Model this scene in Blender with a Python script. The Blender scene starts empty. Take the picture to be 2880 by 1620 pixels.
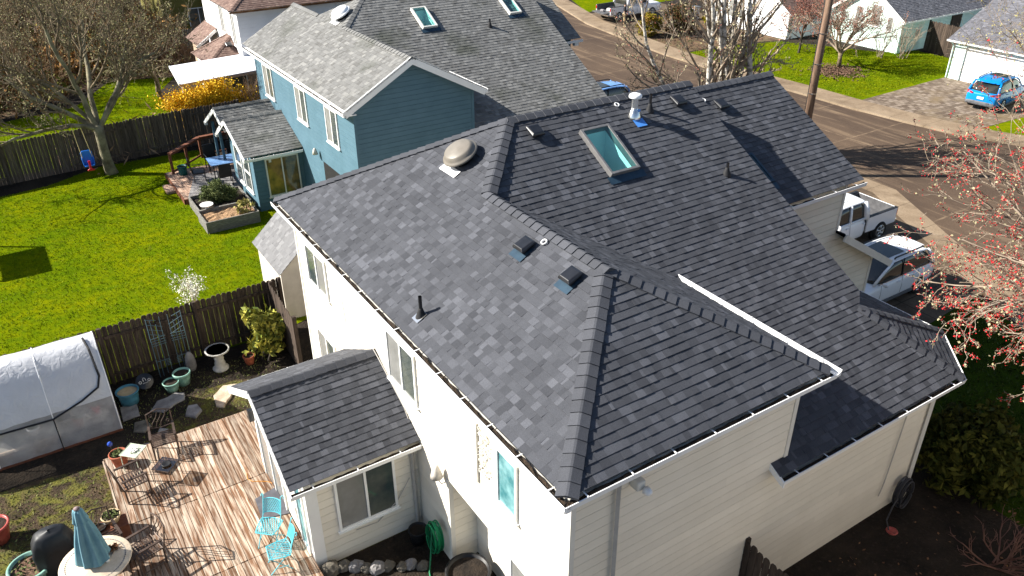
import bpy, math, random
import numpy as np
from mathutils import Vector as V, Matrix
R = math.radians
PI = math.pi
sc = bpy.context.scene
col = sc.collection

# ------------------------------------------------------------------ camera
cd = bpy.data.cameras.new('camera'); cam = bpy.data.objects.new('camera', cd); col.objects.link(cam)
cd.sensor_width = 36; cd.lens = 28.449; cd.clip_start = .1; cd.clip_end = 2000
_r = V((0.84010048, -0.54241974, -0.00346549)); _u = V((0.27229491, 0.41618802, 0.86755001)); _f = V((0.46913396, 0.72977281, -0.49733789))
cam.matrix_world = Matrix(((_r.x, _u.x, -_f.x, -4.9815), (_r.y, _u.y, -_f.y, -6.4348), (_r.z, _u.z, -_f.z, 13.645), (0, 0, 0, 1)))
sc.camera = cam

# ------------------------------------------------------------------ light
SUN_AZ, SUN_EL = 145.8, 35.8           # where the sun stands, counter-clockwise from +x
w = bpy.data.worlds.new('World'); sc.world = w; w.use_nodes = True
nt = w.node_tree; bg = nt.nodes['Background']
sky = nt.nodes.new('ShaderNodeTexSky'); sky.sky_type = 'NISHITA'; sky.sun_disc = False
sky.sun_elevation = R(SUN_EL); sky.sun_rotation = R(90 - SUN_AZ); sky.air_density = 1.0; sky.dust_density = 1.0; sky.ozone_density = 1.0
nt.links.new(sky.outputs[0], bg.inputs[0]); bg.inputs[1].default_value = .062
ld = bpy.data.lights.new('sun', 'SUN'); ld.energy = 5.0; ld.angle = R(.5); ld.color = (1, .95, .86)
sun = bpy.data.objects.new('sun', ld); col.objects.link(sun)
_a, _e = R(SUN_AZ), R(SUN_EL)
sdir = V((math.cos(_e) * math.cos(_a), math.cos(_e) * math.sin(_a), math.sin(_e)))
sun.rotation_euler = (-sdir).to_track_quat('-Z', 'Y').to_euler(); sun.location = sdir * 90
sc.view_settings.view_transform = 'Standard'; sc.view_settings.look = 'None'
sc.view_settings.exposure = 1.32; sc.view_settings.gamma = 1
sc.cycles.max_bounces = 6; sc.cycles.transparent_max_bounces = 8

# ------------------------------------------------------------------ helpers
OFF = {}; LOC = set(); SHIFT = V((0, 0, 0))
def shift(*p):
    'street side ground lies lower than the back yards; each street block is set down here'
    global SHIFT
    SHIFT = V(p) if p else V((0, 0, 0))
def tag(o, label=None, cat=None, group=None, kind=None):
    if label: o['label'] = label
    if cat: o['category'] = cat
    if group: o['group'] = group
    if kind: o['kind'] = kind
    return o
def thing(name, label, cat, loc=(0, 0, 0), rz=0, group=None, local=False):
    o = bpy.data.objects.new(name, None); col.objects.link(o); o.empty_display_size = .3
    loc = V(loc) + SHIFT; o.location = loc; o.rotation_euler = (0, 0, rz)
    OFF[o.name] = V((0, 0, 0)) if local else loc
    if local: LOC.add(o.name)
    return tag(o, label, cat, group)
def dup(o, loc=None, rz=None, label=None, parent=None, scale=None):
    c = o.copy(); col.objects.link(c)
    if parent: c.parent = parent
    if loc is not None: c.location = loc
    if rz is not None: c.rotation_euler = (0, 0, rz)
    if scale is not None: c.scale = (scale,) * 3 if not hasattr(scale, '__len__') else scale
    if label: c['label'] = label
    for ch in list(o.children): dup(ch, parent=c)
    return c
class MB:
    def __init__(s): s.v = []; s.f = []; s.t = []
    def add(s, vs, fs, tone=.5):
        n = len(s.v); s.v += [tuple(p) for p in vs]; s.f += [tuple(i + n for i in f) for f in fs]
        s.t += [tone] * len(fs); return s
    def box(s, c, d, rz=0, tone=.5, tilt=None):
        hx, hy, hz = d[0] / 2, d[1] / 2, d[2] / 2
        ps = [V((x, y, z)) for z in (-hz, hz) for x, y in ((-hx, -hy), (hx, -hy), (hx, hy), (-hx, hy))]
        m = Matrix.Rotation(rz, 3, 'Z')
        if tilt is not None: m = m @ tilt
        c = V(c)
        return s.add([m @ p + c for p in ps], [(3, 2, 1, 0), (4, 5, 6, 7), (0, 1, 5, 4), (1, 2, 6, 5), (2, 3, 7, 6), (3, 0, 4, 7)], tone)
    def b2(s, a, b, tone=.5):
        return s.box([(a[i] + b[i]) / 2 for i in range(3)], [abs(b[i] - a[i]) for i in range(3)], 0, tone)
    def beam(s, a, b, w, h, tone=.5, up=(0, 0, 1)):
        a, b = V(a), V(b); d = (b - a); L = d.length; d.normalize()
        u = V(up); sd = d.cross(u)
        if sd.length < 1e-4: sd = d.cross(V((1, 0, 0)))
        sd.normalize(); u = sd.cross(d)
        ps = []
        for p in (a, b):
            for x, y in ((-1, -1), (1, -1), (1, 1), (-1, 1)): ps.append(p + sd * (x * w / 2) + u * (y * h / 2))
        return s.add(ps, [(0, 1, 2, 3), (7, 6, 5, 4), (0, 4, 5, 1), (1, 5, 6, 2), (2, 6, 7, 3), (3, 7, 4, 0)], tone)
    def tube(s, pts, r, n=6, tone=.5, cap=True):
        pts = [V(p) for p in pts]; k = len(pts)
        rs = r if hasattr(r, '__len__') else [r] * k
        vs = []; ref = None
        for i, p in enumerate(pts):
            d = pts[min(i + 1, k - 1)] - pts[max(i - 1, 0)]
            if d.length < 1e-9: d = V((0, 0, 1))
            d.normalize()
            if ref is None: ref = V((1, 0, 0)) if abs(d.x) < .8 else V((0, 1, 0))
            a = d.cross(ref)
            if a.length < 1e-5: a = d.orthogonal()
            a.normalize(); b = d.cross(a); ref = -b if False else b.cross(d) * -1
            ref = a.cross(d)
            for j in range(n):
                t = 2 * PI * j / n; vs.append(p + (a * math.cos(t) + b * math.sin(t)) * rs[i])
        fs = [(i * n + j, i * n + (j + 1) % n, (i + 1) * n + (j + 1) % n, (i + 1) * n + j) for i in range(k - 1) for j in range(n)]
        if cap: fs += [tuple(range(n))[::-1], tuple((k - 1) * n + j for j in range(n))]
        return s.add(vs, fs, tone)
    def lathe(s, prof, c, n=16, tone=.5, ax=None, squash=(1, 1)):
        c = V(c); vs = []
        m = V((0, 0, 1)).rotation_difference(V(ax)).to_matrix() if ax is not None else Matrix.Identity(3)
        for r, z in prof:
            for j in range(n):
                t = 2 * PI * j / n; vs.append(c + m @ V((r * math.cos(t) * squash[0], r * math.sin(t) * squash[1], z)))
        k = len(prof)
        fs = [(i * n + j, i * n + (j + 1) % n, (i + 1) * n + (j + 1) % n, (i + 1) * n + j) for i in range(k - 1) for j in range(n)]
        if prof[0][0] > 1e-6: fs.append(tuple(range(n))[::-1])
        if prof[-1][0] > 1e-6: fs.append(tuple((k - 1) * n + j for j in range(n)))
        return s.add(vs, fs, tone)
    def prism(s, poly, a, b, tone=.5):
        "poly of 3d points, extruded by the vector a -> offset list"
        n = len(poly); a, b = V(a), V(b)
        vs = [V(p) + a for p in poly] + [V(p) + b for p in poly]
        return s.add(vs, [tuple(range(n))[::-1], tuple(range(n, 2 * n))] + [(i, (i + 1) % n, n + (i + 1) % n, n + i) for i in range(n)], tone)
    def leaf(s, p, size, rnd, tone=None, asp=1.6, up=0.0):
        p = V(p)
        a = V((rnd.gauss(0, 1), rnd.gauss(0, 1), rnd.gauss(0, 1) + up))
        if a.length < 1e-3: a = V((0, 0, 1))
        a.normalize(); b = a.orthogonal(); b.rotate(Matrix.Rotation(rnd.random() * 6.28, 3, a)); b.normalize(); c = a.cross(b)
        b = b * size * .5; c = c * size * asp * .5
        return s.add([p - c, p + b, p + c, p - b], [(0, 1, 2, 3)], rnd.random() if tone is None else tone)
    def build(s, name, mat, parent=None, smooth=False, label=None, world=True):
        me = bpy.data.meshes.new(name)
        va = np.array(s.v, dtype=np.float64).reshape(-1, 3)
        if parent is None or parent.name not in LOC: va = va + np.array(SHIFT)
        if parent is not None: off = OFF.get(parent.name, V((0, 0, 0)))
        else: off = V(((va[:, 0].min() + va[:, 0].max()) / 2, (va[:, 1].min() + va[:, 1].max()) / 2, va[:, 2].min()))
        va = va - np.array(off)
        me.from_pydata(va.tolist(), [], s.f)
        at = me.attributes.new('tone', 'FLOAT', 'FACE'); at.data.foreach_set('value', np.array(s.t, dtype=np.float32))
        if smooth: me.polygons.foreach_set('use_smooth', np.ones(len(me.polygons), dtype=bool))
        me.materials.append(mat); me.update()
        o = bpy.data.objects.new(name, me); col.objects.link(o)
        if parent is not None:
            o.parent = parent; OFF[o.name] = off
            if parent.name in LOC: LOC.add(o.name)
        else: o.location = off; OFF[o.name] = off
        if label: o['label'] = label
        return o
    def solo(s, name, mat, label, cat, group=None, smooth=False):
        return tag(s.build(name, mat, None, smooth), label, cat, group)
def struct(name, mb, mat, smooth=False, kind='structure'): return tag(mb.build(name, mat, None, smooth), kind=kind)
def smod(o, lv=2, t='CATMULL_CLARK'):
    m = o.modifiers.new('sub', 'SUBSURF'); m.levels = lv; m.render_levels = lv; m.subdivision_type = t; return o
def bev(o, w=.02, seg=2):
    m = o.modifiers.new('bev', 'BEVEL'); m.width = w; m.segments = seg; m.limit_method = 'ANGLE'; return o

# ------------------------------------------------------------------ materials
M = {}
def pm(name, c, c2=None, rough=.8, scale=6, detail=5, lo=.35, hi=.65, bump=0, bscale=40, metal=0, tone=0, stretch=(1, 1, 1), spec=.3, emis=None, fine=0, fscale=120, alpha=1, dist=0, trans=0):
    m = bpy.data.materials.new(name); m.use_nodes = True; n = m.node_tree.nodes; l = m.node_tree.links
    b = n['Principled BSDF']; b.inputs['Roughness'].default_value = rough; b.inputs['Metallic'].default_value = metal
    b.inputs['Specular IOR Level'].default_value = spec
    tc = n.new('ShaderNodeTexCoord'); mp = n.new('ShaderNodeMapping'); mp.inputs['Scale'].default_value = stretch
    l.new(tc.outputs['Object'], mp.inputs['Vector'])
    if c2 is None: c2 = tuple(min(1, x * 1.25) for x in c); c = tuple(x * .8 for x in c)
    nz = n.new('ShaderNodeTexNoise'); nz.inputs['Scale'].default_value = scale; nz.inputs['Detail'].default_value = detail; nz.inputs['Distortion'].default_value = dist
    nz.inputs['Roughness'].default_value = .6
    l.new(mp.outputs[0], nz.inputs['Vector'])
    rp = n.new('ShaderNodeValToRGB'); rp.color_ramp.elements[0].position = lo; rp.color_ramp.elements[1].position = hi
    rp.color_ramp.elements[0].color = (*c, 1); rp.color_ramp.elements[1].color = (*c2, 1)
    l.new(nz.outputs['Fac'], rp.inputs[0]); out = rp.outputs[0]
    def mul(out, fac_socket, a, bb):
        mr = n.new('ShaderNodeMapRange'); mr.inputs['To Min'].default_value = a; mr.inputs['To Max'].default_value = bb
        l.new(fac_socket, mr.inputs['Value'])
        mx = n.new('ShaderNodeMix'); mx.data_type = 'RGBA'; mx.blend_type = 'MULTIPLY'; mx.inputs['Factor'].default_value = 1
        l.new(out, mx.inputs[6]); l.new(mr.outputs[0], mx.inputs[7]); return mx.outputs[2]
    if tone:
        at = n.new('ShaderNodeAttribute'); at.attribute_name = 'tone'; out = mul(out, at.outputs['Fac'], 1 - tone, 1 + tone)
    if fine:
        n2 = n.new('ShaderNodeTexNoise'); n2.inputs['Scale'].default_value = fscale; n2.inputs['Detail'].default_value = 2
        l.new(mp.outputs[0], n2.inputs['Vector']); out = mul(out, n2.outputs['Fac'], 1 - fine, 1 + fine)
    l.new(out, b.inputs['Base Color'])
    if bump:
        n3 = n.new('ShaderNodeTexNoise'); n3.inputs['Scale'].default_value = bscale; n3.inputs['Detail'].default_value = 4
        l.new(mp.outputs[0], n3.inputs['Vector'])
        bp = n.new('ShaderNodeBump'); bp.inputs['Strength'].default_value = bump; bp.inputs['Distance'].default_value = .03
        l.new(n3.outputs['Fac'], bp.inputs['Height']); l.new(bp.outputs[0], b.inputs['Normal'])
    if trans: b.inputs['Transmission Weight'].default_value = trans
    if alpha < 1: b.inputs['Alpha'].default_value = alpha
    M[name] = m; return m
def thin_glass(name, tint, refl=.12, rough=.02, see=1.0):
    m = bpy.data.materials.new(name); m.use_nodes = True; n = m.node_tree.nodes; l = m.node_tree.links
    n.remove(n['Principled BSDF']); out = n['Material Output']
    tr = n.new('ShaderNodeBsdfTransparent'); tr.inputs[0].default_value = (*tint, 1)
    gl = n.new('ShaderNodeBsdfGlossy'); gl.inputs['Roughness'].default_value = rough
    fr = n.new('ShaderNodeLayerWeight'); fr.inputs['Blend'].default_value = .25
    ad = n.new('ShaderNodeMath'); ad.operation = 'MULTIPLY_ADD'; ad.inputs[1].default_value = .35; ad.inputs[2].default_value = refl
    l.new(fr.outputs['Facing'], ad.inputs[0]); mx = n.new('ShaderNodeMixShader')
    l.new(ad.outputs[0], mx.inputs[0]); l.new(tr.outputs[0], mx.inputs[1]); l.new(gl.outputs[0], mx.inputs[2]); l.new(mx.outputs[0], out.inputs[0])
    M[name] = m; return m
def shingle(name, dark, mid, light, grit=.25, stain=None):
    m = bpy.data.materials.new(name); m.use_nodes = True; n = m.node_tree.nodes; l = m.node_tree.links
    b = n['Principled BSDF']; b.inputs['Roughness'].default_value = .85; b.inputs['Specular IOR Level'].default_value = .25
    at = n.new('ShaderNodeAttribute'); at.attribute_name = 'tone'
    rp = n.new('ShaderNodeValToRGB'); e = rp.color_ramp.elements
    e[0].position = 0; e[0].color = (*dark, 1); e[1].position = 1; e[1].color = (*light, 1)
    x = rp.color_ramp.elements.new(.5); x.color = (*mid, 1)
    l.new(at.outputs['Fac'], rp.inputs[0]); out = rp.outputs[0]
    tc = n.new('ShaderNodeTexCoord')
    def layer(out, scale, a, bb, detail=2):
        nz = n.new('ShaderNodeTexNoise'); nz.inputs['Scale'].default_value = scale; nz.inputs['Detail'].default_value = detail; nz.inputs['Roughness'].default_value = .7
        l.new(tc.outputs['Object'], nz.inputs['Vector'])
        mr = n.new('ShaderNodeMapRange'); mr.inputs['From Min'].default_value = .3; mr.inputs['From Max'].default_value = .7
        mr.inputs['To Min'].default_value = a; mr.inputs['To Max'].default_value = bb; l.new(nz.outputs['Fac'], mr.inputs['Value'])
        mx = n.new('ShaderNodeMix'); mx.data_type = 'RGBA'; mx.blend_type = 'MULTIPLY'; mx.inputs['Factor'].default_value = 1
        l.new(out, mx.inputs[6]); l.new(mr.outputs[0], mx.inputs[7]); return mx.outputs[2]
    out = layer(out, 95, 1 - grit, 1 + grit); out = layer(out, 1.2, .9, 1.1, 4)
    if stain:
        nz = n.new('ShaderNodeTexNoise'); nz.inputs['Scale'].default_value = .55; nz.inputs['Detail'].default_value = 6
        l.new(tc.outputs['Object'], nz.inputs['Vector'])
        mr = n.new('ShaderNodeMapRange'); mr.inputs['From Min'].default_value = .56; mr.inputs['From Max'].default_value = .72; mr.inputs['To Max'].default_value = .75
        l.new(nz.outputs['Fac'], mr.inputs['Value'])
        mx = n.new('ShaderNodeMix'); mx.data_type = 'RGBA'; l.new(mr.outputs[0], mx.inputs['Factor']); l.new(out, mx.inputs[6]); mx.inputs[7].default_value = (*stain, 1); out = mx.outputs[2]
    l.new(out, b.inputs['Base Color'])
    nz = n.new('ShaderNodeTexNoise'); nz.inputs['Scale'].default_value = 160; l.new(tc.outputs['Object'], nz.inputs['Vector'])
    bp = n.new('ShaderNodeBump'); bp.inputs['Strength'].default_value = .35; bp.inputs['Distance'].default_value = .01
    l.new(nz.outputs['Fac'], bp.inputs['Height']); l.new(bp.outputs[0], b.inputs['Normal'])
    M[name] = m; return m
shingle('charcoal_shingle', (.033, .035, .042), (.056, .059, .069), (.088, .092, .107), .3)
shingle('weathered_shingle', (.095, .093, .088), (.15, .15, .147), (.215, .213, .205), .3, (.06, .065, .05))
shingle('brown_shingle', (.10, .06, .05), (.17, .11, .09), (.23, .16, .13), .3)
shingle('pale_shingle', (.115, .115, .12), (.155, .155, .16), (.195, .195, .20), .15)
shingle('street_shingle', (.07, .07, .08), (.12, .12, .135), (.17, .17, .19), .2)
pm('cream_siding', (.72, .67, .57), (.77, .72, .62), rough=.6, scale=1.3, tone=.075)
pm('blue_siding', (.068, .138, .180), (.082, .158, .205), rough=.7, scale=1.5, tone=.05)
pm('lap_shade_tan', (.27, .245, .20), (.31, .28, .23), rough=.9)  # backing colour that stands for the shade in the cream lap lines
pm('white_siding', (.74, .74, .74), (.8, .8, .8), rough=.6, scale=1, tone=.03)
pm('mint_siding', (.58, .74, .69), (.64, .79, .74), rough=.6, scale=1, tone=.03)
pm('tan_siding', (.36, .27, .19), (.42, .32, .24), rough=.7, scale=1.5, tone=.06)
pm('olive_siding', (.12, .11, .022), (.15, .135, .03), rough=.8, scale=1, tone=.06)
pm('shed_siding', (.5, .45, .39), (.6, .55, .48), rough=.8, scale=2, tone=.08)
pm('white_trim', (.78, .78, .76), (.84, .84, .82), rough=.45, scale=2)
pm('cream_trim', (.62, .60, .55), (.7, .68, .62), rough=.5, scale=2)
pm('gutter_white', (.76, .76, .76), (.82, .82, .82), rough=.4, scale=3)
pm('gutter_debris', (.012, .009, .007), (.05, .033, .02), rough=.95, scale=18, bump=1)
pm('downspout_grey', (.38, .36, .34), (.44, .42, .39), rough=.5)
pm('black_metal', (.010, .011, .014), (.016, .017, .021), rough=.3, spec=.5)
pm('black_rubber', (.018, .018, .02), rough=.7)
pm('galvanised', (.75, .74, .71), (.86, .85, .82), rough=.22, metal=1, scale=9)
pm('taupe_paint', (.155, .14, .118), (.19, .17, .145), rough=.42, scale=4, fine=.08)
pm('white_paint', (.78, .78, .78), (.85, .85, .85), rough=.4)
pm('blue_film', (.06, .22, .60), (.08, .26, .68), rough=.35)
pm('navy_flashing', (.018, .04, .065), (.026, .055, .085), rough=.45, metal=.2)
pm('skylight_frame', (.17, .165, .165), (.22, .215, .21), rough=.42, metal=.35)
pm('shaft_paint', (.80, .84, .80), (.84, .88, .84), rough=.7)
thin_glass('skylight_glass', (.55, .90, .90), .05)
thin_glass('clear_glass', (.75, .8, .8), .1)
thin_glass('table_glass', (.55, .5, .42), .08)
def dark_glass(name, c, rough=.04, c2=None, scale=1.2): return pm(name, c, c2, rough=rough, spec=.8, scale=scale)
dark_glass('window_glass', (.035, .05, .055), c2=(.11, .12, .10))
dark_glass('blind_glass', (.18, .18, .17), rough=.12, c2=(.26, .26, .25))
dark_glass('warm_glass', (.06, .055, .03), c2=(.30, .19, .05), scale=2.2)
dark_glass('teal_glass', (.05, .18, .2), c2=(.22, .42, .44), scale=3)
dark_glass('car_glass', (.012, .014, .014), c2=(.04, .04, .03))
pm('white_car_paint', (.74, .75, .77), (.76, .77, .79), rough=.22, spec=.6)
pm('blue_car_paint', (.0, .20, .56), (.0, .22, .6), rough=.2, spec=.6)
pm('pale_blue_car_paint', (.12, .26, .55), (.14, .29, .6), rough=.2, spec=.6)
pm('grey_plastic', (.10, .105, .115), rough=.5)
pm('tyre', (.012, .012, .012), rough=.8)
pm('alloy', (.5, .5, .5), (.6, .6, .6), rough=.3, metal=.8)
pm('red_lens', (.45, .01, .012), (.5, .02, .02), rough=.15, spec=.7)
pm('chrome', (.7, .7, .7), rough=.12, metal=1)
pm('bed_liner', (.07, .07, .075), (.11, .11, .115), rough=.6, scale=5)
pm('plate_white', (.7, .7, .68), rough=.4)
pm('fence_wood', (.030, .021, .016), (.078, .056, .042), rough=.9, scale=3, stretch=(6, 6, .6), tone=.3, fine=.2, fscale=14)
pm('old_fence_wood', (.058, .044, .034), (.130, .104, .082), rough=.9, scale=3, stretch=(6, 6, .6), tone=.25, fine=.2, fscale=14)
pm('red_wood', (.12, .042, .022), (.20, .075, .04), rough=.85, scale=4, stretch=(3, 3, 3), tone=.2)
pm('deck_wood', (.14, .070, .036), (.43, .35, .275), rough=.85, scale=2.3, detail=10, lo=.42, hi=.62, stretch=(8, .48, 3), tone=.30, fine=.3, fscale=5, dist=.4, bump=.3, bscale=8)
pm('pink_deck_wood', (.24, .14, .095), (.44, .31, .23), rough=.85, scale=3, stretch=(7, .7, 3), tone=.2)
pm('grey_wood', (.10, .095, .085), (.22, .21, .19), rough=.9, scale=4, stretch=(1.5, 1.5, 8), tone=.15)
pm('soil', (.012, .009, .007), (.04, .028, .019), rough=1, scale=3, detail=8, bump=1, bscale=22)
pm('mulch', (.06, .032, .02), (.20, .12, .08), rough=1, scale=12, detail=6, bump=1, bscale=30)
pm('straw', (.16, .09, .05), (.42, .27, .15), rough=1, scale=10, detail=6, bump=1, bscale=30)
pm('bark', (.095, .068, .042), (.25, .195, .125), rough=.95, scale=5, detail=6, bump=.8, bscale=30)
pm('mossy_bark', (.095, .076, .052), (.29, .26, .17), rough=.95, scale=2.2, detail=6, bump=.8, bscale=30)
pm('dark_bark', (.03, .024, .02), (.08, .065, .05), rough=.95, scale=5, bump=.8, bscale=30)
pm('birch_bark', (.17, .15, .12), (.62, .58, .52), rough=.85, scale=3.5, detail=8, lo=.42, hi=.55, bump=.4, stretch=(1, 1, 1.6))
pm('twig_pale', (.19, .145, .105), (.36, .29, .22), rough=.9, scale=4)
pm('twig_brown', (.14, .082, .045), (.32, .21, .125), rough=.9, scale=3)
pm('twig_red', (.10, .045, .035), (.17, .095, .07), rough=.9, scale=3)
pm('lichen', (.15, .14, .062), (.34, .31, .16), rough=1, scale=3, tone=.35)
pm('lichen_pale', (.24, .21, .11), (.40, .36, .22), rough=1, scale=3, tone=.25)
pm('red_bud', (.36, .008, .014), (.52, .025, .03), rough=.8, scale=4, tone=.3)
pm('pink_bud', (.20, .065, .045), (.32, .125, .09), rough=.9, scale=4, tone=.3)
pm('white_blossom', (.74, .73, .62), (.86, .85, .76), rough=.8, tone=.12)
pm('yellow_blossom', (.62, .36, .008), (.80, .54, .02), rough=.8, scale=3, tone=.3)
def leafm(name, a, b, tone=.4, scale=2): return pm(name, a, b, rough=.75, scale=scale, tone=tone, spec=.08)
leafm('variegated_leaf', (.10, .14, .018), (.52, .46, .09), .35, 3)
leafm('rosemary_leaf', (.06, .085, .028), (.16, .18, .07))
leafm('hedge_leaf', (.13, .16, .012), (.34, .20, .02), .35, 1.5)
leafm('dark_shrub_leaf', (.014, .02, .006), (.05, .045, .012), .5, 2)
leafm('shade_leaf', (.055, .085, .02), (.19, .19, .045), .45, 1.6)
leafm('yellow_leaf', (.30, .26, .08), (.45, .42, .16), .3)
leafm('brown_leaf', (.12, .055, .028), (.26, .14, .07), .4, 2)
leafm('undergrowth', (.085, .042, .018), (.34, .18, .055), .5, .6)
leafm('undergrowth_green', (.045, .055, .014), (.19, .18, .045), .5, .6)
pm('iron_bronze', (.055, .036, .028), (.10, .07, .055), rough=.5, metal=.3)
pm('turquoise', (.10, .46, .54), (.13, .52, .60), rough=.45, scale=3)
pm('pale_green_metal', (.50, .56, .44), (.58, .63, .51), rough=.5)
pm('powder_blue_metal', (.07, .125, .15), (.10, .165, .19), rough=.5)
pm('umbrella_cloth', (.11, .235, .29), (.16, .30, .355), rough=.9, scale=3, tone=.12)
pm('umbrella_cap', (.20, .15, .15), rough=.9)
pm('stone_top', (.52, .42, .31), (.66, .56, .43), rough=.6, scale=4, fine=.15, fscale=30)
pm('black_cover', (.012, .013, .015), (.022, .024, .028), rough=.5, scale=3)
pm('terracotta', (.30, .075, .035), (.40, .12, .065), rough=.75, scale=6)
pm('red_glaze', (.32, .06, .05), (.42, .10, .08), rough=.35)
pm('green_glaze', (.17, .33, .27), (.25, .42, .35), rough=.3, scale=5)
pm('blue_glaze', (.045, .17, .25), (.07, .22, .31), rough=.35, scale=5)
pm('tan_glaze', (.42, .31, .17), (.55, .43, .26), rough=.6)
pm('black_plastic', (.012, .012, .013), rough=.45)
pm('teal_plastic', (.01, .10, .10), rough=.5)
pm('blue_plastic', (.01, .15, .62), (.015, .18, .70), rough=.35)
pm('red_plastic', (.62, .02, .03), rough=.4)
pm('rope', (.5, .42, .2), rough=.9)
pm('concrete_cast', (.42, .40, .36), (.56, .53, .48), rough=.9, scale=10, bump=.5)
pm('grey_stone', (.15, .14, .14), (.27, .26, .255), rough=.9, scale=4, bump=.6)
pm('tan_stone', (.36, .27, .19), (.58, .47, .36), rough=.9, scale=4, bump=.6)
pm('rock', (.07, .062, .05), (.18, .16, .13), rough=.95, scale=3, bump=.8, bscale=14)
pm('hose_green', (.005, .16, .06), (.01, .22, .09), rough=.4)
pm('hose_dark', (.05, .05, .055), rough=.5)
pm('lamp_shade', (.50, .47, .42), rough=.5)
pm('mat_grey', (.07, .07, .08), (.10, .10, .115), rough=.95)
pm('globe_blue', (.01, .03, .30), (.04, .12, .5), rough=.05, scale=20, spec=.8)
pm('cord_orange', (.55, .22, .02), rough=.5)
pm('skin', (.45, .28, .2), rough=.6)
pm('jacket_black', (.012, .013, .017), (.02, .021, .027), rough=.8)
pm('shirt_grey', (.20, .19, .17), rough=.9)
pm('khaki', (.42, .29, .15), (.48, .34, .19), rough=.9)
pm('boot', (.20, .11, .05), rough=.8)
pm('paper', (.75, .75, .73), rough=.8)
pm('pole_wood', (.10, .062, .042), (.24, .155, .105), rough=.9, scale=3, stretch=(5, 5, .5), detail=6)
pm('wire_black', (.02, .02, .02), rough=.6)
pm('patio_roof', (.80, .80, .84), (.82, .82, .86), rough=.5, scale=2)
pm('bin_grey', (.35, .33, .34), rough=.6)
pm('pale_ornament', (.70, .69, .66), (.78, .77, .74), rough=.7)
# ------------------------------------------------------------------ building helpers
def clip(poly, axis, val, keep_gt):
    out = []; n = len(poly)
    for i in range(n):
        a, b = poly[i], poly[(i + 1) % n]
        ia = (a[axis] >= val) if keep_gt else (a[axis] <= val)
        ib = (b[axis] >= val) if keep_gt else (b[axis] <= val)
        if ia: out.append(a)
        if ia != ib:
            t = (val - a[axis]) / (b[axis] - a[axis])
            out.append((a[0] + (b[0] - a[0]) * t, a[1] + (b[1] - a[1]) * t))
    return out
def courses(mb, poly, expo, wmin, wmax, thick, tooth, tones, seed, out=None, v0=None, hole=None, base=0.0, lap=0.0, back=None):
    """lay shingle or board courses over a planar polygon"""
    rnd = random.Random(seed)
    P = [V(p) for p in poly]; n = V((0, 0, 0))
    for i in range(len(P)): n += (P[i] - P[0]).cross(P[(i + 1) % len(P)] - P[0])
    n.normalize()
    if (out is not None and n.dot(V(out)) < 0) or (out is None and n.z < 0): n = -n
    v = (V((0, 0, 1)) - n * n.z).normalized(); u = v.cross(n); o = P[0]
    q = [((p - o).dot(u), (p - o).dot(v)) for p in P]
    vmin, vmax = min(a[1] for a in q), max(a[1] for a in q)
    vk = vmin if v0 is None else vmin - ((v.dot(o) + vmin - v0) % expo)
    if hole: hl = [((V(h) - o).dot(u), (V(h) - o).dot(v)) for h in hole]; hu0, hu1 = min(a[0] for a in hl), max(a[0] for a in hl); hv0, hv1 = min(a[1] for a in hl), max(a[1] for a in hl)
    while vk < vmax - 1e-4:
        band = clip(clip(q, 1, vk, True), 1, vk + expo - lap, False)
        if len(band) >= 3:
            a0, a1 = min(a[0] for a in band), max(a[0] for a in band)
            uu = a0 - rnd.random() * wmax
            while uu < a1:
                wd = rnd.uniform(wmin, wmax)
                if rnd.random() < .12 and tooth: wd = wmin * .6
                tab = clip(clip(band, 0, uu, True), 0, uu + wd, False); u0 = uu; uu += wd
                if len(tab) < 3: continue
                cu = sum(a[0] for a in tab) / len(tab); cv = sum(a[1] for a in tab) / len(tab)
                if hole and hu0 < cu < hu1 and hv0 < cv < hv1: continue
                tt = thick + (rnd.random() < .45) * tooth
                sk = (rnd.random() - .5) * tooth * .6
                top = [o + u * a + v * b + n * (base + tt * (1 - (b - vk) / expo) + sk * (1 - (b - vk) / expo)) for a, b in tab]
                bot = [o + u * a + v * b + n * (base - .012) for a, b in tab]; k = len(tab)
                fs = [tuple(range(k))]
                for i in range(k):
                    j = (i + 1) % k
                    if not lap and min(tab[i][1], tab[j][1]) > vk + expo - 1e-5: continue
                    fs.append((i, k + i, k + j, j))
                mb.add(top + bot, fs, tones(rnd))
        vk += expo
    if lap and back is not None: back.add([p - n * .012 for p in P], [tuple(range(len(P)))])
    return n
def shingle_tone(r):
    x = r.random()
    if x < .56: return r.uniform(.38, .58)
    if x < .78: return r.uniform(.12, .34)
    return r.uniform(.64, 1.0)
def roof(parent, poly, mat, seed, name='roof_slope', hole=None, expo=.146, label=None, thick=.009, tooth=.006):
    mb = MB(); courses(mb, poly, expo, .09, .22, thick, tooth, shingle_tone, seed, hole=hole)
    return mb.build(name, mat, parent, label=label)
def siding(parent, polys, mat, seed, out, name='wall', expo=.2, label=None):
    mb = MB(); bk = MB()
    for i, p in enumerate(polys): courses(mb, p, expo, 2.4, 4.2, .006, 0, lambda r: r.uniform(.2, .8), seed + i, out=out, v0=0.0, lap=.0135, back=bk)
    o = mb.build(name, mat, parent, label=label); bk.build('lap_backing', M['lap_shade_tan'] if mat.name == 'cream_siding' else mat, o); return o  # cream gaps get a darker backing, so its colour draws the lap shadows
def vsiding(parent, polys, mat, seed, out, name='wall', w=.2):
    mb = MB()
    for p in polys: courses(mb, p, 9.0, w, w + .001, .012, .006, lambda r: r.uniform(.2, .8), seed, out=out, v0=-.5)
    return mb.build(name, mat, parent)
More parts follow.
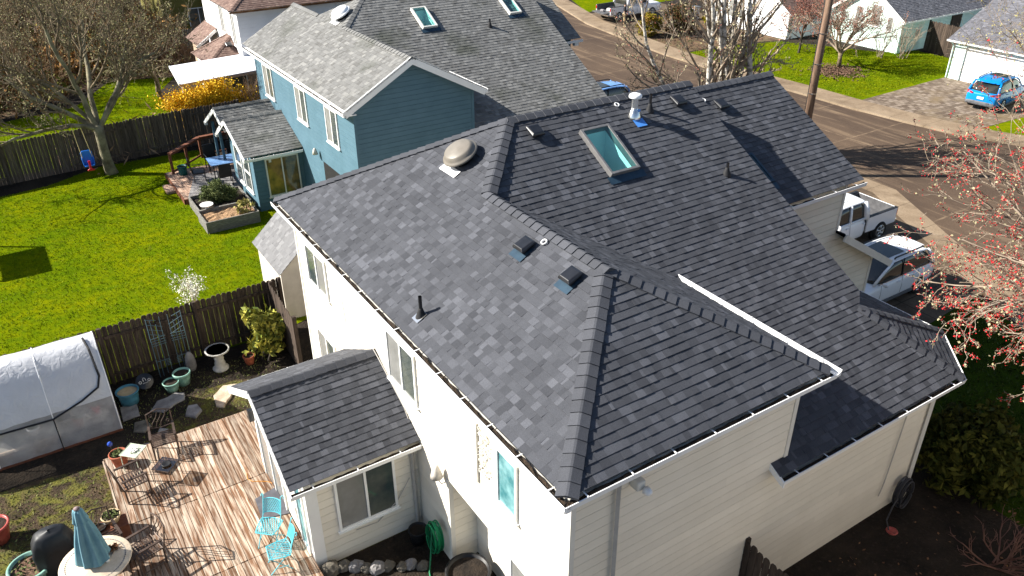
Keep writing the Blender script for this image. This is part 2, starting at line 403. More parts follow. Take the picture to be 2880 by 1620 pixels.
def caps(parent, a, b, n1, n2, mat, seed, w=.15, expo=.22, name='ridge_cap'):
    a, b = V(a), V(b); n1, n2 = V(n1).normalized(), V(n2).normalized(); d = (b - a); L = d.length; d.normalize()
    s1 = d.cross(n1); s1 = -s1 if s1.dot(n2) > 0 else s1
    s2 = d.cross(n2); s2 = -s2 if s2.dot(n1) > 0 else s2
    nb = (n1 + n2).normalized(); mb = MB(); rnd = random.Random(seed); k = max(1, int(L / expo)); e = L / k
    for i in range(k):
        p0 = a + d * (i * e + rnd.uniform(-.008, .008)); p1 = a + d * ((i + 1) * e + .03); jw = w + rnd.uniform(-.006, .006)
        r0, r1 = .046, .024
        vs = []
        for p, r in ((p0, r0), (p1, r1)):
            vs += [p + s1 * jw + n1 * r, p + s1 * .02 + nb * (r + .008), p + s2 * .02 + nb * (r + .008), p + s2 * jw + n2 * r]
        for p in (p0, p1): vs += [p + s1 * jw - n1 * .01, p - nb * .01, p + s2 * jw - n2 * .01]
        fs = [(0, 1, 5, 4), (1, 2, 6, 5), (2, 3, 7, 6), (0, 8, 9, 1), (1, 9, 2), (2, 9, 10, 3), (0, 4, 11, 8), (3, 10, 13, 7)]
        mb.add(vs, fs, rnd.uniform(.35, .68))
    return mb.build(name, mat, parent)
def gutter(parent, a, b, inward, mat=None, debris=True, ends=True, hang=.78):
    a, b = V(a), V(b); i = V(inward).normalized(); z = V((0, 0, 1)); d = (b - a).normalized(); L = (b - a).length
    prof = [(0, 0), (.018, -.11), (.10, -.115), (.125, -.09), (.112, -.09), (.092, -.10), (.03, -.098), (.016, 0)]
    mb = MB(); vs = [p + i * x + z * y for p in (a, b) for x, y in prof]; n = len(prof)
    mb.add(vs, [(k, (k + 1) % n, n + (k + 1) % n, n + k) for k in range(n)])
    if ends:
        for p in (a, b): mb.add([p + i * x + z * y for x, y in ((0, 0), (.018, -.11), (.10, -.115), (.125, -.09))], [(0, 1, 2, 3)])
    g = mb.build('gutter', mat or M['gutter_white'], parent)
    k = max(1, int(L / hang))
    for q in range(k):
        p = a + d * (L * (q + .5) / k); MB().beam(p + i * .002 + z * .006, p + i * .16 + z * .012, .022, .008).build('gutter_hanger', M['gutter_white'], g)
    if debris:
        mb = MB(); rnd = random.Random(int(L * 100)); k = max(2, int(L / .12))
        vs = []
        for q in range(k + 1):
            p = a + d * (L * q / k)
            vs += [p + i * .022 + z * (-.05 + rnd.uniform(-.015, .02)), p + i * .06 + z * (-.035 + rnd.uniform(-.02, .03)), p + i * .108 + z * (-.03 + rnd.uniform(-.02, .02))]
        mb.add(vs, [f for q in range(k) for f in ((3 * q, 3 * q + 1, 3 * q + 4, 3 * q + 3), (3 * q + 1, 3 * q + 2, 3 * q + 5, 3 * q + 4))])
        mb.build('gutter_debris', M['gutter_debris'], g)
    return g
def window(parent, c, u, n, w, h, glass='window_glass', frame=None, panes=2, fw=.055, depth=.05, glass2=None, horiz=False, label=None, sill=True):
    """c = centre on the wall plane, u = along, n = outward"""
    c, u, n = V(c), V(u).normalized(), V(n).normalized(); z = V((0, 0, 1)); frame = frame or M['white_trim']
    mb = MB(); hw, hh = w / 2, h / 2
    for s in (-1, 1):
        mb.beam(c + u * (s * (hw - fw / 2)) - z * hh + n * (depth / 2), c + u * (s * (hw - fw / 2)) + z * hh + n * (depth / 2), fw, depth, up=n)
        mb.beam(c - u * (hw - fw) + z * (s * (hh - fw / 2)) + n * (depth / 2), c + u * (hw - fw) + z * (s * (hh - fw / 2)) + n * (depth / 2), fw, depth, up=n)
    if sill: mb.beam(c - u * (hw + .04) - z * (hh + .02) + n * .04, c + u * (hw + .04) - z * (hh + .02) + n * .04, .04, .08, up=n)
    for k in range(1, panes):
        t = -hw + w * k / panes
        if horiz: mb.beam(c - u * (hw - fw) + z * (-hh + h * k / panes) + n * (depth / 2 - .004), c + u * (hw - fw) + z * (-hh + h * k / panes) + n * (depth / 2 - .004), .05, depth, up=n)
        else: mb.beam(c + u * t - z * (hh - fw) + n * (depth / 2 - .004), c + u * t + z * (hh - fw) + n * (depth / 2 - .004), .05, depth, up=n)
    f = mb.build('window', frame, parent, label=label)
    for k in range(panes):
        if horiz: lo, hi = -hh + h * k / panes + .022, -hh + h * (k + 1) / panes - .022; q = [c + u * a + z * b + n * .02 for a, b in ((-hw + fw, lo), (hw - fw, lo), (hw - fw, hi), (-hw + fw, hi))]
        else: lo, hi = -hw + w * k / panes + .022, -hw + w * (k + 1) / panes - .022; q = [c + u * a + z * b + n * (.02 + .006 * (k % 2)) for a, b in ((lo, -hh + .03), (hi, -hh + .03), (hi, hh - .03), (lo, hh - .03))]
        if (q[1] - q[0]).cross(q[2] - q[0]).dot(n) < 0: q = q[::-1]
        MB().add(q, [(0, 1, 2, 3)]).build('pane', M[glass2] if (glass2 and k % 2) else M[glass], f)
    return f
def board(parent, a, b, w, h, mat, name='trim_board', up=(0, 0, 1)): return MB().beam(a, b, w, h, up=up).build(name, mat, parent)
def roof_vent(parent, p, n, up, flash=True, label=None, s=.84):
    """low box vent: hood, base flange"""
    p, n, v = V(p), V(n).normalized(), V(up).normalized(); u = v.cross(n)
    def q(a, b, h): return p + u * a * s + v * b * s + n * h
    mb = MB(); hs = .20
    ring = lambda k, h, bz: [q(-k, -k, h), q(k, -k, h), q(k, k, h - bz), q(-k, k, h - bz)]
    vs = ring(.15, .025, 0) + ring(.15, .07, 0) + ring(hs, .075, 0) + ring(hs, .125, .025) + ring(.15, .165, .03)
    fs = []
    for L in range(4): fs += [(4 * L + i, 4 * L + (i + 1) % 4, 4 * L + 4 + (i + 1) % 4, 4 * L + 4 + i) for i in range(4)]
    fs.append((16, 17, 18, 19))
    h = mb.add(vs, fs).build('roof_vent', M['black_metal'], parent, label=label); bev(h, .02, 3)
    f = MB(); f.add([q(-.22, -.36, .024), q(.24, -.36, .024), q(.24, .05, .03), q(-.22, .05, .03)], [(0, 1, 2, 3)])
    if flash: f.build('flange', M['navy_flashing'], h)
    return h
def vent_pipe(parent, p, h, mat='black_metal', r=.035, n=None, flange=None):
    p = V(p); mb = MB(); mb.tube([p - V((0, 0, .06)), p + V((0, 0, h))], r, 12, cap=False)
    mb.tube([p + V((0, 0, h)), p + V((0, 0, h - .1))], r * .78, 12, cap=False)
    mb.lathe([(r, h - .002), (r * .78, h - .002)], p, 12)
    o = mb.build('vent_pipe', M[mat], parent, True)
    MB().lathe([(.13, -.10), (.10, .0), (.06, .10), (.045, .16), (.036, .17)], p, 14).build('boot', M['black_rubber'], o, True)
    if flange is not None and n is not None:
        n = V(n).normalized(); v = (V((0, 0, 1)) - n * n.z).normalized(); u = v.cross(n)
        q = lambda a, b: p + u * a + v * b + n * .026
        MB().add([q(-.11, -.15), q(.11, -.15), q(.11, .1), q(-.11, .1)], [(0, 1, 2, 3)]).build('flange', M[flange], o)
    return o
def skylight(parent, o, u, v, n, w, h, t=.13, shaft=1.3, mat='skylight_frame', glass='skylight_glass', label=None):
    """o = low left corner on the roof plane"""
    o, u, v, n = V(o), V(u).normalized(), V(v).normalized(), V(n).normalized(); P = lambda a, b, c: o + u * a + v * b + n * c
    mb = MB(); f = .065
    for a0, a1, b0, b1 in ((0, f, 0, h), (w - f, w, 0, h), (f, w - f, 0, f), (f, w - f, h - f, h)):
        vs = [P(a, b, c) for c in (-.05, t) for a, b in ((a0, b0), (a1, b0), (a1, b1), (a0, b1))]
        mb.add(vs, [(3, 2, 1, 0), (4, 5, 6, 7), (0, 1, 5, 4), (1, 2, 6, 5), (2, 3, 7, 6), (3, 0, 4, 7)])
    fr = mb.build('skylight', M[mat], parent, label=label); bev(fr, .008, 2)
    MB().add([P(f, f, t - .02), P(w - f, f, t - .02), P(w - f, h - f, t - .02), P(f, h - f, t - .02)], [(0, 1, 2, 3)]).build('pane', M[glass], fr)
    q = [P(f, f, -.03), P(w - f, f, -.03), P(w - f, h - f, -.03), P(f, h - f, -.03)]; z = V((0, 0, -shaft)); lo = [x + z for x in q]
    MB().add(q + lo, [(0, 1, 5, 4), (1, 2, 6, 5), (2, 3, 7, 6), (3, 0, 4, 7), (4, 5, 6, 7)]).build('light_shaft', M['shaft_paint'], fr)
    MB().add([P(-.1, -.2, .028), P(w + .1, -.2, .028), P(w + .1, 0, .04), P(-.1, 0, .04)], [(0, 1, 2, 3)]).build('flashing', M['navy_flashing'], fr)
    return fr
def turbine(parent, p, n, up, mat, label=None, flange='white_paint', r=.41):
    p, n, v = V(p), V(n).normalized(), V(up).normalized(); u = v.cross(n)
    o = MB().lathe([(r * .58, .03), (r * .58, .14), (r * .98, .15), (r * 1.02, .17), (r, .195), (r * .93, .21), (r * .86, .245), (r * .80, .30), (r * .70, .325), (0, .345)], p, 40, ax=n).build('exhaust_fan', M[mat], parent, True, label=label)
    MB().lathe([(r * .6, 0), (r * .56, .15)], p, 28, ax=n).build('collar', M['black_metal'], o, True)
    q = lambda a, b: p + u * a + v * b + n * .028
    MB().add([q(-.33, -.5), q(.33, -.5), q(.33, -.30), q(-.33, -.30)], [(0, 1, 2, 3)]).build('flange', M[flange], o)
    return o
NL, NN, NM, NW = (-.56, 0, 1), (0, -.56, 1), (0, -.559, 1), (.56, 0, 1)
# ------------------------------------------------------------------ the cream house with the charcoal roof
H = thing('house', 'large cream two-storey house with a new charcoal shingle roof, nearest the camera', 'house', (.45, .42, 0))
SH, CR = M['charcoal_shingle'], M['cream_siding']
lz = lambda x, y: (x, y, 5.5 + .56 * x)
hz = lambda x, y: (x, y, 5.5 + .56 * y)
wz = lambda x, y: (x, y, 5.5 + .56 * (5.775 - x))
mz = lambda x, y: (x, y, 3.32 + .559 * y)
fz = lambda x, y: (x, y, 2.418 + .559 * y)
roof(H, [lz(.1, .1), lz(2.8875, 2.8875), lz(2.8875, 6.70), lz(4.39, 8.3), lz(.1, 12.42)], SH, 1)
roof(H, [hz(.1, .1), hz(5.675, .1), hz(2.8875, 2.8875)], SH, 2)
roof(H, [wz(5.675, .1), wz(5.675, 4.05), wz(2.8875, 6.78), wz(2.8875, 2.8875)], SH, 3)
SK0 = mz(5.83, 6.38); 
mainpoly = [mz(5.3, .45), mz(5.0, .45), mz(5.0, .17), mz(10.62, .17), mz(9.5, 2.13), mz(9.84, 2.42), mz(9.84, 8.3), mz(4.39, 8.3), mz(2.8875, 6.72), mz(5.64, 4.02), mz(5.3, 4.02)]
roof(H, mainpoly, SH, 4, hole=[mz(5.86, 6.42), mz(6.62, 6.42), mz(6.62, 7.56), mz(5.86, 7.56)])
roof(H, [fz(9.6, 5.38), fz(13.75, 5.38), fz(13.75, 9.02), fz(9.6, 9.02)], SH, 5, hole=[fz(10.14, 6.03), fz(10.78, 6.03), fz(10.78, 6.78), fz(10.14, 6.78)])
farz = lambda x, y: (x, y, 7.96 - .586 * (y - 8.3)); ffz = lambda x, y: (x, y, 7.46 - .559 * (y - 9.02))
roof(H, [farz(.1, 12.45), farz(4.39, 8.3), farz(9.84, 8.3), farz(9.84, 12.45)], SH, 6, expo=.3)
roof(H, [ffz(9.6, 12.6), ffz(9.6, 9.02), ffz(13.75, 9.02), ffz(13.75, 12.6)], SH, 7, expo=.3)
pa, pe1, pe2 = (9.5, 2.13, 4.51), (10.66, .15, 3.37), (11.98, 1.5, 3.37)
roof(H, [pe1, pe2, pa], SH, 8); roof(H, [pe2, (11.98, 5.6, 3.37), (9.5, 5.6, 4.51), pa], SH, 9)
roof(H, [(16.0, 5.36, 2.36), (16.0, 12.6, 2.36), (13.42, 12.6, 3.9), (13.42, 5.36, 3.9)], SH, 10, expo=.25)
# ridge and hip caps
caps(H, lz(.12, .12), lz(2.8875, 2.8875), NL, NN, SH, 1, w=.16)
caps(H, wz(5.66, .12), (2.9, 2.88, 7.115), NN, NW, SH, 2)
caps(H, (2.8875, 2.75, 7.117), (2.8875, 6.72, 7.117), NL, NW, SH, 3)
caps(H, (2.9, 6.68, 7.12), (4.39, 8.3, 7.96), NL, NM, SH, 4, w=.17)
caps(H, (.12, 12.38, 5.57), (4.39, 8.3, 7.96), NL, (0, .586, 1), SH, 5)
caps(H, (4.36, 8.3, 7.96), (9.84, 8.3, 7.96), NM, (0, .586, 1), SH, 6, expo=.235, w=.17)
caps(H, (13.75, 9.02, 7.46), (9.84, 9.02, 7.46), NM, (0, .559, 1), SH, 7, expo=.235, w=.17)
caps(H, pe1, pa, NM, V(V(pe2) - V(pe1)).cross(V(pa) - V(pe1)), SH, 8)
caps(H, pe2, pa, V(V(pe2) - V(pe1)).cross(V(pa) - V(pe1)), (.46, 0, 1), SH, 9, w=.13)
# walls
siding(H, [[(1.06, .42, 0), (10.25, .42, 0), (10.25, .42, 3.4), (5.35, .42, 3.4), (1.06, .42, 3.4)], [(.45, .42, 2.4), (1.06, .42, 2.4), (1.06, .42, 3.4), (.45, .42, 3.4)], [(.45, .42, 3.4), (5.35, .42, 3.4), (5.35, .42, 5.6), (.45, .42, 5.6)]], CR, 20, (0, -1, 0))
siding(H, [[(.45, .42, 2.4), (.45, 12.2, 2.4), (.45, 12.2, 5.62), (.45, .42, 5.62)], [(.45, 4.36, 0), (.45, 12.2, 0), (.45, 12.2, 2.4), (.45, 4.36, 2.4)]], CR, 23, (-1, 0, 0))
siding(H, [[(1.06, .42, 0), (1.06, 4.36, 0), (1.06, 4.36, 2.4), (1.06, .42, 2.4)]], CR, 26, (-1, 0, 0))
siding(H, [[(.45, 4.36, 0), (1.06, 4.36, 0), (1.06, 4.36, 2.4), (.45, 4.36, 2.4)]], CR, 27, (0, -1, 0))
MB().b2((.45, .42, 2.36), (1.06, 4.36, 2.42)).build('soffit', M['cream_trim'], H)
siding(H, [[(.45, 12.2, 0), (9.8, 12.2, 0), (9.8, 12.2, 5.6), (.45, 12.2, 5.6)]], CR, 28, (0, 1, 0), expo=.6)
siding(H, [[(5.35, .42, 3.3), (5.35, 4.2, 3.3), (5.35, 4.2, 5.7), (5.35, .42, 5.7)]], CR, 29, (1, 0, 0))
siding(H, [[(9.8, 5.6, 5.4), (9.8, 9.0, 7.3), (9.8, 8.3, 7.93), (9.8, 2.42, 4.64), (9.8, 2.42, 4.0), (9.8, 5.6, 4.0)], [(9.8, 8.3, 7.9), (9.8, 9.0, 7.2), (9.8, 12.2, 5.6)]], CR, 30, (1, 0, 0))
siding(H, [[(9.6, 5.67, 2.0), (13.43, 5.67, 2.0), (13.43, 5.67, 5.42), (9.6, 5.67, 5.42)], [(13.43, 5.67, -.8), (15.44, 5.67, -.8), (15.44, 5.67, 2.62), (13.43, 5.67, 3.82)]], CR, 32, (0, -1, 0))
siding(H, [[(13.43, 5.67, 3.6), (13.43, 12.3, 3.6), (13.43, 12.3, 5.5), (13.43, 5.67, 5.5)], [(15.44, 5.67, -.8), (15.44, 12.3, -.8), (15.44, 12.3, 2.7), (15.44, 5.67, 2.7)], [(10.25, .42, 0), (11.6, 1.75, 0), (11.6, 1.75, 3.4), (10.25, .42, 3.4)], [(11.6, 1.75, 0), (11.6, 5.67, 0), (11.6, 5.67, 3.4), (11.6, 1.75, 3.4)]], CR, 34, (1, -.1, 0), expo=.4)
# a gable end on the front section
MB().add([(13.43, 5.67, 5.5), (13.43, 12.3, 5.5), (13.43, 9.02, 7.4)], [(0, 1, 2)]).build('gable_wall', CR, H)
# corner boards
CT = M['cream_trim']
for x, y, z0, z1 in ((.45, .42, 2.38, 5.5), (10.25, .42, 0, 3.36), (.45, 4.36, 0, 2.36), (.45, 12.2, 0, 5.5), (5.35, .42, 3.42, 5.44), (13.43, 5.67, 3.9, 5.36), (15.44, 5.67, -.8, 2.6)):
    MB().b2((x - .022, y - .022, z0), (x + .075, y + .075, z1)).build('corner_board', CT, H)
# gutters
gutter(H, (.0, .0, 5.5), (.0, 12.45, 5.5), (1, 0, 0)); gutter(H, (0, 0, 5.5), (5.775, 0, 5.5), (0, 1, 0)); gutter(H, (5.82, -.02, 5.575), (5.82, 4.02, 5.575), (-1, 0, 0), debris=False)
gutter(H, (5.0, .07, 3.36), (10.70, .07, 3.36), (0, 1, 0)); gutter(H, (10.72, .09, 3.35), (12.05, 1.45, 3.35), (-.7, .7, 0), debris=False); gutter(H, (12.06, 1.47, 3.35), (12.06, 5.6, 3.35), (-1, 0, 0), debris=False)
gutter(H, (9.6, 5.28, 5.37), (13.78, 5.28, 5.37), (0, 1, 0)); gutter(H, (16.1, 5.36, 2.33), (16.1, 12.6, 2.33), (-1, 0, 0), debris=False)
MB().prism([(4.98, .45, 3.56), (4.98, .06, 3.35), (4.98, .06, 3.23), (4.98, .45, 3.42)], (0, 0, 0), (.04, 0, 0)).build('barge_board', M['white_trim'], H)
board(H, (13.40, 5.33, 3.80), (15.98, 5.33, 2.27), .045, .20, M['cream_trim'], 'barge_board')
for q in (((.15, .2, 5.38), (.15, 12.3, 5.38)), ((.2, .15, 5.38), (5.6, .15, 5.38))): board(H, q[0], q[1], .02, .12, CT, 'fascia')
MB().b2((.12, .12, 5.36), (.45, 12.3, 5.39)).build('soffit', CT, H); MB().b2((.45, .12, 5.36), (5.6, .42, 5.39)).build('soffit', CT, H); MB().b2((5.1, .2, 3.22), (10.5, .42, 3.25)).build('soffit', CT, H)
# downspouts
ds = lambda pts, r=.035, mat='downspout_grey': MB().tube(pts, r, 4).build('downspout', M[mat], H)
ds([(1.28, .06, 5.40), (1.28, .32, 5.15), (1.28, .34, 4.9), (1.34, .34, 0)], .045); ds([(10.15, .14, 3.25), (10.17, .36, 3.0), (10.17, .36, .05)], .05, 'cream_trim')
MB().tube([(9.25, .36, 3.2), (9.24, .37, 2.4), (9.16, .37, 1.0), (9.08, .37, .62)], .014, 5).build('cable', M['downspout_grey'], H)
lb = MB().b2((1.55, .22, 4.80), (1.72, .42, 4.98)).build('flood_light', M['cream_trim'], H); bev(lb, .03)
MB().lathe([(.0, 0), (.075, .02), (.055, .12), (0, .14)], (1.68, .2, 4.83), 12, ax=(0, -1, .1)).build('lamp_head', M['white_paint'], lb, True)
# windows
X, Yv = (0, 1, 0), (-1, 0, 0)
window(H, (.45, 10.85, 4.13), X, Yv, 1.32, 1.1, 'blind_glass', glass2='window_glass')
window(H, (.45, 10.85, 1.7), X, Yv, 1.2, 1.1, 'window_glass', glass2='blind_glass')
window(H, (.45, 6.16, 4.05), X, Yv, 1.3, 1.26, 'window_glass', glass2='blind_glass')
window(H, (.45, 2.16, 4.02), X, Yv, .64, 1.26, 'teal_glass', panes=1)
window(H, (1.06, 2.35, .72), X, Yv, 1.35, .9, 'blind_glass')
mb = MB(); rnd = random.Random(5)
mb.b2((.40, 3.12, 3.3), (.435, 3.165, 4.66))
for i in range(130):
    y = rnd.uniform(2.72, 3.1); z = rnd.uniform(3.6, 4.62); a = rnd.uniform(0, 6.28); l_ = rnd.uniform(.02, .07)
    mb.beam((.425, y, z), (.425, y + l_ * math.cos(a), z + l_ * math.sin(a)), .014, .02, up=(1, 0, 0))
mb.build('lattice_panel', M['cream_trim'], H)
# wall lamp at the recess corner
wl = MB().lathe([(.13, 0), (.10, .12), (.06, .26), (.035, .30), (0, .31)], (.28, 4.55, 2.40), 16).build('wall_lamp', M['lamp_shade'], H, True)
MB().tube([(.45, 4.44, 2.28), (.34, 4.46, 2.26), (.29, 4.54, 2.34), (.29, 4.55, 2.42)], .012, 6).build('arm', M['galvanised'], wl)
# roof fittings
turbine(H, lz(3.20, 8.22), NL, (1, 0, .56), 'taupe_paint', label='beige domed attic fan on a white flange')
UL, UM = (1, 0, .56), (0, 1, .559)
roof_vent(H, lz(2.44, 4.62), NL, UL); roof_vent(H, lz(2.45, 3.20), NL, UL)
for x, y in ((4.78, 7.82), (9.02, 7.80)): roof_vent(H, mz(x, y), NM, UM, False)
roof_vent(H, fz(11.15, 8.35), NM, UM, False)
vent_pipe(H, lz(.48, 5.17), .42, n=NL, flange='galvanised'); vent_pipe(H, mz(8.10, 7.76), .40, r=.036); vent_pipe(H, mz(8.82, 5.75), .28, r=.036)
skylight(H, mz(5.83, 6.38), (1, 0, 0), UM, NM, .82, 1.38, label='open-looking long skylight with a grey frame')
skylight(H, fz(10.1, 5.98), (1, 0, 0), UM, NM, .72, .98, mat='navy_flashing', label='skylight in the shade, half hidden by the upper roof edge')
c0 = V(mz(7.55, 7.68))
ch = MB().lathe([(.075, 0.13), (.075, 0.432), (.078, 0.432), (.078, 0.461), (.15, 0.468), (.155, 0.482), (.155, 0.511), (.15, 0.518), (.15, 0.533), (.12, 0.554), (.06, 0.572), (0, 0.576)], c0, 24).build('flue', M['white_paint'], H, True)
MB().lathe([(.17, -0.043), (.165, 0.014), (.10, 0.18), (.08, 0.194), (.082, 0.216)], c0, 24).build('flashing_cone', M['galvanised'], ch, True)
q = lambda a, b, h=.028: c0 + V((1, 0, 0)) * a + V(UM).normalized() * b + V(NM).normalized() * h
MB().add([q(-.13, -.34), q(.17, -.34), q(.17, -.1), q(-.13, -.1)], [(0, 1, 2, 3)]).build('flange', M['blue_film'], ch)
MB().add([c0 + V((.02, -.115, .14)), c0 + V((.11, -.09, .14)), c0 + V((.105, -.08, .20)), c0 + V((.02, -.098, .20))], [(0, 1, 2, 3)]).build('film_patch', M['blue_film'], ch)
for p, n in ((lz(2.68, 4.36), NL), (mz(7.3, 8.06), NM), (fz(10.75, 8.6), NM)):
    pp = V(p) + V(n).normalized() * .045; nn = V(n).normalized(); a = nn.orthogonal().normalized(); b = nn.cross(a)
    MB().tube([pp + a * (.055 * math.cos(t)) + b * (.055 * math.sin(t)) for t in [i * PI / 6 for i in range(13)]], .014, 6, cap=False).build('anchor_ring', M['white_paint'], H, True)
# sunroom at the back
sx, sy = -2.02, 5.78
siding(H, [[(sx, sy, 0), (.45, sy, 0), (.45, sy, 2.6), (sx, sy, 2.6)]], CR, 40, (0, -1, 0), label='shaded sunroom wall with a wide window')
siding(H, [[(sx, sy, 0), (sx, 9.3, 0), (sx, 9.3, 2.6), (sx, 7.55, 3.55), (sx, sy, 2.6)]], CR, 41, (-1, 0, 0)); siding(H, [[(sx, 9.3, 0), (.45, 9.3, 0), (.45, 9.3, 2.6), (sx, 9.3, 2.6)]], CR, 42, (0, 1, 0))
rs = lambda x, y: (x, y, 2.5 + .56 * (y - 5.45)); rf = lambda x, y: (x, y, 2.5 + .56 * (9.65 - y))
roof(H, [rs(-2.36, 5.55), rs(.44, 5.55), rs(.44, 7.55), rs(-2.36, 7.55)], SH, 43); roof(H, [rf(-2.36, 9.55), rf(.44, 9.55), rf(.44, 7.55), rf(-2.36, 7.55)], SH, 44)
caps(H, (-2.36, 7.55, 3.676), (.43, 7.55, 3.676), NN, (0, .56, 1), SH, 45, w=.15)
gutter(H, (-2.38, 5.45, 2.5), (.42, 5.45, 2.5), (0, 1, 0)); gutter(H, (-2.38, 9.65, 2.5), (.42, 9.65, 2.5), (0, -1, 0))
for s in (1, -1): board(H, (-2.37, 7.55, 3.6), (-2.37, 7.55 - s * 2.08, 3.6 - 1.165), .03, .15, M['white_trim'], 'barge_board')
MB().b2((sx - .025, sy - .025, 0), (sx + .22, sy + .14, 2.48)).build('corner_board', M['white_trim'], H)
ds([(.18, 5.52, 2.38), (.30, 5.70, 2.2), (.32, 5.72, .1)], .045)
window(H, (-.775, sy, 1.52), (1, 0, 0), (0, -1, 0), 1.34, 1.42, 'blind_glass', glass2='window_glass', label='wide two-pane sunroom window')
window(H, (sx, 6.25, 1.3), X, Yv, .5, 2.1, 'teal_glass', panes=1); window(H, (sx, 8.2, 1.2), X, Yv, 1.5, 2.1, 'blind_glass', panes=2)
wl = MB().b2((sx - .14, 9.1, 1.75), (sx, 9.22, 2.05)).build('porch_lamp', M['black_metal'], H)
MB().tube([(.2, 5.72, 1.5), (-.1, 5.74, 1.0), (-.6, 5.75, .62), (-1.1, 5.75, .66)], .01, 5).build('cable', M['downspout_grey'], H)
MB().tube([(.38, 7.9, 3.9), (.40, 7.3, 3.6), (.42, 6.2, 3.0), (.40, 5.7, 2.5)], .01, 5).build('cable', M['downspout_grey'], H)
MB().tube([(.40, 9.2, 4.2), (.40, 9.1, 3.55), (.38, 8.5, 3.75), (.40, 7.8, 3.72)], .009, 5).build('cable', M['downspout_grey'], H)

# ------------------------------------------------------------------ the blue house
B = thing('house', 'blue two-storey house with white trim and a weathered grey shingle roof', 'house', (4.75, 18.4, 0))
WS, BL = M['weathered_shingle'], M['blue_siding']
bx, by = 4.32, 18.07
lb_ = lambda x, y: (x, y, 5.5 + .56 * (x - bx)); wb = lambda x, y: (x, y, 6.97 - .53 * (x - 6.88)); mb_ = lambda x, y: (x, y, 6.95 + .56 * (y - 23.71)); fb = lambda x, y: (x, y, 6.02 + .56 * (y - 23.71)); nb_ = lambda x, y: (x, y, 7.70 - .56 * (y - 25.1))
roof(B, [lb_(bx + .08, by), lb_(6.88, by), lb_(6.88, 23.71), lb_(8.25, 25.1), lb_(6.88, 26.5), lb_(6.88, 29.4), lb_(bx + .08, 29.4)], M['weathered_shingle'], 50)
roof(B, [wb(6.88, by), wb(9.68, by), wb(9.68, 21.0), wb(6.88, 23.71)], WS, 51)
roof(B, [mb_(9.0, 18.2), mb_(15.72, 18.2), mb_(15.72, 25.05), mb_(8.25, 25.05), mb_(6.88, 23.71), mb_(9.6, 21.1), mb_(9.0, 21.0)], WS, 52, hole=[mb_(9.88, 23.12), mb_(10.46, 23.12), mb_(10.46, 24.1), mb_(9.88, 24.1)])
roof(B, [nb_(8.25, 25.1), nb_(15.72, 25.1), nb_(15.72, 29.4), nb_(5.2, 29.4), nb_(6.88, 26.5)], WS, 53, expo=.3)
roof(B, [fb(15.5, 22.66), fb(17.4, 22.66), fb(17.4, 26.4), fb(15.5, 26.4)], WS, 54)
caps(B, (6.88, by, 6.94), (6.88, 23.75, 6.94), NL, (.53, 0, 1), WS, 55); caps(B, (6.88, 23.71, 6.95), (8.25, 25.1, 7.70), NL, NM, WS, 56); caps(B, (6.88, 29.4, 6.94), (6.88, 26.5, 6.94), NL, (.53, 0, 1), WS, 57)
caps(B, (8.25, 25.1, 7.72), (15.72, 25.1, 7.72), NN, (0, .56, 1), WS, 58)
siding(B, [[(4.75, 18.4, 0), (9.36, 18.4, 0), (9.36, 18.4, 5.5), (6.88, 18.4, 6.85), (4.75, 18.4, 5.7)]], BL, 60, (0, -1, 0), expo=.17)
siding(B, [[(4.75, 18.4, 0), (4.75, 29.2, 0), (4.75, 29.2, 5.72), (4.75, 18.4, 5.72)]], BL, 61, (-1, 0, 0), expo=.17)
siding(B, [[(9.36, 18.4, 0), (9.36, 22, 0), (9.36, 22, 5.5), (9.36, 18.4, 5.5)], [(15.4, 18.6, 0), (15.4, 25.1, 0), (15.4, 25.1, 7.5), (15.4, 18.6, 3.9)], [(17.1, 23, 0), (17.1, 26.4, 0), (17.1, 26.4, 5.5), (17.1, 23, 5.5)]], BL, 62, (1, 0, 0), expo=.3)
siding(B, [[(9.36, 18.6, 0), (15.4, 18.6, 0), (15.4, 18.6, 3.95), (9.36, 18.6, 3.95)], [(15.4, 23, 0), (17.1, 23, 0), (17.1, 23, 5.4), (15.4, 23, 5.4)]], BL, 65, (0, -1, 0), expo=.3)
for x, y in ((4.75, 18.4), (9.36 - .06, 18.4)): MB().b2((x - .02, y - .02, 0), (x + .08, y + .08, 5.4)).build('corner_board', BL, B)
WT = M['white_trim']
board(B, (bx, by + .02, 5.42), (6.88, by + .02, 6.86), .04, .24, WT, 'barge_board'); board(B, (6.88, by + .021, 6.86), (9.70, by + .021, 5.36), .04, .24, WT, 'barge_board')
gutter(B, (bx - .06, by, 5.47), (bx - .06, 29.4, 5.47), (1, 0, 0)); gutter(B, (9.80, by, 5.46), (9.80, 20.9, 5.46), (-1, 0, 0))
gutter(B, (9.0, 18.1, 3.80), (15.8, 18.1, 3.80), (0, 1, 0)); gutter(B, (15.5, 22.55, 5.38), (17.45, 22.55, 5.38), (0, 1, 0))
MB().b2((bx + .1, 18.1, 5.36), (4.75, 29.3, 5.39)).build('soffit', WT, B)
board(B, (15.95, 18.25, 3.72), (16.9, 18.25, 3.3), .04, .2, WT, 'barge_board')
MB().b2((17.1, 22.7, 5.1), (17.32, 22.86, 5.3)).build('gutter_elbow', WT, B)
for yc in (27.5, 23.6, 20.5): window(B, (4.75, yc, 4.3), X, Yv, 1.12, 1.36, 'window_glass', glass2='blind_glass')
turbine(B, lb_(7.22, 24.72), NL, UL, 'white_paint', label='white domed attic fan', r=.42)
skylight(B, mb_(9.85, 23.08), (1, 0, 0), UM, NM, .66, 1.2, mat='cream_trim'); skylight(B, mb_(14.0, 23.2), (1, 0, 0), UM, NM, .6, 1.0, mat='cream_trim', shaft=.3)
vent_pipe(B, mb_(12.78, 22.8), .3, r=.04)
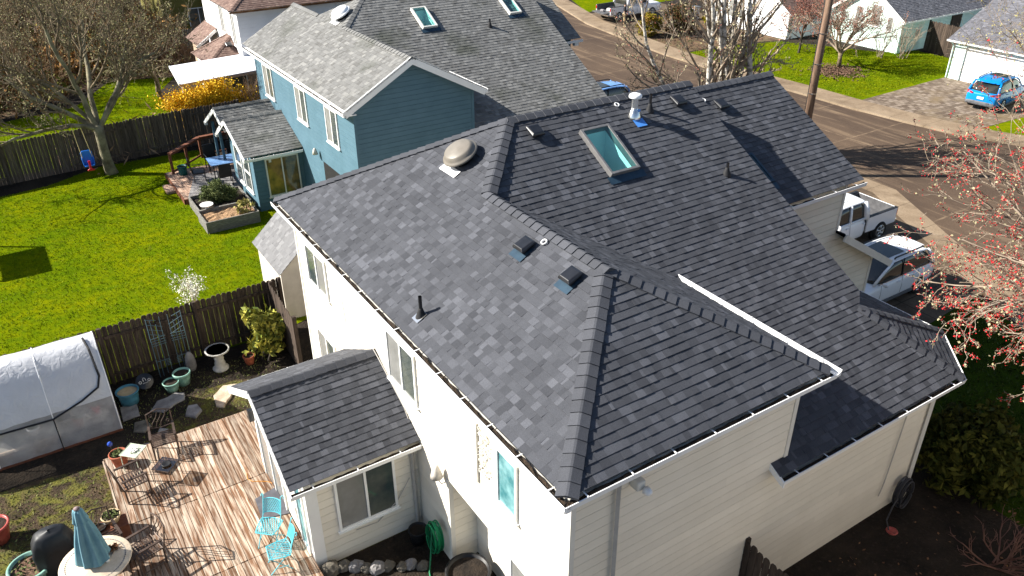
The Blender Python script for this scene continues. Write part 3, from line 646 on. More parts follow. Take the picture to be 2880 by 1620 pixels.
wl = MB().lathe([(.11, 0), (.07, .18), (.03, .24), (0, .25)], (4.58, 22.28, 2.75), 12).build('wall_lamp', M['lamp_shade'], B, True)
MB().b2((4.735, 18.9, 0), (4.76, 21.9, 2.55)).build('recess_shade', M['tyre'], B)  # flat dark panel painting in the shade of a recess
# its sunroom and covered patio
siding(B, [[(2.73, 24.4, 0), (4.75, 24.4, 0), (4.75, 24.4, 2.5), (2.73, 24.4, 2.5)]], BL, 70, (0, -1, 0), expo=.17)
siding(B, [[(2.73, 24.4, 0), (2.73, 27.6, 0), (2.73, 27.6, 2.5), (2.73, 26.3, 3.2), (2.73, 24.4, 2.5)]], BL, 71, (-1, 0, 0), expo=.17)
g1 = lambda x, y: (x, y, 2.4 + .415 * (y - 24.1)); g1b = lambda x, y: (x, y, 3.35 - .58 * (y - 26.39)); g2 = lambda x, y: (x, y, 2.9 + .5 * (y - 26.75)); g2b = lambda x, y: (x, y, 3.46 - .55 * (y - 27.86))
roof(B, [g1(2.36, 24.18), g1(4.74, 24.18), g1(4.74, 26.39), g1(2.36, 26.39)], WS, 72); roof(B, [g1b(2.36, 26.39), g1b(4.74, 26.39), g1b(4.74, 28.05), g1b(2.36, 28.05)], WS, 73, label='sunroom far slope')
roof(B, [g2(2.36, 26.55), g2(4.74, 26.55), g2(4.74, 27.86), g2(2.36, 27.86)], WS, 74); roof(B, [g2b(2.36, 27.86), g2b(4.74, 27.86), g2b(4.74, 29.75), g2b(2.36, 29.75)], WS, 75)
caps(B, (2.36, 26.39, 3.36), (4.74, 26.39, 3.36), NN, (0, .58, 1), WS, 76, w=.13); caps(B, (2.36, 27.86, 3.47), (4.74, 27.86, 3.47), NN, (0, .55, 1), WS, 77, w=.13)
for a, b in (((2.35, 26.42, 3.26), (2.35, 28.1, 2.3)), ((2.35, 26.36, 3.26), (2.35, 24.1, 2.33)), ((2.35, 27.9, 3.36), (2.35, 29.8, 2.36)), ((2.35, 27.82, 3.36), (2.35, 26.9, 2.92))): board(B, a, b, .035, .16, WT, 'barge_board')
MB().b2((2.3, 28.0, 2.2), (2.42, 28.14, 2.34)).build('gutter_end', WT, B); MB().b2((2.3, 29.72, 2.24), (2.42, 29.86, 2.4)).build('gutter_end', WT, B)
gutter(B, (2.33, 24.08, 2.37), (4.7, 24.08, 2.37), (0, 1, 0))
window(B, (3.87, 24.4, 1.36), (1, 0, 0), (0, -1, 0), 1.36, 1.62, 'warm_glass', frame=M['cream_trim'])
for yc in (26.5, 25.35): window(B, (2.73, yc, 1.4), X, Yv, .9, 1.6, 'window_glass', horiz=True)
for y in (28.5, 29.6): board(B, (2.6, y, 0), (2.6, y, 2.4), .1, .1, BL, 'post')
MB().b2((3.35, 24.36, 2.0), (3.45, 24.4, 2.32)).build('gutter_elbow', M['cream_trim'], B)
# ------------------------------------------------------------------ ground, street
def world_mat(name, build, rough=.9, bump=0, bscale=20, spec=.2):
    m = bpy.data.materials.new(name); m.use_nodes = True; n = m.node_tree.nodes; l = m.node_tree.links
    b = n['Principled BSDF']; b.inputs['Roughness'].default_value = rough; b.inputs['Specular IOR Level'].default_value = spec
    g = n.new('ShaderNodeNewGeometry'); l.new(build(n, l, g.outputs['Position']), b.inputs['Base Color'])
    if bump:
        nz = n.new('ShaderNodeTexNoise'); nz.inputs['Scale'].default_value = bscale; nz.inputs['Detail'].default_value = 5; l.new(g.outputs['Position'], nz.inputs['Vector'])
        bp = n.new('ShaderNodeBump'); bp.inputs['Strength'].default_value = bump; bp.inputs['Distance'].default_value = .05; l.new(nz.outputs['Fac'], bp.inputs['Height']); l.new(bp.outputs[0], b.inputs['Normal'])
    M[name] = m; return m
def nnoise(n, l, pos, scale, lo, hi, stretch=(1, 1, 1), detail=5, dist=0):
    mp = n.new('ShaderNodeMapping'); mp.inputs['Scale'].default_value = stretch; l.new(pos, mp.inputs['Vector'])
    nz = n.new('ShaderNodeTexNoise'); nz.inputs['Scale'].default_value = scale; nz.inputs['Detail'].default_value = detail; nz.inputs['Roughness'].default_value = .62; nz.inputs['Distortion'].default_value = dist
    l.new(mp.outputs[0], nz.inputs['Vector'])
    mr = n.new('ShaderNodeMapRange'); mr.inputs['From Min'].default_value = lo; mr.inputs['From Max'].default_value = hi; l.new(nz.outputs['Fac'], mr.inputs['Value']); return mr.outputs[0]
def nmix(n, l, fac, a, b, mode='MIX'):
    mx = n.new('ShaderNodeMix'); mx.data_type = 'RGBA'; mx.blend_type = mode
    if hasattr(fac, 'node'): l.new(fac, mx.inputs['Factor'])
    else: mx.inputs['Factor'].default_value = fac
    for i, c in ((6, a), (7, b)):
        if hasattr(c, 'node'): l.new(c, mx.inputs[i])
        else: mx.inputs[i].default_value = (*c, 1)
    return mx.outputs[2]
def nmath(n, l, op, a, b=None):
    m = n.new('ShaderNodeMath'); m.operation = op
    for i, c in ((0, a), (1, b)):
        if c is None: continue
        if hasattr(c, 'node'): l.new(c, m.inputs[i])
        else: m.inputs[i].default_value = c
    return m.outputs[0]
def lawn_b(a, b, c, dirt=(.09, .07, .03)):
    def f(n, l, p):
        o = nmix(n, l, nnoise(n, l, p, .55, .36, .64), a, b); o = nmix(n, l, nnoise(n, l, p, 3.2, .42, .72, detail=6), o, c)
        o = nmix(n, l, nnoise(n, l, p, 1.3, .66, .82, detail=7), o, dirt)
        return nmix(n, l, nnoise(n, l, p, 26, .3, .7), o, tuple(x * .55 for x in a), 'MIX') if False else nmix(n, l, .5, o, nmix(n, l, nnoise(n, l, p, 30, .3, .7), (.45,) * 3, (1.2,) * 3), 'MULTIPLY')
    return f
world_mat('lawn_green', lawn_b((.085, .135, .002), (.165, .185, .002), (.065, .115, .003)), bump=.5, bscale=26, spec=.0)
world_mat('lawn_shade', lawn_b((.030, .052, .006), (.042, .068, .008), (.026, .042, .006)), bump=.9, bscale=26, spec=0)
def road_b(n, l, p):
    o = nmix(n, l, nnoise(n, l, p, .35, .35, .65, (1, .5, 1)), (.060, .040, .028), (.098, .066, .044))
    o = nmix(n, l, nnoise(n, l, p, 1.1, .52, .74, (2.2, .22, 1), 7, .3), o, (.20, .14, .09))
    sp = n.new('ShaderNodeSeparateXYZ'); l.new(p, sp.inputs[0])
    wob = nnoise(n, l, p, 2.5, 0, 1)
    yy = nmath(n, l, 'ADD', nmath(n, l, 'DIVIDE', nmath(n, l, 'SUBTRACT', sp.outputs[1], 18.2), 4.25), nmath(n, l, 'MULTIPLY', nmath(n, l, 'SUBTRACT', wob, .5), .04))
    fr = nmath(n, l, 'ABSOLUTE', nmath(n, l, 'SUBTRACT', nmath(n, l, 'FRACT', nmath(n, l, 'ADD', yy, .5)), .5))
    j1 = nmath(n, l, 'LESS_THAN', fr, .011)
    j2 = nmath(n, l, 'LESS_THAN', nmath(n, l, 'ABSOLUTE', nmath(n, l, 'SUBTRACT', sp.outputs[0], 31.9)), .05)
    j = nmath(n, l, 'MULTIPLY', nmath(n, l, 'MAXIMUM', j1, j2), nnoise(n, l, p, 1.5, .36, .85))
    o = nmix(n, l, j, o, (.25, .18, .115))
    return nmix(n, l, .6, o, nmix(n, l, nnoise(n, l, p, 24, .3, .7), (.6,) * 3, (1.3,) * 3), 'MULTIPLY')
world_mat('road_concrete', road_b, bump=.2, bscale=40)
def slab_b(a, b, stain, gx, gy, gap=.02, x0=0, y0=0):
    def f(n, l, p):
        o = nmix(n, l, nnoise(n, l, p, .8, .35, .65), a, b); o = nmix(n, l, nnoise(n, l, p, .6, .5, .72, detail=7), o, stain)
        sp = n.new('ShaderNodeSeparateXYZ'); l.new(p, sp.inputs[0]); js = []
        for s, g, z in ((0, gx, x0), (1, gy, y0)):
            if g: js.append(nmath(n, l, 'LESS_THAN', nmath(n, l, 'FRACT', nmath(n, l, 'DIVIDE', nmath(n, l, 'SUBTRACT', sp.outputs[s], z - 100 * g), g)), gap / g))
        if js:
            j = js[0] if len(js) == 1 else nmath(n, l, 'MAXIMUM', js[0], js[1]); o = nmix(n, l, j, o, tuple(x * .4 for x in a))
        return nmix(n, l, .6, o, nmix(n, l, nnoise(n, l, p, 20, .3, .7), (.65,) * 3, (1.25,) * 3), 'MULTIPLY')
    return f
world_mat('kerb_concrete', slab_b((.20, .15, .10), (.26, .20, .14), (.10, .07, .045), 0, 1.9), bump=.2)
world_mat('walk_concrete', slab_b((.20, .145, .095), (.265, .20, .135), (.12, .082, .052), 0, 1.9), bump=.2)
world_mat('drive_concrete', slab_b((.085, .060, .040), (.135, .098, .064), (.055, .039, .026), 3.2, 3.2, .03), bump=.2)
def paver_b(n, l, p):
    mp = n.new('ShaderNodeMapping'); mp.inputs['Rotation'].default_value = (0, 0, R(4)); l.new(p, mp.inputs['Vector'])
    br = n.new('ShaderNodeTexBrick'); br.inputs['Scale'].default_value = 1; br.inputs['Brick Width'].default_value = .36; br.inputs['Row Height'].default_value = .24; br.inputs['Mortar Size'].default_value = .012
    br.inputs['Color1'].default_value = (.10, .072, .052, 1); br.inputs['Color2'].default_value = (.26, .21, .165, 1); br.inputs['Mortar'].default_value = (.05, .035, .022, 1); l.new(mp.outputs[0], br.inputs['Vector'])
    return nmix(n, l, nnoise(n, l, p, .55, .5, .7, detail=6), br.outputs[0], (.16, .115, .065))
world_mat('pavers', paver_b, bump=.3)
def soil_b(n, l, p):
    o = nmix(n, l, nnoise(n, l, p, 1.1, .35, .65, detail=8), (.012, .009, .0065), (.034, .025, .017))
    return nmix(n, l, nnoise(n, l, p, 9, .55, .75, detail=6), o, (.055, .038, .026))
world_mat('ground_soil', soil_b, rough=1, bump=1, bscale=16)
def moss_b(n, l, p):
    o = nmix(n, l, nnoise(n, l, p, 1.6, .38, .62, detail=7), (.030, .021, .013), (.076, .052, .031))
    o = nmix(n, l, nnoise(n, l, p, 2.1, .46, .60, detail=8, dist=.5), o, (.105, .10, .018))
    return nmix(n, l, nnoise(n, l, p, 7, .56, .70, detail=6), o, (.075, .095, .022))
world_mat('mossy_ground', moss_b, rough=1, bump=1, bscale=18)
def leaf_b(n, l, p):
    o = nmix(n, l, nnoise(n, l, p, 1.3, .35, .65, detail=8), (.055, .035, .022), (.15, .095, .055))
    return nmix(n, l, nnoise(n, l, p, 3, .5, .7, detail=7), o, (.10, .10, .035))
world_mat('wild_ground', leaf_b, rough=1, bump=1, bscale=12)
def zt(x): return 0 if x < 12 else (-.7 if x > 15 else -.7 * (x - 12) / 3)
def flat(name, pts, z, mat, kind='structure'):
    mb = MB()
    for lo, hi in ((-1e4, 12), (12, 15), (15, 1e4)):
        q = clip(clip(pts, 0, lo, True), 0, hi, False)
        if len(q) > 2: mb.add([(x, y, z + zt(x)) for x, y in q], [tuple(range(len(q)))])
    return struct(name, mb, M[mat], kind=kind)
flat('ground', [(-160, -80), (200, -80), (200, 260), (-160, 260)], 0, 'ground_soil')
flat('back_yard_soil', [(-12, 3), (.45, 3), (.45, 14.95), (-12, 14.95)], .004, 'mossy_ground')
flat('planting_bed', [(-9, 15), (.45, 15), (.45, 12.3), (-.6, 12.9), (-1.5, 13.5), (-2.7, 13.45), (-3.1, 12.75), (-4.0, 12.1), (-5.4, 11.75), (-6.6, 12.0), (-9, 12.1)], .010, 'ground_soil')  # soil bed whose dark colour also paints in fence and greenhouse shade
flat('planting_bed', [(-2.0, 5.75), (.45, 5.75), (.45, 3.2), (-2.0, 3.2)], .010, 'ground_soil')
lawnA = [(-16, 15.2), (.4, 15.2), (4.6, 16.5), (4.6, 24), (2.4, 33.2), (-2, 33.4), (-4.2, 32.2), (-16, 30.6)]
lawnB = [(-18, 34.4), (2.2, 34.3), (3.0, 38), (2.8, 44), (4.6, 47.4), (1.0, 48.6), (-1.5, 44), (-6, 43), (-18, 42)]
flat('lawn', lawnA, .008, 'lawn_green'); flat('lawn', lawnB, .008, 'lawn_green')
flat('wild_ground', [(-30, 42), (-6, 43.2), (1, 48.8), (5, 47.6), (14, 50), (16, 62), (16, 130), (-50, 130), (-50, 42)], .004, 'wild_ground')
flat('parking_pad', [(-4, 72.5), (5.5, 68.6), (4.6, 64.3), (-4, 68)], .012, 'drive_concrete')
# street: far kerb line, everything else is offset from it
FK = [(46, -14), (42.31, 2.43), (39.78, 8.74), (38.21, 12.42), (37.05, 15.05), (36.53, 17.99), (36.16, 21.36), (36.05, 25.56), (35.58, 31.87), (35.68, 36.7), (36.21, 40.59), (36.79, 44.17), (37.37, 47.95), (40.2, 56.57), (44.41, 65.51), (50.72, 78.13), (63.33, 100.2)]
NKr = [(14.5, -14), (20.2, -.4), (22.9, 4.2), (25.5, 8.7), (27.8, 12.6)] + [(x - 8.6 - (1.2 if y > 42 else 0), y) for x, y in FK[5:]]
def ribbon(name, A, Bp, z, mat):
    k = len(A); return struct(name, MB().add([(x, y, z - .7) for x, y in A] + [(x, y, z - .7) for x, y in Bp], [(i, i + 1, k + i + 1, k + i) for i in range(k - 1)]), M[mat])
sh = lambda P, d: [(x + d, y) for x, y in P]
ribbon('road', NKr, FK, .006, 'road_concrete')
def kerb(name, P, d):
    k = len(P); Q = sh(P, d); vs = [(x, y, -.7) for x, y in P] + [(x, y, -.59) for x, y in sh(P, d * .15)] + [(x, y, -.58) for x, y in Q] + [(x, y, -.7) for x, y in Q]
    fs = [(r * k + i, r * k + i + 1, (r + 1) * k + i + 1, (r + 1) * k + i) for r in range(3) for i in range(k - 1)]
    return struct(name, MB().add(vs, fs), M['kerb_concrete'])
kerb('kerb', FK, .24); NK2 = [p for p in NKr if p[1] > 15.2]; kerb('kerb', NK2, -.24)
def slab(name, P, d0, d1, z, mat):
    k = len(P); A, Bq = sh(P, d0), sh(P, d1)
    return struct(name, MB().add([(x, y, z - .7) for x, y in A] + [(x, y, z - .7) for x, y in Bq] + [(x, y, -.7) for x, y in Bq], [(i, i + 1, k + i + 1, k + i) for i in range(k - 1)] + [(k + i, k + i + 1, 2 * k + i + 1, 2 * k + i) for i in range(k - 1)]), M[mat])
slab('sidewalk', FK, .235, 1.75, .116, 'walk_concrete'); ribbon('sidewalk', [(x - 1.15, y + .35) for x, y in NKr[:6]], NKr[:6], .024, 'walk_concrete'); slab('sidewalk', NK2, -1.75, -.235, .116, 'walk_concrete')
flat('driveway', [(12.5, 4.9), (16.5, 4.9), (21.9, 5.3), (22.6, 4.3), (25.3, 8.8), (27.7, 12.8), (28.4, 15.3), (26.5, 15.3), (15.4, 12.9), (12.5, 12.9)], .012, 'drive_concrete')
flat('driveway', [(18.13, 24.3), (25.91, 24.3), (25.91, 32.92), (18.13, 32.92)], .012, 'drive_concrete')
flat('driveway', [(38.31, 45.33), (39.36, 51.32), (48.62, 51.32), (48.62, 43.96), (38.31, 43.43)], .012, 'drive_concrete')
flat('paver_driveway', [(38.05, 22.09), (46.93, 22.3), (46.93, 14.94), (39.05, 15.26), (38.42, 16.63)], .024, 'pavers')
flat('lawn', [(37.19, 21.81), (46.83, 22.02), (51.77, 23.46), (51.77, 27.66), (49.25, 28.71), (45.99, 35.02), (40.35, 36.28), (36.88, 36.28)], .012, 'lawn_green')
flat('lawn', [(38.77, 15.55), (47.04, 15.13), (48.62, 4.54), (42.13, 6.64)], .012, 'lawn_green')
flat('lawn', [(40.42, 51.84), (50.72, 51.84), (63.33, 73.92), (50.72, 76.02)], .012, 'lawn_green')
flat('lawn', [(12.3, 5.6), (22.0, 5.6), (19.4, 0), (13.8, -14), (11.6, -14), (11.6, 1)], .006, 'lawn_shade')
flat('planting_bed', [(37.47, 36.49), (41.47, 36.49), (46.51, 35.23), (46.51, 43.85), (38.52, 43.22)], .016, 'wild_ground')
# grass blades
def tufts(name, poly, num, seed, h, mat, hi=.02):
    rnd = np.random.default_rng(seed); P = np.array(poly, float); lo, up = P.min(0), P.max(0)
    pts = rnd.uniform(lo, up, (num * 3, 2)); ins = np.zeros(len(pts), bool); k = len(P)
    for i in range(k):
        a, b = P[i], P[(i + 1) % k]
        c = ((a[1] > pts[:, 1]) != (b[1] > pts[:, 1])) & (pts[:, 0] < (b[0] - a[0]) * (pts[:, 1] - a[1]) / (b[1] - a[1] + 1e-12) + a[0]); ins ^= c
    pts = pts[ins][:num]; m = len(pts); ang = rnd.uniform(0, 6.28, m); hh = h * rnd.uniform(.5, 1.5, m); wd = hh * rnd.uniform(.25, .5, m); lean = rnd.normal(0, .5, (m, 2)) * hh[:, None]
    v = np.zeros((m, 3, 3)); dx = np.stack([np.cos(ang), np.sin(ang)], 1) * wd[:, None]
    v[:, 0, :2] = pts - dx; v[:, 1, :2] = pts + dx; v[:, 2, :2] = pts + lean; zz = np.interp(pts[:, 0], [12, 15], [0, -.7]); v[:, :2, 2] = (hi + zz)[:, None]; v[:, 2, 2] = hh + hi + zz
    mb = MB(); mb.v = v.reshape(-1, 3).tolist(); mb.f = [(3 * i, 3 * i + 1, 3 * i + 2) for i in range(m)]; mb.t = rnd.uniform(0, 1, m).tolist()
    return struct(name, mb, M[mat], kind='stuff')
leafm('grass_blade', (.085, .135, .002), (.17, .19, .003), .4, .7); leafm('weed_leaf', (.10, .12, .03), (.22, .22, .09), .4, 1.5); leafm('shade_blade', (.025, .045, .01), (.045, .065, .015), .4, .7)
tufts('grass', lawnA, 90000, 1, .034, 'grass_blade'); tufts('grass', lawnB, 24000, 2, .045, 'grass_blade')
tufts('grass', [(37.89, 22.41), (46.83, 22.62), (51.77, 23.46), (51.77, 27.66), (49.25, 28.71), (45.99, 35.02), (41.05, 36.28), (37.58, 36.28)], 32000, 3, .045, 'grass_blade')
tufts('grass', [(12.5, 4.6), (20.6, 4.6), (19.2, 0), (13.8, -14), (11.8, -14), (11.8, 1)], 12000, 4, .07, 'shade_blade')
tufts('weeds', [(-9, 6), (-5.3, 6), (-5.3, 11.8), (-9, 12)], 5000, 5, .035, 'weed_leaf', .005)
tufts('weeds', [(-4.6, 11.7), (-.2, 11.7), (-.2, 14.6), (-4.6, 14.4)], 2500, 6, .04, 'weed_leaf', .005)

# ------------------------------------------------------------------ fences
def fence(label, a, b, h, side, mat, seed, rails='red_wood', bw=.142, posts=2.4, gap=.011, group=None):
    a, b = V((*a, 0)), V((*b, 0)); d = (b - a); L = d.length; d.normalize(); s = V((-d.y, d.x, 0)) * side; rnd = random.Random(seed); mid = (a + b) / 2
    root = thing('fence', label, 'fence', mid, group=group); mb = MB(); t = 0
    while t < L - .02:
        w_ = bw * rnd.uniform(.96, 1.03); hh = h + rnd.uniform(-.03, .03); le = rnd.uniform(-.006, .006); dp = rnd.uniform(-.004, .004)
        p = a + d * t + s * dp; q = p + d * w_; z = V((0, 0, 1)); tp = s * le
        out = [p - z * .01, q - z * .01, q + z * (hh - .05) + tp, q - d * .035 + z * hh + tp, p + d * .035 + z * hh + tp, p + z * (hh - .05) + tp]
        mb.prism(out, (0, 0, 0), s * -.018, rnd.random()); t += w_ + gap * rnd.uniform(.3, 1.8)
    mb.build('fence_boards', M[mat], root)
    for z in (.28, h - .32):
        n = max(1, int(L / posts))
        for i in range(n):
            if rnd.random() < .85: MB().beam(a + d * (L * i / n) + s * .022 + V((0, 0, z)), a + d * (L * (i + 1) / n - .02) + s * .022 + V((0, 0, z + rnd.uniform(-.02, .02))), .04, .09).build('rail', M[rails], root)
    n = max(1, int(L / posts))
    for i in range(n + 1):
        p = a + d * (L * i / n) + s * .045; MB().b2((p.x - .045, p.y - .045, 0), (p.x + .045, p.y + .045, h + .02), .3).build('post', M[mat], root)
    return root
fence('dark dog-eared fence between the two back yards, behind the greenhouse and bird bath', (-12, 15.02), (.62, 15.3), 1.82, -1, 'fence_wood', 1, rails='fence_wood', gap=.006)
fence('short dark fence return with a gate post beside the white house corner', (.30, 15.2), (.20, 12.9), 1.8, 1, 'fence_wood', 2, rails='fence_wood', gap=.004)
fence('tall grey weathered fence behind the bare yard tree and toddler swing', (-16, 32.6), (4.9, 34.1), 1.85, -1, 'old_fence_wood', 3, rails='old_fence_wood', gap=.008)
fence('dark side-yard fence end standing against the near cream wall', (4.70, .40), (4.70, -6), 1.8, 1, 'fence_wood', 4)
shift(2.77, 1.54, -.7)
fence('black-brown fence gate between the mint house and the pale garage', (49.6, 25.9), (48.9, 21.2), 2.1, 1, 'fence_wood', 5)
shift()
fence('faded grey fence panel in the thicket beside the brown hip roof', (6.6, 52.2), (9.2, 52.6), 1.8, -1, 'grey_wood', 6)

# ------------------------------------------------------------------ the other houses
W1 = thing('house', 'white two-storey house with brown roofs beyond the back fence', 'house', (6.8, 38.8, 0)); BR = M['brown_shingle']
siding(W1, [[(6.8, 38.8, 0), (6.8, 46, 0), (6.8, 46, 5.3), (6.8, 38.8, 5.3)]], M['white_siding'], 100, (-1, 0, 0)); siding(W1, [[(6.8, 38.8, 0), (17, 38.8, 0), (17, 38.8, 5.3), (6.8, 38.8, 5.3)]], M['white_siding'], 101, (0, -1, 0))
roof(W1, [(6.4, 38.4, 5.2), (6.4, 46.4, 5.2), (10.4, 42.4, 7.4)], BR, 102); roof(W1, [(6.4, 38.4, 5.2), (17.4, 38.4, 5.2), (13.4, 42.4, 7.4), (10.4, 42.4, 7.4)], BR, 103); caps(W1, (6.4, 38.4, 5.2), (10.4, 42.4, 7.4), NL, NN, BR, 104)
roof(W1, [(6.4, 46.4, 5.2), (17.4, 46.4, 5.2), (13.4, 42.4, 7.4), (10.4, 42.4, 7.4)], BR, 105, expo=.3)
gutter(W1, (6.35, 38.35, 5.18), (17, 38.35, 5.18), (0, 1, 0), mat=M['brown_leaf'], debris=False)
window(W1, (6.8, 41.9, 4.2), X, Yv, .7, 1.5, 'blind_glass'); window(W1, (6.8, 39.7, 4.0), X, Yv, .7, 1.7, 'blind_glass')
E1, E2, Wa, Wb, T1, T2 = (4.95, 39.4, 2.4), (4.95, 42.7, 2.4), (6.78, 38.9, 2.75), (6.78, 43.4, 2.4), (6.78, 40.7, 3.5), (6.78, 41.3, 3.5)
roof(W1, [E1, E2, T2, T1], BR, 106, 'lean_to_roof'); roof(W1, [(4.95, 39.4, 2.4), (6.78, 39.0, 2.4), T1], BR, 107, 'lean_to_roof'); roof(W1, [E2, Wb, T2], BR, 108, 'lean_to_roof')
caps(W1, E1, T1, (-.6, 0, 1), (0, -.6, 1), BR, 109, w=.12); caps(W1, E2, T2, (-.6, 0, 1), (0, .6, 1), BR, 110, w=.12)
siding(W1, [[(5.2, 39.4, 0), (5.2, 42.5, 0), (5.2, 42.5, 2.5), (5.2, 39.4, 2.5)]], M['white_siding'], 111, (-1, 0, 0))
roof(W1, [(5.5, 43.5, 2.55), (5.5, 46.2, 2.55), (6.78, 46.2, 3.4), (6.78, 43.5, 3.4)], BR, 112, 'lean_to_roof'); board(W1, (5.46, 43.45, 2.45), (6.7, 43.45, 3.3), .04, .14, M['white_trim'], 'barge_board')
siding(W1, [[(5.8, 43.7, 0), (5.8, 46, 0), (5.8, 46, 2.6), (5.8, 43.7, 2.6)]], M['tan_siding'], 113, (-1, 0, 0))
roof_vent(W1, (6.45, 40.1, 3.12), (0, -.6, 1), (0, 1, .6), False)
siding(W1, [[(4.5, 38.78, 0), (9.5, 38.78, 0), (9.5, 38.78, 2.5), (4.5, 38.78, 2.5)]], M['tan_siding'], 114, (0, -1, 0), expo=.14)
window(W1, (6.35, 38.78, 1.35), (1, 0, 0), (0, -1, 0), .95, .9, 'window_glass', panes=1); window(W1, (5.1, 38.78, 1.2), (1, 0, 0), (0, -1, 0), .8, 1.9, 'window_glass', panes=1)
PC = thing('patio_cover', 'flat white patio cover on slim posts behind the yellow forsythia', 'patio cover', (5, 37.7, 0))
MB().prism([(2.80, 36.25, 2.38), (8.2, 36.9, 2.42), (8.2, 39.2, 2.78), (2.97, 38.9, 2.70)], (0, 0, 0), (0, 0, .05)).build('cover_panel', M['patio_roof'], PC)
MB().beam((2.80, 36.25, 2.36), (8.2, 36.9, 2.36), .05, .13).build('front_beam', M['tan_siding'], PC); MB().beam((2.78, 36.25, 2.42), (2.95, 38.9, 2.72), .05, .1).build('edge_gutter', M['white_trim'], PC)
for p in ((2.95, 36.4), (5.1, 36.7), (7.2, 36.9)): MB().b2((p[0] - .05, p[1] - .05, 0), (p[0] + .05, p[1] + .05, 2.36)).build('post', M['white_trim'], PC)
OL = thing('house', 'olive green house deep in the thicket, top of the view', 'house', (10, 58, 0))
siding(OL, [[(6.6, 58, 0), (16, 58, 0), (16, 58, 5.5), (6.6, 58, 5.5)]], M['olive_siding'], 120, (0, -1, 0)); siding(OL, [[(6.6, 58, 0), (6.6, 66, 0), (6.6, 66, 5.5), (6.6, 58, 5.5)]], M['olive_siding'], 121, (-1, 0, 0))
window(OL, (9.1, 58, 1.3), (1, 0, 0), (0, -1, 0), 1.5, 1.5, 'window_glass')
roof(OL, [(9.5, 56.9, 2.1), (12, 56.9, 2.1), (12, 58, 2.75), (9.5, 58, 2.75)], M['weathered_shingle'], 122, 'porch_roof'); gutter(OL, (9.4, 56.8, 2.1), (12, 56.8, 2.1), (0, 1, 0), debris=False); board(OL, (9.5, 57.0, 0), (9.5, 57.0, 2.0), .12, .12, M['cream_trim'], 'post')
def gable_house(label, x, y0, y1, eave, rise, depth, wall, roofm, seed, over=.35):
    h = thing('house', label, 'house', (x, (y0 + y1) / 2, 0)); ym_ = (y0 + y1) / 2; s = rise / (ym_ - y0)
    siding(h, [[(x, y0, 0), (x, y1, 0), (x, y1, eave), (x, ym_, eave + rise), (x, y0, eave)]], wall, seed, (-1, 0, 0)); siding(h, [[(x, y0, 0), (x + depth, y0, 0), (x + depth, y0, eave), (x, y0, eave)]], wall, seed + 1, (0, -1, 0))
    siding(h, [[(x, y1, 0), (x + depth, y1, 0), (x + depth, y1, eave), (x, y1, eave)]], wall, seed + 5, (0, 1, 0), expo=.6)
    roof(h, [(x - over, y0 - over, eave - over * s), (x + depth, y0 - over, eave - over * s), (x + depth, ym_, eave + rise), (x - over, ym_, eave + rise)], roofm, seed + 2); roof(h, [(x - over, y1 + over, eave - over * s), (x + depth, y1 + over, eave - over * s), (x + depth, ym_, eave + rise), (x - over, ym_, eave + rise)], roofm, seed + 3)
    for sgn, ye in ((-1, y0), (1, y1)): board(h, (x - over - .02, ym_, eave + rise - .08), (x - over - .02, ye + sgn * over, eave - over * s - .08), .04, .2, M['white_trim'], 'barge_board')
    gutter(h, (x - over, y0 - over - .1, eave - over * s), (x + depth, y0 - over - .1, eave - over * s), (0, 1, 0), debris=False)
    return h
shift(2.67, 1.77, -.7)
MH = gable_house('pale mint house with its gable to the street, behind the red-budded round tree', 47.06, 26.06, 31.75, 2.5, 1.9, 12, M['mint_siding'], M['street_shingle'], 130)
window(MH, (47.06, 29.6, 2.2), X, Yv, .7, 1.1, 'blind_glass', panes=1); window(MH, (47.06, 28.2, 2.3), X, Yv, .8, 1.5, 'blind_glass', panes=1); window(MH, (47.06, 27.0, 1.9), X, Yv, .5, 1.0, 'blind_glass', panes=1)
MB().b2((48.85, 25.9, 1.0), (49.15, 26.06, 1.45)).build('meter_box', M['downspout_grey'], MH)
MB().b2((53, 25.95, .2), (54.2, 26.05, 2.3)).build('door', M['fence_wood'], MH)
shift(2.52, 2.13, -.7)
WH = gable_house('white house with a brown-grey roof behind the pale multi-stem street tree', 44.2, 33.06, 41.0, 2.15, 2.6, 10, M['white_siding'], M['brown_shingle'], 140)
window(WH, (44.2, 38.4, 1.4), X, Yv, 1.6, 1.3, 'blind_glass')
shift(2.53, 1.25, -.7)
GH = thing('house', 'pale mint garage wing with a wide white door facing the blue car', 'house', (44.4, 17, 0)); MS = M['mint_siding']
siding(GH, [[(44.4, 20.2, 0), (44.4, 20.92, 0), (44.4, 20.92, 2.5), (44.4, 20.2, 2.5)], [(44.4, 15.2, 2.15), (44.4, 20.2, 2.15), (44.4, 20.2, 2.5), (44.4, 15.2, 2.5)], [(44.4, 11, 0), (44.4, 15.2, 0), (44.4, 15.2, 2.5), (44.4, 11, 2.5)]], MS, 150, (-1, 0, 0)); siding(GH, [[(44.4, 20.92, 0), (54, 20.92, 0), (54, 20.92, 2.5), (49.5, 20.92, 5.0), (44.4, 20.92, 2.5)]], MS, 153, (0, 1, 0))
gd = MB()
for i in range(4): gd.b2((44.47, 15.22, i * .54 + .01), (44.5, 20.18, i * .54 + .53))
gd.build('garage_door', M['white_trim'], GH)
for y in (15.16, 20.16): MB().b2((44.36, y, 0), (44.44, y + .1, 2.2)).build('door_frame', M['mint_siding'], GH)
MB().b2((44.36, 15.16, 2.14), (44.44, 20.26, 2.24)).build('door_frame', M['mint_siding'], GH)
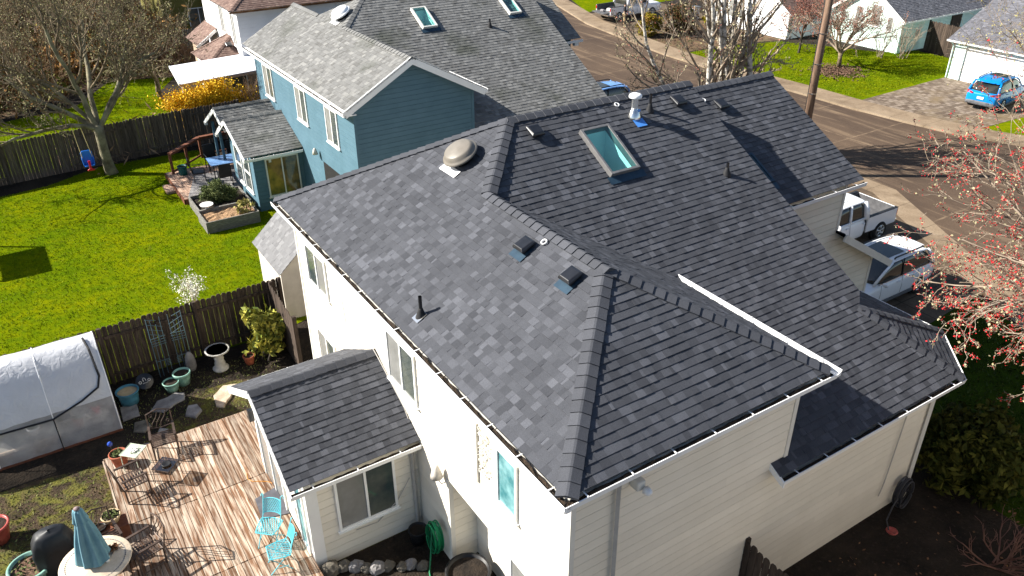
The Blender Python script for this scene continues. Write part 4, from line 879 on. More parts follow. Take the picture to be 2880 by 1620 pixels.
roof(GH, [(44.0, 10, 2.45), (44.0, 21.3, 2.45), (49.5, 21.3, 5.1), (49.5, 10, 5.1)], M['street_shingle'], 155); roof(GH, [(55, 10, 2.45), (55, 21.3, 2.45), (49.5, 21.3, 5.1), (49.5, 10, 5.1)], M['street_shingle'], 156, expo=.3)
gutter(GH, (43.92, 10, 2.45), (43.92, 21.3, 2.45), (1, 0, 0), debris=False); MB().tube([(44.02, 21.1, 2.35), (44.3, 20.98, 2.1), (44.32, 20.98, .05)], .045, 4).build('downspout', M['mint_siding'], GH)
shift()
NB = thing('house', 'unseen pale house added past the near side to bounce light onto the cream wall', 'house', (7, -10, 0))  # unseen house, added so its sunlit wall bounces light onto the near wall
siding(NB, [[(1, -5.2, -.2), (15, -5.2, -.8), (15, -5.2, 5.4), (1, -5.2, 5.4)]], M['shed_siding'], 170, (0, 1, 0)); siding(NB, [[(1, -15, -.2), (1, -5.2, -.2), (1, -5.2, 5.4), (1, -10.1, 8), (1, -15, 5.4)]], M['cream_siding'], 171, (-1, 0, 0))
roof(NB, [(.6, -4.8, 5.3), (15.4, -4.8, 5.3), (15.4, -10.1, 8.1), (.6, -10.1, 8.1)], M['street_shingle'], 172, expo=.3); roof(NB, [(.6, -15.4, 5.3), (15.4, -15.4, 5.3), (15.4, -10.1, 8.1), (.6, -10.1, 8.1)], M['street_shingle'], 173, expo=.3)
SHD = thing('shed', 'small garden shed with a pale shingle roof tucked beside the white wall', 'shed', (1.7, 16.8, 0))
vsiding(SHD, [[(.83, 15.72, 0), (.83, 18.0, 0), (.83, 18.0, 1.8), (.83, 15.72, 1.8)]], M['shed_siding'], 160, (-1, 0, 0)); vsiding(SHD, [[(.83, 15.72, 0), (2.9, 15.72, 0), (2.9, 15.72, 1.8), (1.87, 15.72, 2.75), (.83, 15.72, 1.8)]], M['shed_siding'], 161, (0, -1, 0))
roof(SHD, [(.72, 15.5, 1.76), (.72, 18.2, 1.76), (1.87, 18.2, 2.8), (1.87, 15.5, 2.8)], M['pale_shingle'], 162, expo=.16); roof(SHD, [(3.02, 15.5, 1.76), (3.02, 18.2, 1.76), (1.87, 18.2, 2.8), (1.87, 15.5, 2.8)], M['pale_shingle'], 163)
vsiding(SHD, [[(2.9, 15.72, 0), (2.9, 18, 0), (2.9, 18, 1.8), (2.9, 15.72, 1.8)]], M['shed_siding'], 164, (1, 0, 0))
PL = thing('utility_pole', 'brown wooden utility pole with a pale conduit beside the street', 'pole', (25.5, 16.2, -.7))
MB().tube([(25.5, 16.2, -.75), (25.5, 16.2, 11)], [.19, .14], 16).build('pole', M['pole_wood'], PL, True); MB().tube([(25.36, 16.30, -.7), (25.36, 16.30, 4.4), (25.38, 16.29, 11)], .035, 6).build('conduit', M['galvanised'], PL)
for z in (3.2, 4.5, 5.8): MB().lathe([(.185, 0), (.185, .04)], (25.5, 16.2, z), 16).build('strap', M['galvanised'], PL)
# ------------------------------------------------------------------ trees and plants
def rdir(rnd, d, ang):
    d = V(d).normalized(); a = d.orthogonal(); a.rotate(Matrix.Rotation(rnd.random() * 2 * PI, 3, d))
    return (d * math.cos(ang) + a.normalized() * math.sin(ang)).normalized()
def grow(rnd, p, d, L, r, lv, S, out, tips):
    """S: kids per level, ratio of lengths, spread, up pull, wobble; out[0] trunk mesh, out[1] branch mesh"""
    seg = S.get('seg', 4) if lv else S.get('seg', 4) + 1; pts = [V(p)]; rs = [r]; d = V(d).normalized(); last = lv >= len(S['kids'])
    for i in range(seg):
        d = (d + V((rnd.gauss(0, 1), rnd.gauss(0, 1), rnd.gauss(0, 1))) * S['wob'] + V((0, 0, S['up'] * (1 if lv else .4)))).normalized()
        pts.append(pts[-1] + d * (L / seg)); rs.append(max(S['rmin'] * .6, r * (1 - (i + 1) / seg * (S.get('taper', .5) if not last else .6))))
    (out[0] if lv <= S.get('tl', 0) else out[1]).tube(pts, rs, max(3, 9 - 2 * lv), cap=False, tone=rnd.random())
    if lv >= len(S['kids']) - 1: tips += [(q, lv) for q in pts[1:]]
    if last: return
    n = S['kids'][lv]
    for k in range(n):
        t = S.get('t0', .35) + (1 - S.get('t0', .35)) * (k + rnd.random()) / n if lv else S.get('t00', .55) + (1 - S.get('t00', .55)) * (k + rnd.random()) / n
        x = t * seg; i = min(int(x), seg - 1); q = pts[i].lerp(pts[i + 1], x - i); dd = pts[i + 1] - pts[i]
        rr = max(S['rmin'], (rs[i] + (rs[i + 1] - rs[i]) * (x - i)) * rnd.uniform(.5, .72))
        grow(rnd, q, rdir(rnd, dd, rnd.uniform(*S['ang'])), L * S['ratio'] * rnd.uniform(.7, 1.2), rr, lv + 1, S, out, tips)
def finish(root, out, tips, rnd, barks, fuzz=()):
    out[0].build('trunk', M[barks[0]], root, True)
    if out[1].v: out[1].build('crown', M[barks[1]], root, True)
    for name, mat, num, size, jit, asp in fuzz:
        mb = MB()
        for i in range(num):
            q, lv = rnd.choice(tips); mb.leaf(q + V((rnd.gauss(0, jit), rnd.gauss(0, jit), rnd.gauss(0, jit))), size * rnd.uniform(.5, 1.4), rnd, asp=asp)
        mb.build(name, M[mat], root)
# bare lichen-covered yard tree
rnd = random.Random(11); root = thing('bare_tree', 'big bare mossy tree by the grey fence, with the toddler swing hanging from it', 'tree', (-1.68, 32.25, 0))
out = [MB(), MB()]; tips = []
out[0].tube([(-1.6, 32.25, -.05), (-1.64, 32.25, .35), (-1.68, 32.22, 1.1), (-1.67, 32.2, 1.8), (-1.66, 32.2, 2.3)], [.30, .235, .20, .20, .22], 12)
S = dict(kids=[6, 7, 6], ratio=.56, ang=(.35, 1.0), up=.10, wob=.16, rmin=.010, seg=6, tl=0, t00=.25)
for d, L, r in (((-.75, .3, .62), 4.6, .12), ((-.30, .15, 1), 4.8, .13), ((.10, .25, 1), 4.9, .13), ((.62, -.1, .85), 4.0, .11), ((-1, -.35, .32), 4.0, .10), ((.75, .45, .62), 4.2, .10), ((-.4, .7, .8), 4.2, .10)):
    grow(rnd, (-1.67 + d[0] * .1, 32.2 + d[1] * .1, 2.15), d, L, r, 0, S, out, tips)
finish(root, out, tips, rnd, ('mossy_bark', 'bark'), (('lichen', 'lichen', 7500, .05, .05, 1.4),))
# the thicket: three grown trees, copied
protos = []
for k, (bk, sd) in enumerate((('mossy_bark', 21), ('twig_brown', 22), ('bark', 23))):
    rnd = random.Random(sd); root = thing('thicket_tree', 'bare lichen-grown tree in the tangled thicket beyond the back lawns', 'tree', (0, 0, 0), local=True, group='bare trees of the thicket')
    out = [MB(), MB()]; tips = []
    if k == 1:
        S = dict(kids=[6, 5, 4], ratio=.5, ang=(.25, .8), up=.12, wob=.12, rmin=.011, seg=5, tl=-1, t00=.2)
        out[0].tube([(0, 0, -.1), (0, 0, .5)], [.18, .14], 8)
        for i in range(6):
            a = i * 1.05; grow(rnd, (.1 * math.cos(a), .1 * math.sin(a), .2), (.6 * math.cos(a), .6 * math.sin(a), 1), 4.4, .06, 0, S, out, tips)
    else:
        S = dict(kids=[6, 6, 5, 4], ratio=.60, ang=(.4, 1.05), up=.10, wob=.15, rmin=.012, seg=4, tl=0, t00=.35); grow(rnd, (0, 0, -.1), (.05, .02, 1), 3.6, .2, 0, S, out, tips)
    finish(root, out, tips, rnd, (bk, ('bark', 'twig_brown', 'bark')[k]), (('lichen', 'lichen', (2300, 1100, 2300)[k], .075, .07, 1.4),))
    protos.append(root)
rnd = random.Random(31)
spots = [(-7, 46), (-4.2, 47.5), (-1.6, 49.5), (1.6, 51.5), (-9.5, 50), (-6, 53), (-2.8, 55), (.8, 56.5), (3.6, 56), (-9, 57), (-5, 60), (-1.5, 62), (2.5, 63), (5.2, 60), (-8, 65), (-4, 77), (0, 79), (4, 76), (7.6, 71), (-8, 73), (-6.8, 43.8), (-10.4, 45), (-3.2, 45.2), (-5.5, 68), (6.3, 66), (3, 83), (-2, 86), (-9, 40.5)]
for i, (x, y) in enumerate(spots):
    pr = protos[i % 3]; loc = (x + rnd.uniform(-.5, .5), y + rnd.uniform(-.6, .6), 0); s = rnd.uniform(.72, 1.08) * (1.1 if y > 60 else .9)
    if i < 3: pr.location = loc; pr.rotation_euler.z = rnd.random() * 6; pr.scale = (s, s, s)
    else: dup(pr, loc, rnd.random() * 6.28, scale=s)
rnd = random.Random(41); root = thing('bare_tree', 'small crooked bare tree on the far lawn, left of the patio cover', 'tree', (3.0, 43.6, 0)); out = [MB(), MB()]; tips = []
grow(rnd, (3.0, 43.6, -.05), (-.25, -.1, 1), 2.2, .17, 0, dict(kids=[6, 6, 5], ratio=.8, ang=(.5, 1.2), up=.02, wob=.18, rmin=.012, seg=5, tl=0, t00=.55), out, tips); finish(root, out, tips, rnd, ('bark', 'bark'), (('lichen', 'lichen', 1600, .07, .07, 1.4),))
# understory of the thicket
def scatter_leaves(name, mat, boxes, num, size, seed, asp=1.6):
    rnd = random.Random(seed); mb = MB(); cl = []
    for (x0, y0, x1, y1, h) in boxes:
        for i in range(int((x1 - x0) * (y1 - y0) / 2.2)): cl.append((rnd.uniform(x0, x1), rnd.uniform(y0, y1), rnd.uniform(.3, h), rnd.uniform(.4, 1.1)))
    for i in range(num):
        x, y, z, r = rnd.choice(cl); mb.leaf((x + rnd.gauss(0, r), y + rnd.gauss(0, r), abs(z + rnd.gauss(0, r * .5))), size * rnd.uniform(.5, 1.5), rnd, asp=asp)
    return struct(name, mb, M[mat], kind='stuff')
bxs = [(-12, 43.5, -2, 52, 1.5), (-2, 50, 5, 58, 1.5), (-10, 52, 6.5, 64, 1.6), (-8, 73, 8, 90, 2.0)]
scatter_leaves('undergrowth', 'undergrowth', bxs, 26000, .14, 51, 2.4); scatter_leaves('undergrowth', 'undergrowth_green', bxs, 20000, .13, 52, 2.0)
scatter_leaves('brush_pile', 'twig_brown', [(-3.6, 34.2, -1.0, 35.2, .35), (-.2, 35.0, 2.2, 36.2, .4)], 900, .07, 53, 7)
mb = MB(); rnd = random.Random(54)
for i in range(2600):
    x, y = rnd.choice(((rnd.uniform(-11, 5), rnd.uniform(44, 62)), (rnd.uniform(2, 7), rnd.uniform(46, 58)))); 
    if y < 48 and x > -1.5: continue
    h = rnd.uniform(.8, 2.6); mb.tube([(x, y, 0), (x + rnd.gauss(0, .2), y + rnd.gauss(0, .2), h * .5), (x + rnd.gauss(0, .6), y + rnd.gauss(0, .6), h)], [.016, .012, .006], 3, cap=False)
struct('thicket_canes', mb, M['twig_brown'], kind='stuff')
# blobs of leaves: shrubs
leafm('rhodo_leaf', (.020, .032, .006), (.085, .08, .014), .45, 1.6)
def shrub(name, label, cat, c, rad, num, size, mat, seed, stems=8, clumps=14, mat2=None, f2=.3, asp=1.6, group=None, stem_mat='dark_bark', hollow=.35):
    rnd = random.Random(seed); root = thing(name, label, cat, (c[0], c[1], 0), group=group); cl = []
    for i in range(clumps):
        while True:
            p = V((rnd.uniform(-1, 1), rnd.uniform(-1, 1), rnd.uniform(-1, 1)))
            if hollow < p.length < 1: break
        cl.append((V(c) + V((p.x * rad[0] * .78, p.y * rad[1] * .78, p.z * rad[2] * .78)), rnd.uniform(.22, .42)))
    mbs = [MB(), MB()]
    for i in range(num):
        q, k = rnd.choice(cl); g = V((rnd.gauss(0, 1), rnd.gauss(0, 1), rnd.gauss(0, 1))); g = g.normalized() * (abs(rnd.gauss(.75, .3)))
        p = q + V((g.x * k * rad[0], g.y * k * rad[1], g.z * k * rad[2]))
        if p.z < .03: continue
        mbs[1 if (mat2 and rnd.random() < f2) else 0].leaf(p, size * rnd.uniform(.6, 1.4), rnd, asp=asp)
    mbs[0].build('foliage', M[mat], root)
    if mat2: mbs[1].build('foliage', M[mat2], root)
    mb = MB()
    for i in range(stems):
        q, k = rnd.choice(cl); b = V((c[0] + rnd.gauss(0, .12), c[1] + rnd.gauss(0, .12), 0)); mb.tube([b, b.lerp(q, .5) + V((rnd.gauss(0, .08), rnd.gauss(0, .08), 0)), q], [.03, .02, .008], 5, cap=False)
    mb.build('stems', M[stem_mat], root); return root
shrub('forsythia', 'long yellow forsythia hedge in full flower behind the grey fence', 'shrub', (4.0, 36.0, 1.25), (2.9, 1.0, 1.35), 20000, .066, 'yellow_blossom', 61, 30, 34, asp=1.3, stem_mat='twig_brown', hollow=.1)
shrub('hand_leaf_shrub', 'yellow-green big-leaved shrub in the fence corner by the white wall', 'shrub', (-.35, 14.2, .9), (.75, .55, .95), 1300, .12, 'variegated_leaf', 62, 9, 18, mat2='shade_leaf', f2=.3, asp=2.2)
shrub('rosemary_bush', 'grey-green rosemary bush filling the raised bed by the blue wall', 'shrub', (1.5, 25.75, .75), (.85, .62, .5), 5200, .03, 'rosemary_leaf', 63, 20, 26, asp=6, hollow=.1)
shift(2.20, 2.36, -.7)
shift(0, 0, -.7)
shrub('hedge', 'yellow-green and orange evergreen hedge beside the man and pickup', 'shrub', (38.75, 41.9, .85), (1.15, .95, 1.0), 11000, .065, 'hedge_leaf', 64, 8, 26, mat2='brown_leaf', f2=.18, asp=1.7)
shrub('broad_shrub', 'dark reddish bare-topped shrub behind the orange hedge', 'shrub', (41.0, 40.9, 1.3), (1.9, 1.7, 1.5), 8000, .08, 'dark_shrub_leaf', 65, 26, 24, mat2='brown_leaf', f2=.35)
shift(0, 0, -.15)
shrub('rhododendron', 'large shaded green shrub beside the right corner of the cream house', 'shrub', (12.05, -.05, .95), (1.45, 1.25, 1.05), 9500, .085, 'rhodo_leaf', 66, 14, 34, asp=2.4)
shift(2.47, 2.38, -.7)
shrub('small_shrub', 'small green-yellow shrub by the white house bin, across the street', 'shrub', (43.2, 40.0, .5), (.6, .6, .55), 700, .10, 'hedge_leaf', 67, 5, 10)
shift()
shrub('dry_perennial', 'yellowing tuft of spent plants in the straw bed', 'plant', (1.95, 23.95, .6), (.42, .3, .3), 420, .05, 'yellow_leaf', 68, 16, 10, asp=4, stem_mat='twig_pale')
# white blossom sapling
rnd = random.Random(71); root = thing('blossom_tree', 'little plum tree in white blossom just over the back fence', 'tree', (-1.62, 16.5, 0)); out = [MB(), MB()]; tips = []
grow(rnd, (-1.62, 16.5, 0), (.04, 0, 1), 1.25, .03, 0, dict(kids=[7, 5], ratio=.6, ang=(.5, 1.1), up=.06, wob=.12, rmin=.007, seg=4, tl=0, t00=.6), out, tips); finish(root, out, tips, rnd, ('bark', 'twig_brown'), (('blossom', 'white_blossom', 1500, .036, .045, 1.1),))
# pale multi-stem street tree
rnd = random.Random(81); root = thing('street_tree', 'pale multi-stem bare tree rising behind the charcoal ridge', 'tree', (24.2, 20.1, 0)); out = [MB(), MB()]; tips = []
S = dict(kids=[9, 5, 4], ratio=.30, ang=(.3, .85), up=.08, wob=.07, rmin=.011, seg=7, tl=0, t00=.22, taper=.6)
for px, py, dx, dy, L, r in ((-.95, .65, -.26, .16, 8.5, .13), (-.72, .5, -.05, .03, 8.8, .17), (-.25, .15, -.02, .02, 8.8, .17), (.1, -.1, .03, -.02, 9, .18), (.45, -.32, .05, -.04, 9.2, .20), (.85, -.55, .13, -.09, 8.8, .19), (.0, .25, .0, .02, 8.6, .14), (.35, .05, .10, -.03, 8.6, .14), (-.5, .2, .05, .02, 8.6, .13), (.7, -.25, .03, .02, 8.4, .13)):
    grow(rnd, (24.2 + px, 20.1 + py, -.75), (dx, dy, 1), L, r, 0, S, out, tips)
S2 = dict(kids=[7, 5, 3], ratio=.36, ang=(.3, .8), up=.02, wob=.12, rmin=.010, seg=7, tl=-1, t00=.3, taper=.7)
for d, L, z0 in (((-.95, .62, .55), 5.2, 2.0), ((-.75, .5, .95), 5.2, 2.4), ((.8, -.5, .95), 3.6, 3.0), ((-.9, .7, .2), 4.0, 2.6)): grow(rnd, (24.1, 20.2, z0), d, L, .075, 0, S2, out, tips)
finish(root, out, tips, rnd, ('birch_bark', 'twig_pale'), (('lichen', 'lichen_pale', 5200, .06, .05, 1.4), ('buds', 'pink_bud', 2200, .05, .10, 1.3)))
# red-budded maple at the right edge
rnd = random.Random(93); root = thing('maple', 'red-budded pale-branched maple reaching in from the right edge', 'tree', (14.45, -3.05, -.5)); out = [MB(), MB()]; tips = []
out[0].tube([(14.45, -3.05, -.6), (14.4, -2.95, 2.0), (14.25, -2.85, 4.2)], [.32, .24, .2], 12)
S = dict(kids=[12, 6, 4], ratio=.26, ang=(.3, .95), up=-.01, wob=.16, rmin=.007, seg=9, tl=-1, t00=.30, taper=.8)
for tx, ty, tz in ((10.7, 1.75, 6.3), (11.2, 1.0, 7.1), (11.3, .7, 5.4), (10.9, .45, 4.9), (11.1, .05, 4.1), (11.5, .3, 6.5), (10.9, 1.15, 5.2), (12.1, .2, 7.4), (11.4, -.3, 5.1), (11.3, 1.45, 5.9), (11.8, .9, 6.2), (11.9, -.1, 5.8), (11.6, .5, 4.6), (12.2, .6, 5.2), (11.1, .8, 6.0), (12.3, -.2, 6.6), (12.4, -.6, 4.4), (11.9, -.5, 3.7), (12.6, .2, 4.2), (10.8, .9, 5.7), (11.75, 1.65, 7.0), (11.75, 2.55, 6.5), (11.75, 2.15, 5.9), (11.75, 2.95, 5.7), (11.65, 1.85, 6.3), (11.95, 1.35, 7.5), (12.3, 1.9, 7.4), (12.2, 2.3, 6.9)):
    o_ = V((14.25, -2.85, 4.1)); d_ = V((tx + .75, ty - .35, tz + .7)) - o_; grow(rnd, o_, d_ + V((0, 0, .5)), d_.length * 1.06, .06, 0, S, out, tips)
finish(root, out, tips, rnd, ('bark', 'twig_pale'), (('lichen', 'lichen_pale', 9000, .038, .028, 1.3), ('buds', 'red_bud', 22000, .030, .028, 1.2)))
# round red tree in the mulch ring
shift(2.36, 1.66, -.7)
# across the street
flat('mulch_ring', [(39.95 + 1.95 * math.cos(t) * (1 + .06 * math.sin(3 * t)), 25.4 + 1.75 * math.sin(t) * (1 + .05 * math.cos(4 * t))) for t in [i * PI / 12 for i in range(24)]], .05, 'mulch')
rnd = random.Random(101); root = thing('ornamental_tree', 'round-headed red-budded tree standing in a mulch ring', 'tree', (41.0, 26.1, 0)); out = [MB(), MB()]; tips = []
out[0].tube([(41.0, 26.1, 0), (40.95, 26.1, .6), (40.9, 26.1, 1.0)], [.17, .13, .15], 9)
for i in range(8):
    a = i * .785; grow(rnd, (40.9, 26.1, .95), (1.0 * math.cos(a), 1.0 * math.sin(a), .8 + .3 * (i % 2)), 2.7, .075, 0, dict(kids=[8, 6, 4], ratio=.52, ang=(.3, .9), up=.08, wob=.14, rmin=.010, seg=4, tl=-1, t00=.3), out, tips)
finish(root, out, tips, rnd, ('bark', 'twig_pale'), (('buds', 'pink_bud', 3400, .055, .07, 1.5),))
shift(2.40, 1.87, -.7)
rnd = random.Random(103); root = thing('ornamental_tree', 'thin dark-stemmed reddish tree by the white house corner, left of the mulch ring', 'tree', (41.8, 30.0, 0)); out = [MB(), MB()]; tips = []
grow(rnd, (41.8, 30, 0), (0, 0, 1), 2.1, .09, 0, dict(kids=[11, 7, 4], ratio=.75, ang=(.4, .95), up=.05, wob=.12, rmin=.010, seg=4, tl=0, t00=.4), out, tips); finish(root, out, tips, rnd, ('dark_bark', 'twig_red'), (('buds', 'pink_bud', 2600, .06, .07, 1.5),))
def bare_shrub(name, label, x, y, h, num, mat, seed, group=None, spread=.35):
    rnd = random.Random(seed); root = thing(name, label, 'shrub', (x, y, 0), group=group); out = [MB(), MB()]; tips = []
    for i in range(num): grow(rnd, (x + rnd.gauss(0, .12), y + rnd.gauss(0, .12), 0), (rnd.gauss(0, spread), rnd.gauss(0, spread), 1), h, .022, 0, dict(kids=[4, 3], ratio=.42, ang=(.25, .7), up=.05, wob=.1, rmin=.006, seg=4, tl=-1, t00=.35), out, tips)
    out[1].build('stems', M[mat], root)
shift(2.61, 1.65, -.7)
bare_shrub('bare_shrub', 'bare twiggy shrub against the left end of the mint wall', 45.3, 26.2, 1.9, 11, 'twig_pale', 111); bare_shrub('bare_shrub', 'bare spreading shrub at the shaded mint corner', 46.3, 25.2, 2.0, 12, 'twig_pale', 112)
shift()
bare_shrub('bare_shrub', 'upright bare shrub before the dark window of the tan wall', 6.0, 35.6, 1.9, 12, 'twig_brown', 113, spread=.18); bare_shrub('bare_shrub', 'upright bare shrub at the blue corner of the far fence', 7.2, 35.4, 2.0, 12, 'twig_brown', 114, spread=.16)
bare_shrub('bare_shrub', 'low tangle of bare reddish twigs in the dark soil, bottom right', 10.1, -2.0, .9, 16, 'twig_red', 115, spread=.7)
shift(2.38, 0.92, -.7)
shift(0, 0, -.7); rnd = random.Random(117); root = thing('bare_tree', 'greenish twiggy tree overhanging the pale garage roof, top right corner', 'tree', (43.0, 14.1, 0)); out = [MB(), MB()]; tips = []
grow(rnd, (43.0, 14.1, 0), (-.05, .12, 1), 3.2, .17, 0, dict(kids=[9, 6, 5, 4], ratio=.72, ang=(.5, 1.1), up=.05, wob=.13, rmin=.010, seg=4, tl=0, t00=.5), out, tips); finish(root, out, tips, rnd, ('bark', 'twig_pale'), (('buds', 'yellow_leaf', 2500, .06, .08, 1.5),))
shift()
rnd = random.Random(119); mb = MB()
for i in range(170): mb.leaf((rnd.uniform(6, 13.5), rnd.uniform(-4, .1), .02), .04 * rnd.uniform(.5, 1.6), rnd, up=3)
struct('leaf_litter', mb, M['brown_leaf'], kind='stuff'); 
mb = MB(); rnd = random.Random(120); shift(2.31, 1.71, -.7)
for i in range(1500): x, y = 40.0 + rnd.gauss(0, .8), 25.3 + rnd.gauss(0, .7); mb.leaf((x, y, .06), .11 * rnd.uniform(.5, 1.4), rnd, up=2)
for i in range(900): mb.leaf((rnd.uniform(36, 44), rnd.uniform(34.3, 40.5), .04), .09 * rnd.uniform(.5, 1.4), rnd, up=2)
struct('leaf_litter', mb, M['mulch'], kind='stuff')
shift()
# ------------------------------------------------------------------ our deck and garden
DK = thing('deck', 'weathered reddish-white timber deck behind the sunroom', 'deck', (-3.6, 8, 0)); rnd = random.Random(201); mb = MB()
def planks(x0, x1, y0, y1, z):
    x = x0
    while x < x1 - .03:
        w_ = min(.138, x1 - x); mb.box((x + w_ / 2, (y0 + y1) / 2 + rnd.uniform(-.012, .012), z - .02 + rnd.uniform(-.003, .003)), (w_ - .007, y1 - y0 - .012, .04), rnd.uniform(-.0012, .0012), rnd.random()); x += .142
planks(-5.22, -.35, 8.95, 11.52, .3); planks(-5.22, -2.05, 6.55, 8.94, .3); planks(-6.75, -5.23, 4.2, 8.42, .3); planks(-5.22, -2.05, 4.2, 6.54, .3)
mb.build('deck_boards', M['deck_wood'], DK); MB().b2((-5.24, 11.525, .02), (-.4, 11.56, .29)).build('skirt', M['deck_wood'], DK); MB().b2((-5.27, 8.45, .02), (-5.235, 11.5, .29)).build('skirt', M['deck_wood'], DK)
MB().b2((-5.2, 4.2, .05), (-2.1, 11.4, .24)).build('joists', M['tyre'], DK)
MB().prism([(-2.56, 8.2, .305), (-2.05, 8.32, .305), (-2.04, 7.35, .305), (-2.62, 7.5, .305)], (0, 0, 0), (0, 0, .018)).solo('door_mat', M['mat_grey'], 'dark grey door mat on the deck under the turquoise chairs', 'mat')
mb = MB()
for i in range(5): mb.beam((-1.80 + i * .028, 11.28 - .03 * i, .305), (-1.74 + i * .028, 11.06 - .03 * i, .305), .02, .012)
mb.solo('deck_vent', M['black_metal'], 'small dark vent grille let into the deck by the sunroom corner', 'vent')
def bend(c, r, a0, a1, f, n=8): return [f(c[0] + r * math.cos(a0 + (a1 - a0) * i / n), c[1] + r * math.sin(a0 + (a1 - a0) * i / n)) for i in range(n + 1)]
def iron_chair(label, loc, rz):
    t = thing('patio_chair', label, 'chair', loc, rz, group='bronze wrought iron chairs', local=True); W_, D_ = .275, .26
    mb = MB()
    for s in (-1, 1):
        mb = MB(); mb.tube([(s * W_, -D_, 0), (s * W_, -D_, .62), (s * W_, -D_ + .05, .64)], 0.0202, 6); mb.build('leg', M['iron_bronze'], t)
        MB().tube([(s * W_, D_, 0), (s * W_, D_, .42)], 0.0202, 6).build('leg', M['iron_bronze'], t)
        MB().beam((s * W_, -D_ - .02, .645), (s * W_, D_ + .02, .645), .055, .026).build('armrest', M['iron_bronze'], t)
        MB().tube([(s * W_, -D_, .05), (s * W_, D_, .05)], 0.0139, 5).build('side_rail', M['iron_bronze'], t)
    mb = MB(); mb.tube([(-W_, -D_, .41), (W_, -D_, .41), (W_, D_, .41), (-W_, D_, .41), (-W_, -D_, .41)], 0.0170, 6)
    for i in range(8): mb.beam((-W_, -D_ + .06 * i + .03, .415), (W_, -D_ + .06 * i + .03, .415), .036, .012)
    mb.build('seat', M['iron_bronze'], t)
    y = lambda z: D_ + .02 + (z - .4) * .22
    f = lambda x, z: (x, y(z), z); mb = MB()
    mb.tube([f(-W_, .40), f(-W_, .93), f(-.17, .96), f(0, 1.01), f(.17, .96), f(W_, .93), f(W_, .40)], 0.0170, 6); mb.tube([f(-W_, .56), f(0, .53), f(W_, .56)], 0.0139, 5)
    for o in (-.1, 0, .1): mb.tube([f(o - .10, .57), f(o - .07, .67), f(o + .03, .80), f(o + .09, .95)], 0.0109, 5)
    for cx, cz in ((-.18, .87), (.18, .66)): mb.tube(bend((cx, cz), .035, 0, 5.6, f), 0.0093, 5)
    mb.build('backrest', M['iron_bronze'], t); return t
iron_chair('bronze wrought iron chair with its back to the stepping stones', (-3.86, 11.02, .3), -.12)
iron_chair('bronze wrought iron chair at the deck edge with its back to the mossy yard', (-4.78, 9.92, .3), R(98))
def small_table(label, c, rz, h, s, mat, top, name='side_table'):
    t = thing(name, label, 'table', c, rz, local=True); mb = MB(); mb.tube([(-s, -s, h), (s, -s, h), (s, s, h), (-s, s, h), (-s, -s, h)], .012, 6); mb.build('table_frame', M[mat], t)
    if top == 'mesh':
        mb = MB()
        for i in range(1, 24): mb.beam((-s + 2 * s * i / 24, -s, h), (-s + 2 * s * i / 24, s, h), .011, .006); mb.beam((-s, -s + 2 * s * i / 24, h - .006), (s, -s + 2 * s * i / 24, h - .006), .011, .005)
        mb.build('tabletop', M[mat], t)
    else: MB().box((0, 0, h + .008), (2 * s, 2 * s, .01)).build('tabletop', M[top], t)
    for a, b in ((-1, -1), (1, -1), (1, 1), (-1, 1)): MB().tube([(a * s * .92, b * s * .92, h), (a * s * .98, b * s * .98, 0)], .010, 5).build('leg', M[mat], t)
    return t
small_table('pale green mesh side table holding a white flower ornament', (-4.58, 10.80, .3), R(45), .52, .215, 'pale_green_metal', 'mesh')
small_table('brown glass-topped side table between the two bronze chairs', (-4.04, 10.0, .3), R(45), .42, .22, 'iron_bronze', 'table_glass')
rnd = random.Random(203); mb = MB()
for k in range(16):
    a = k * .785; r_ = .05 + .05 * (k > 7); p = V((-4.58 + r_ * math.cos(a), 10.80 + r_ * math.sin(a), .85 + .012 * (k < 8))); mb.lathe([(0, -.012), (.035, 0), (.03, .012), (0, .016)], p, 8, squash=(1, .7))
mb.solo('flower_ornament', M['pale_ornament'], 'white rosette ornament lying on the pale green table', 'ornament')
mb = MB(); mb.lathe([(.05, 0), (.10, .02), (.11, .035), (.09, .035), (.05, .02), (0, .02)], (-4.02, 9.97, .735), 18); mb.solo('dish', M['black_plastic'], 'small dark dish on the brown glass table', 'dish', smooth=True)
def pot(label, c, r, h, mat, fill='soil', name='plant_pot', rim=.035, taper=.72, plant=None, cat='pot', group=None):
    t = thing(name, label, cat, c, group=group)
    x, y, z = c; MB().lathe([(r * taper, 0), (r * .9, h * .55), (r * .97, h - rim * 2), (r * 1.06, h - rim * 1.6), (r * 1.08, h - rim * .3), (r * 1.04, h), (r * .93, h), (r * .90, h * .6)], c, 28).build('body', M[mat], t, True)
    o = MB().lathe([(r * .93, h * .86), (r * .5, h * .885), (0, h * .88)], c, 20).build('soil', M[fill], t)
    if plant:
        rnd = random.Random(int(x * 1000)); mb = MB()
        for i in range(90): a = rnd.random() * 6.28; q = rnd.random() ** .5 * r * .8; mb.leaf((x + q * math.cos(a), y + q * math.sin(a), z + h * .9 + rnd.random() * .07), .045, rnd)
        mb.build('plant', M[plant], t)
    return t
pot('tall red-rimmed terracotta pot of herbs at the deck corner', (-4.90, 11.12, .3), .20, .36, 'terracotta', plant='rosemary_leaf')
pot('squat tan pot with low green plants on the corner planter box', (-5.40, 8.92, .62), .19, .17, 'tan_glaze', plant='rosemary_leaf', rim=.025); pot('small black pot beside the tan pot on the planter box', (-5.66, 8.80, .40), .12, .28, 'black_plastic', rim=.015)
MB().b2((-5.66, 8.62, .3), (-5.12, 9.0, .62)).solo('planter_box', M['red_wood'], 'low reddish wooden box under the tan pot', 'planter')
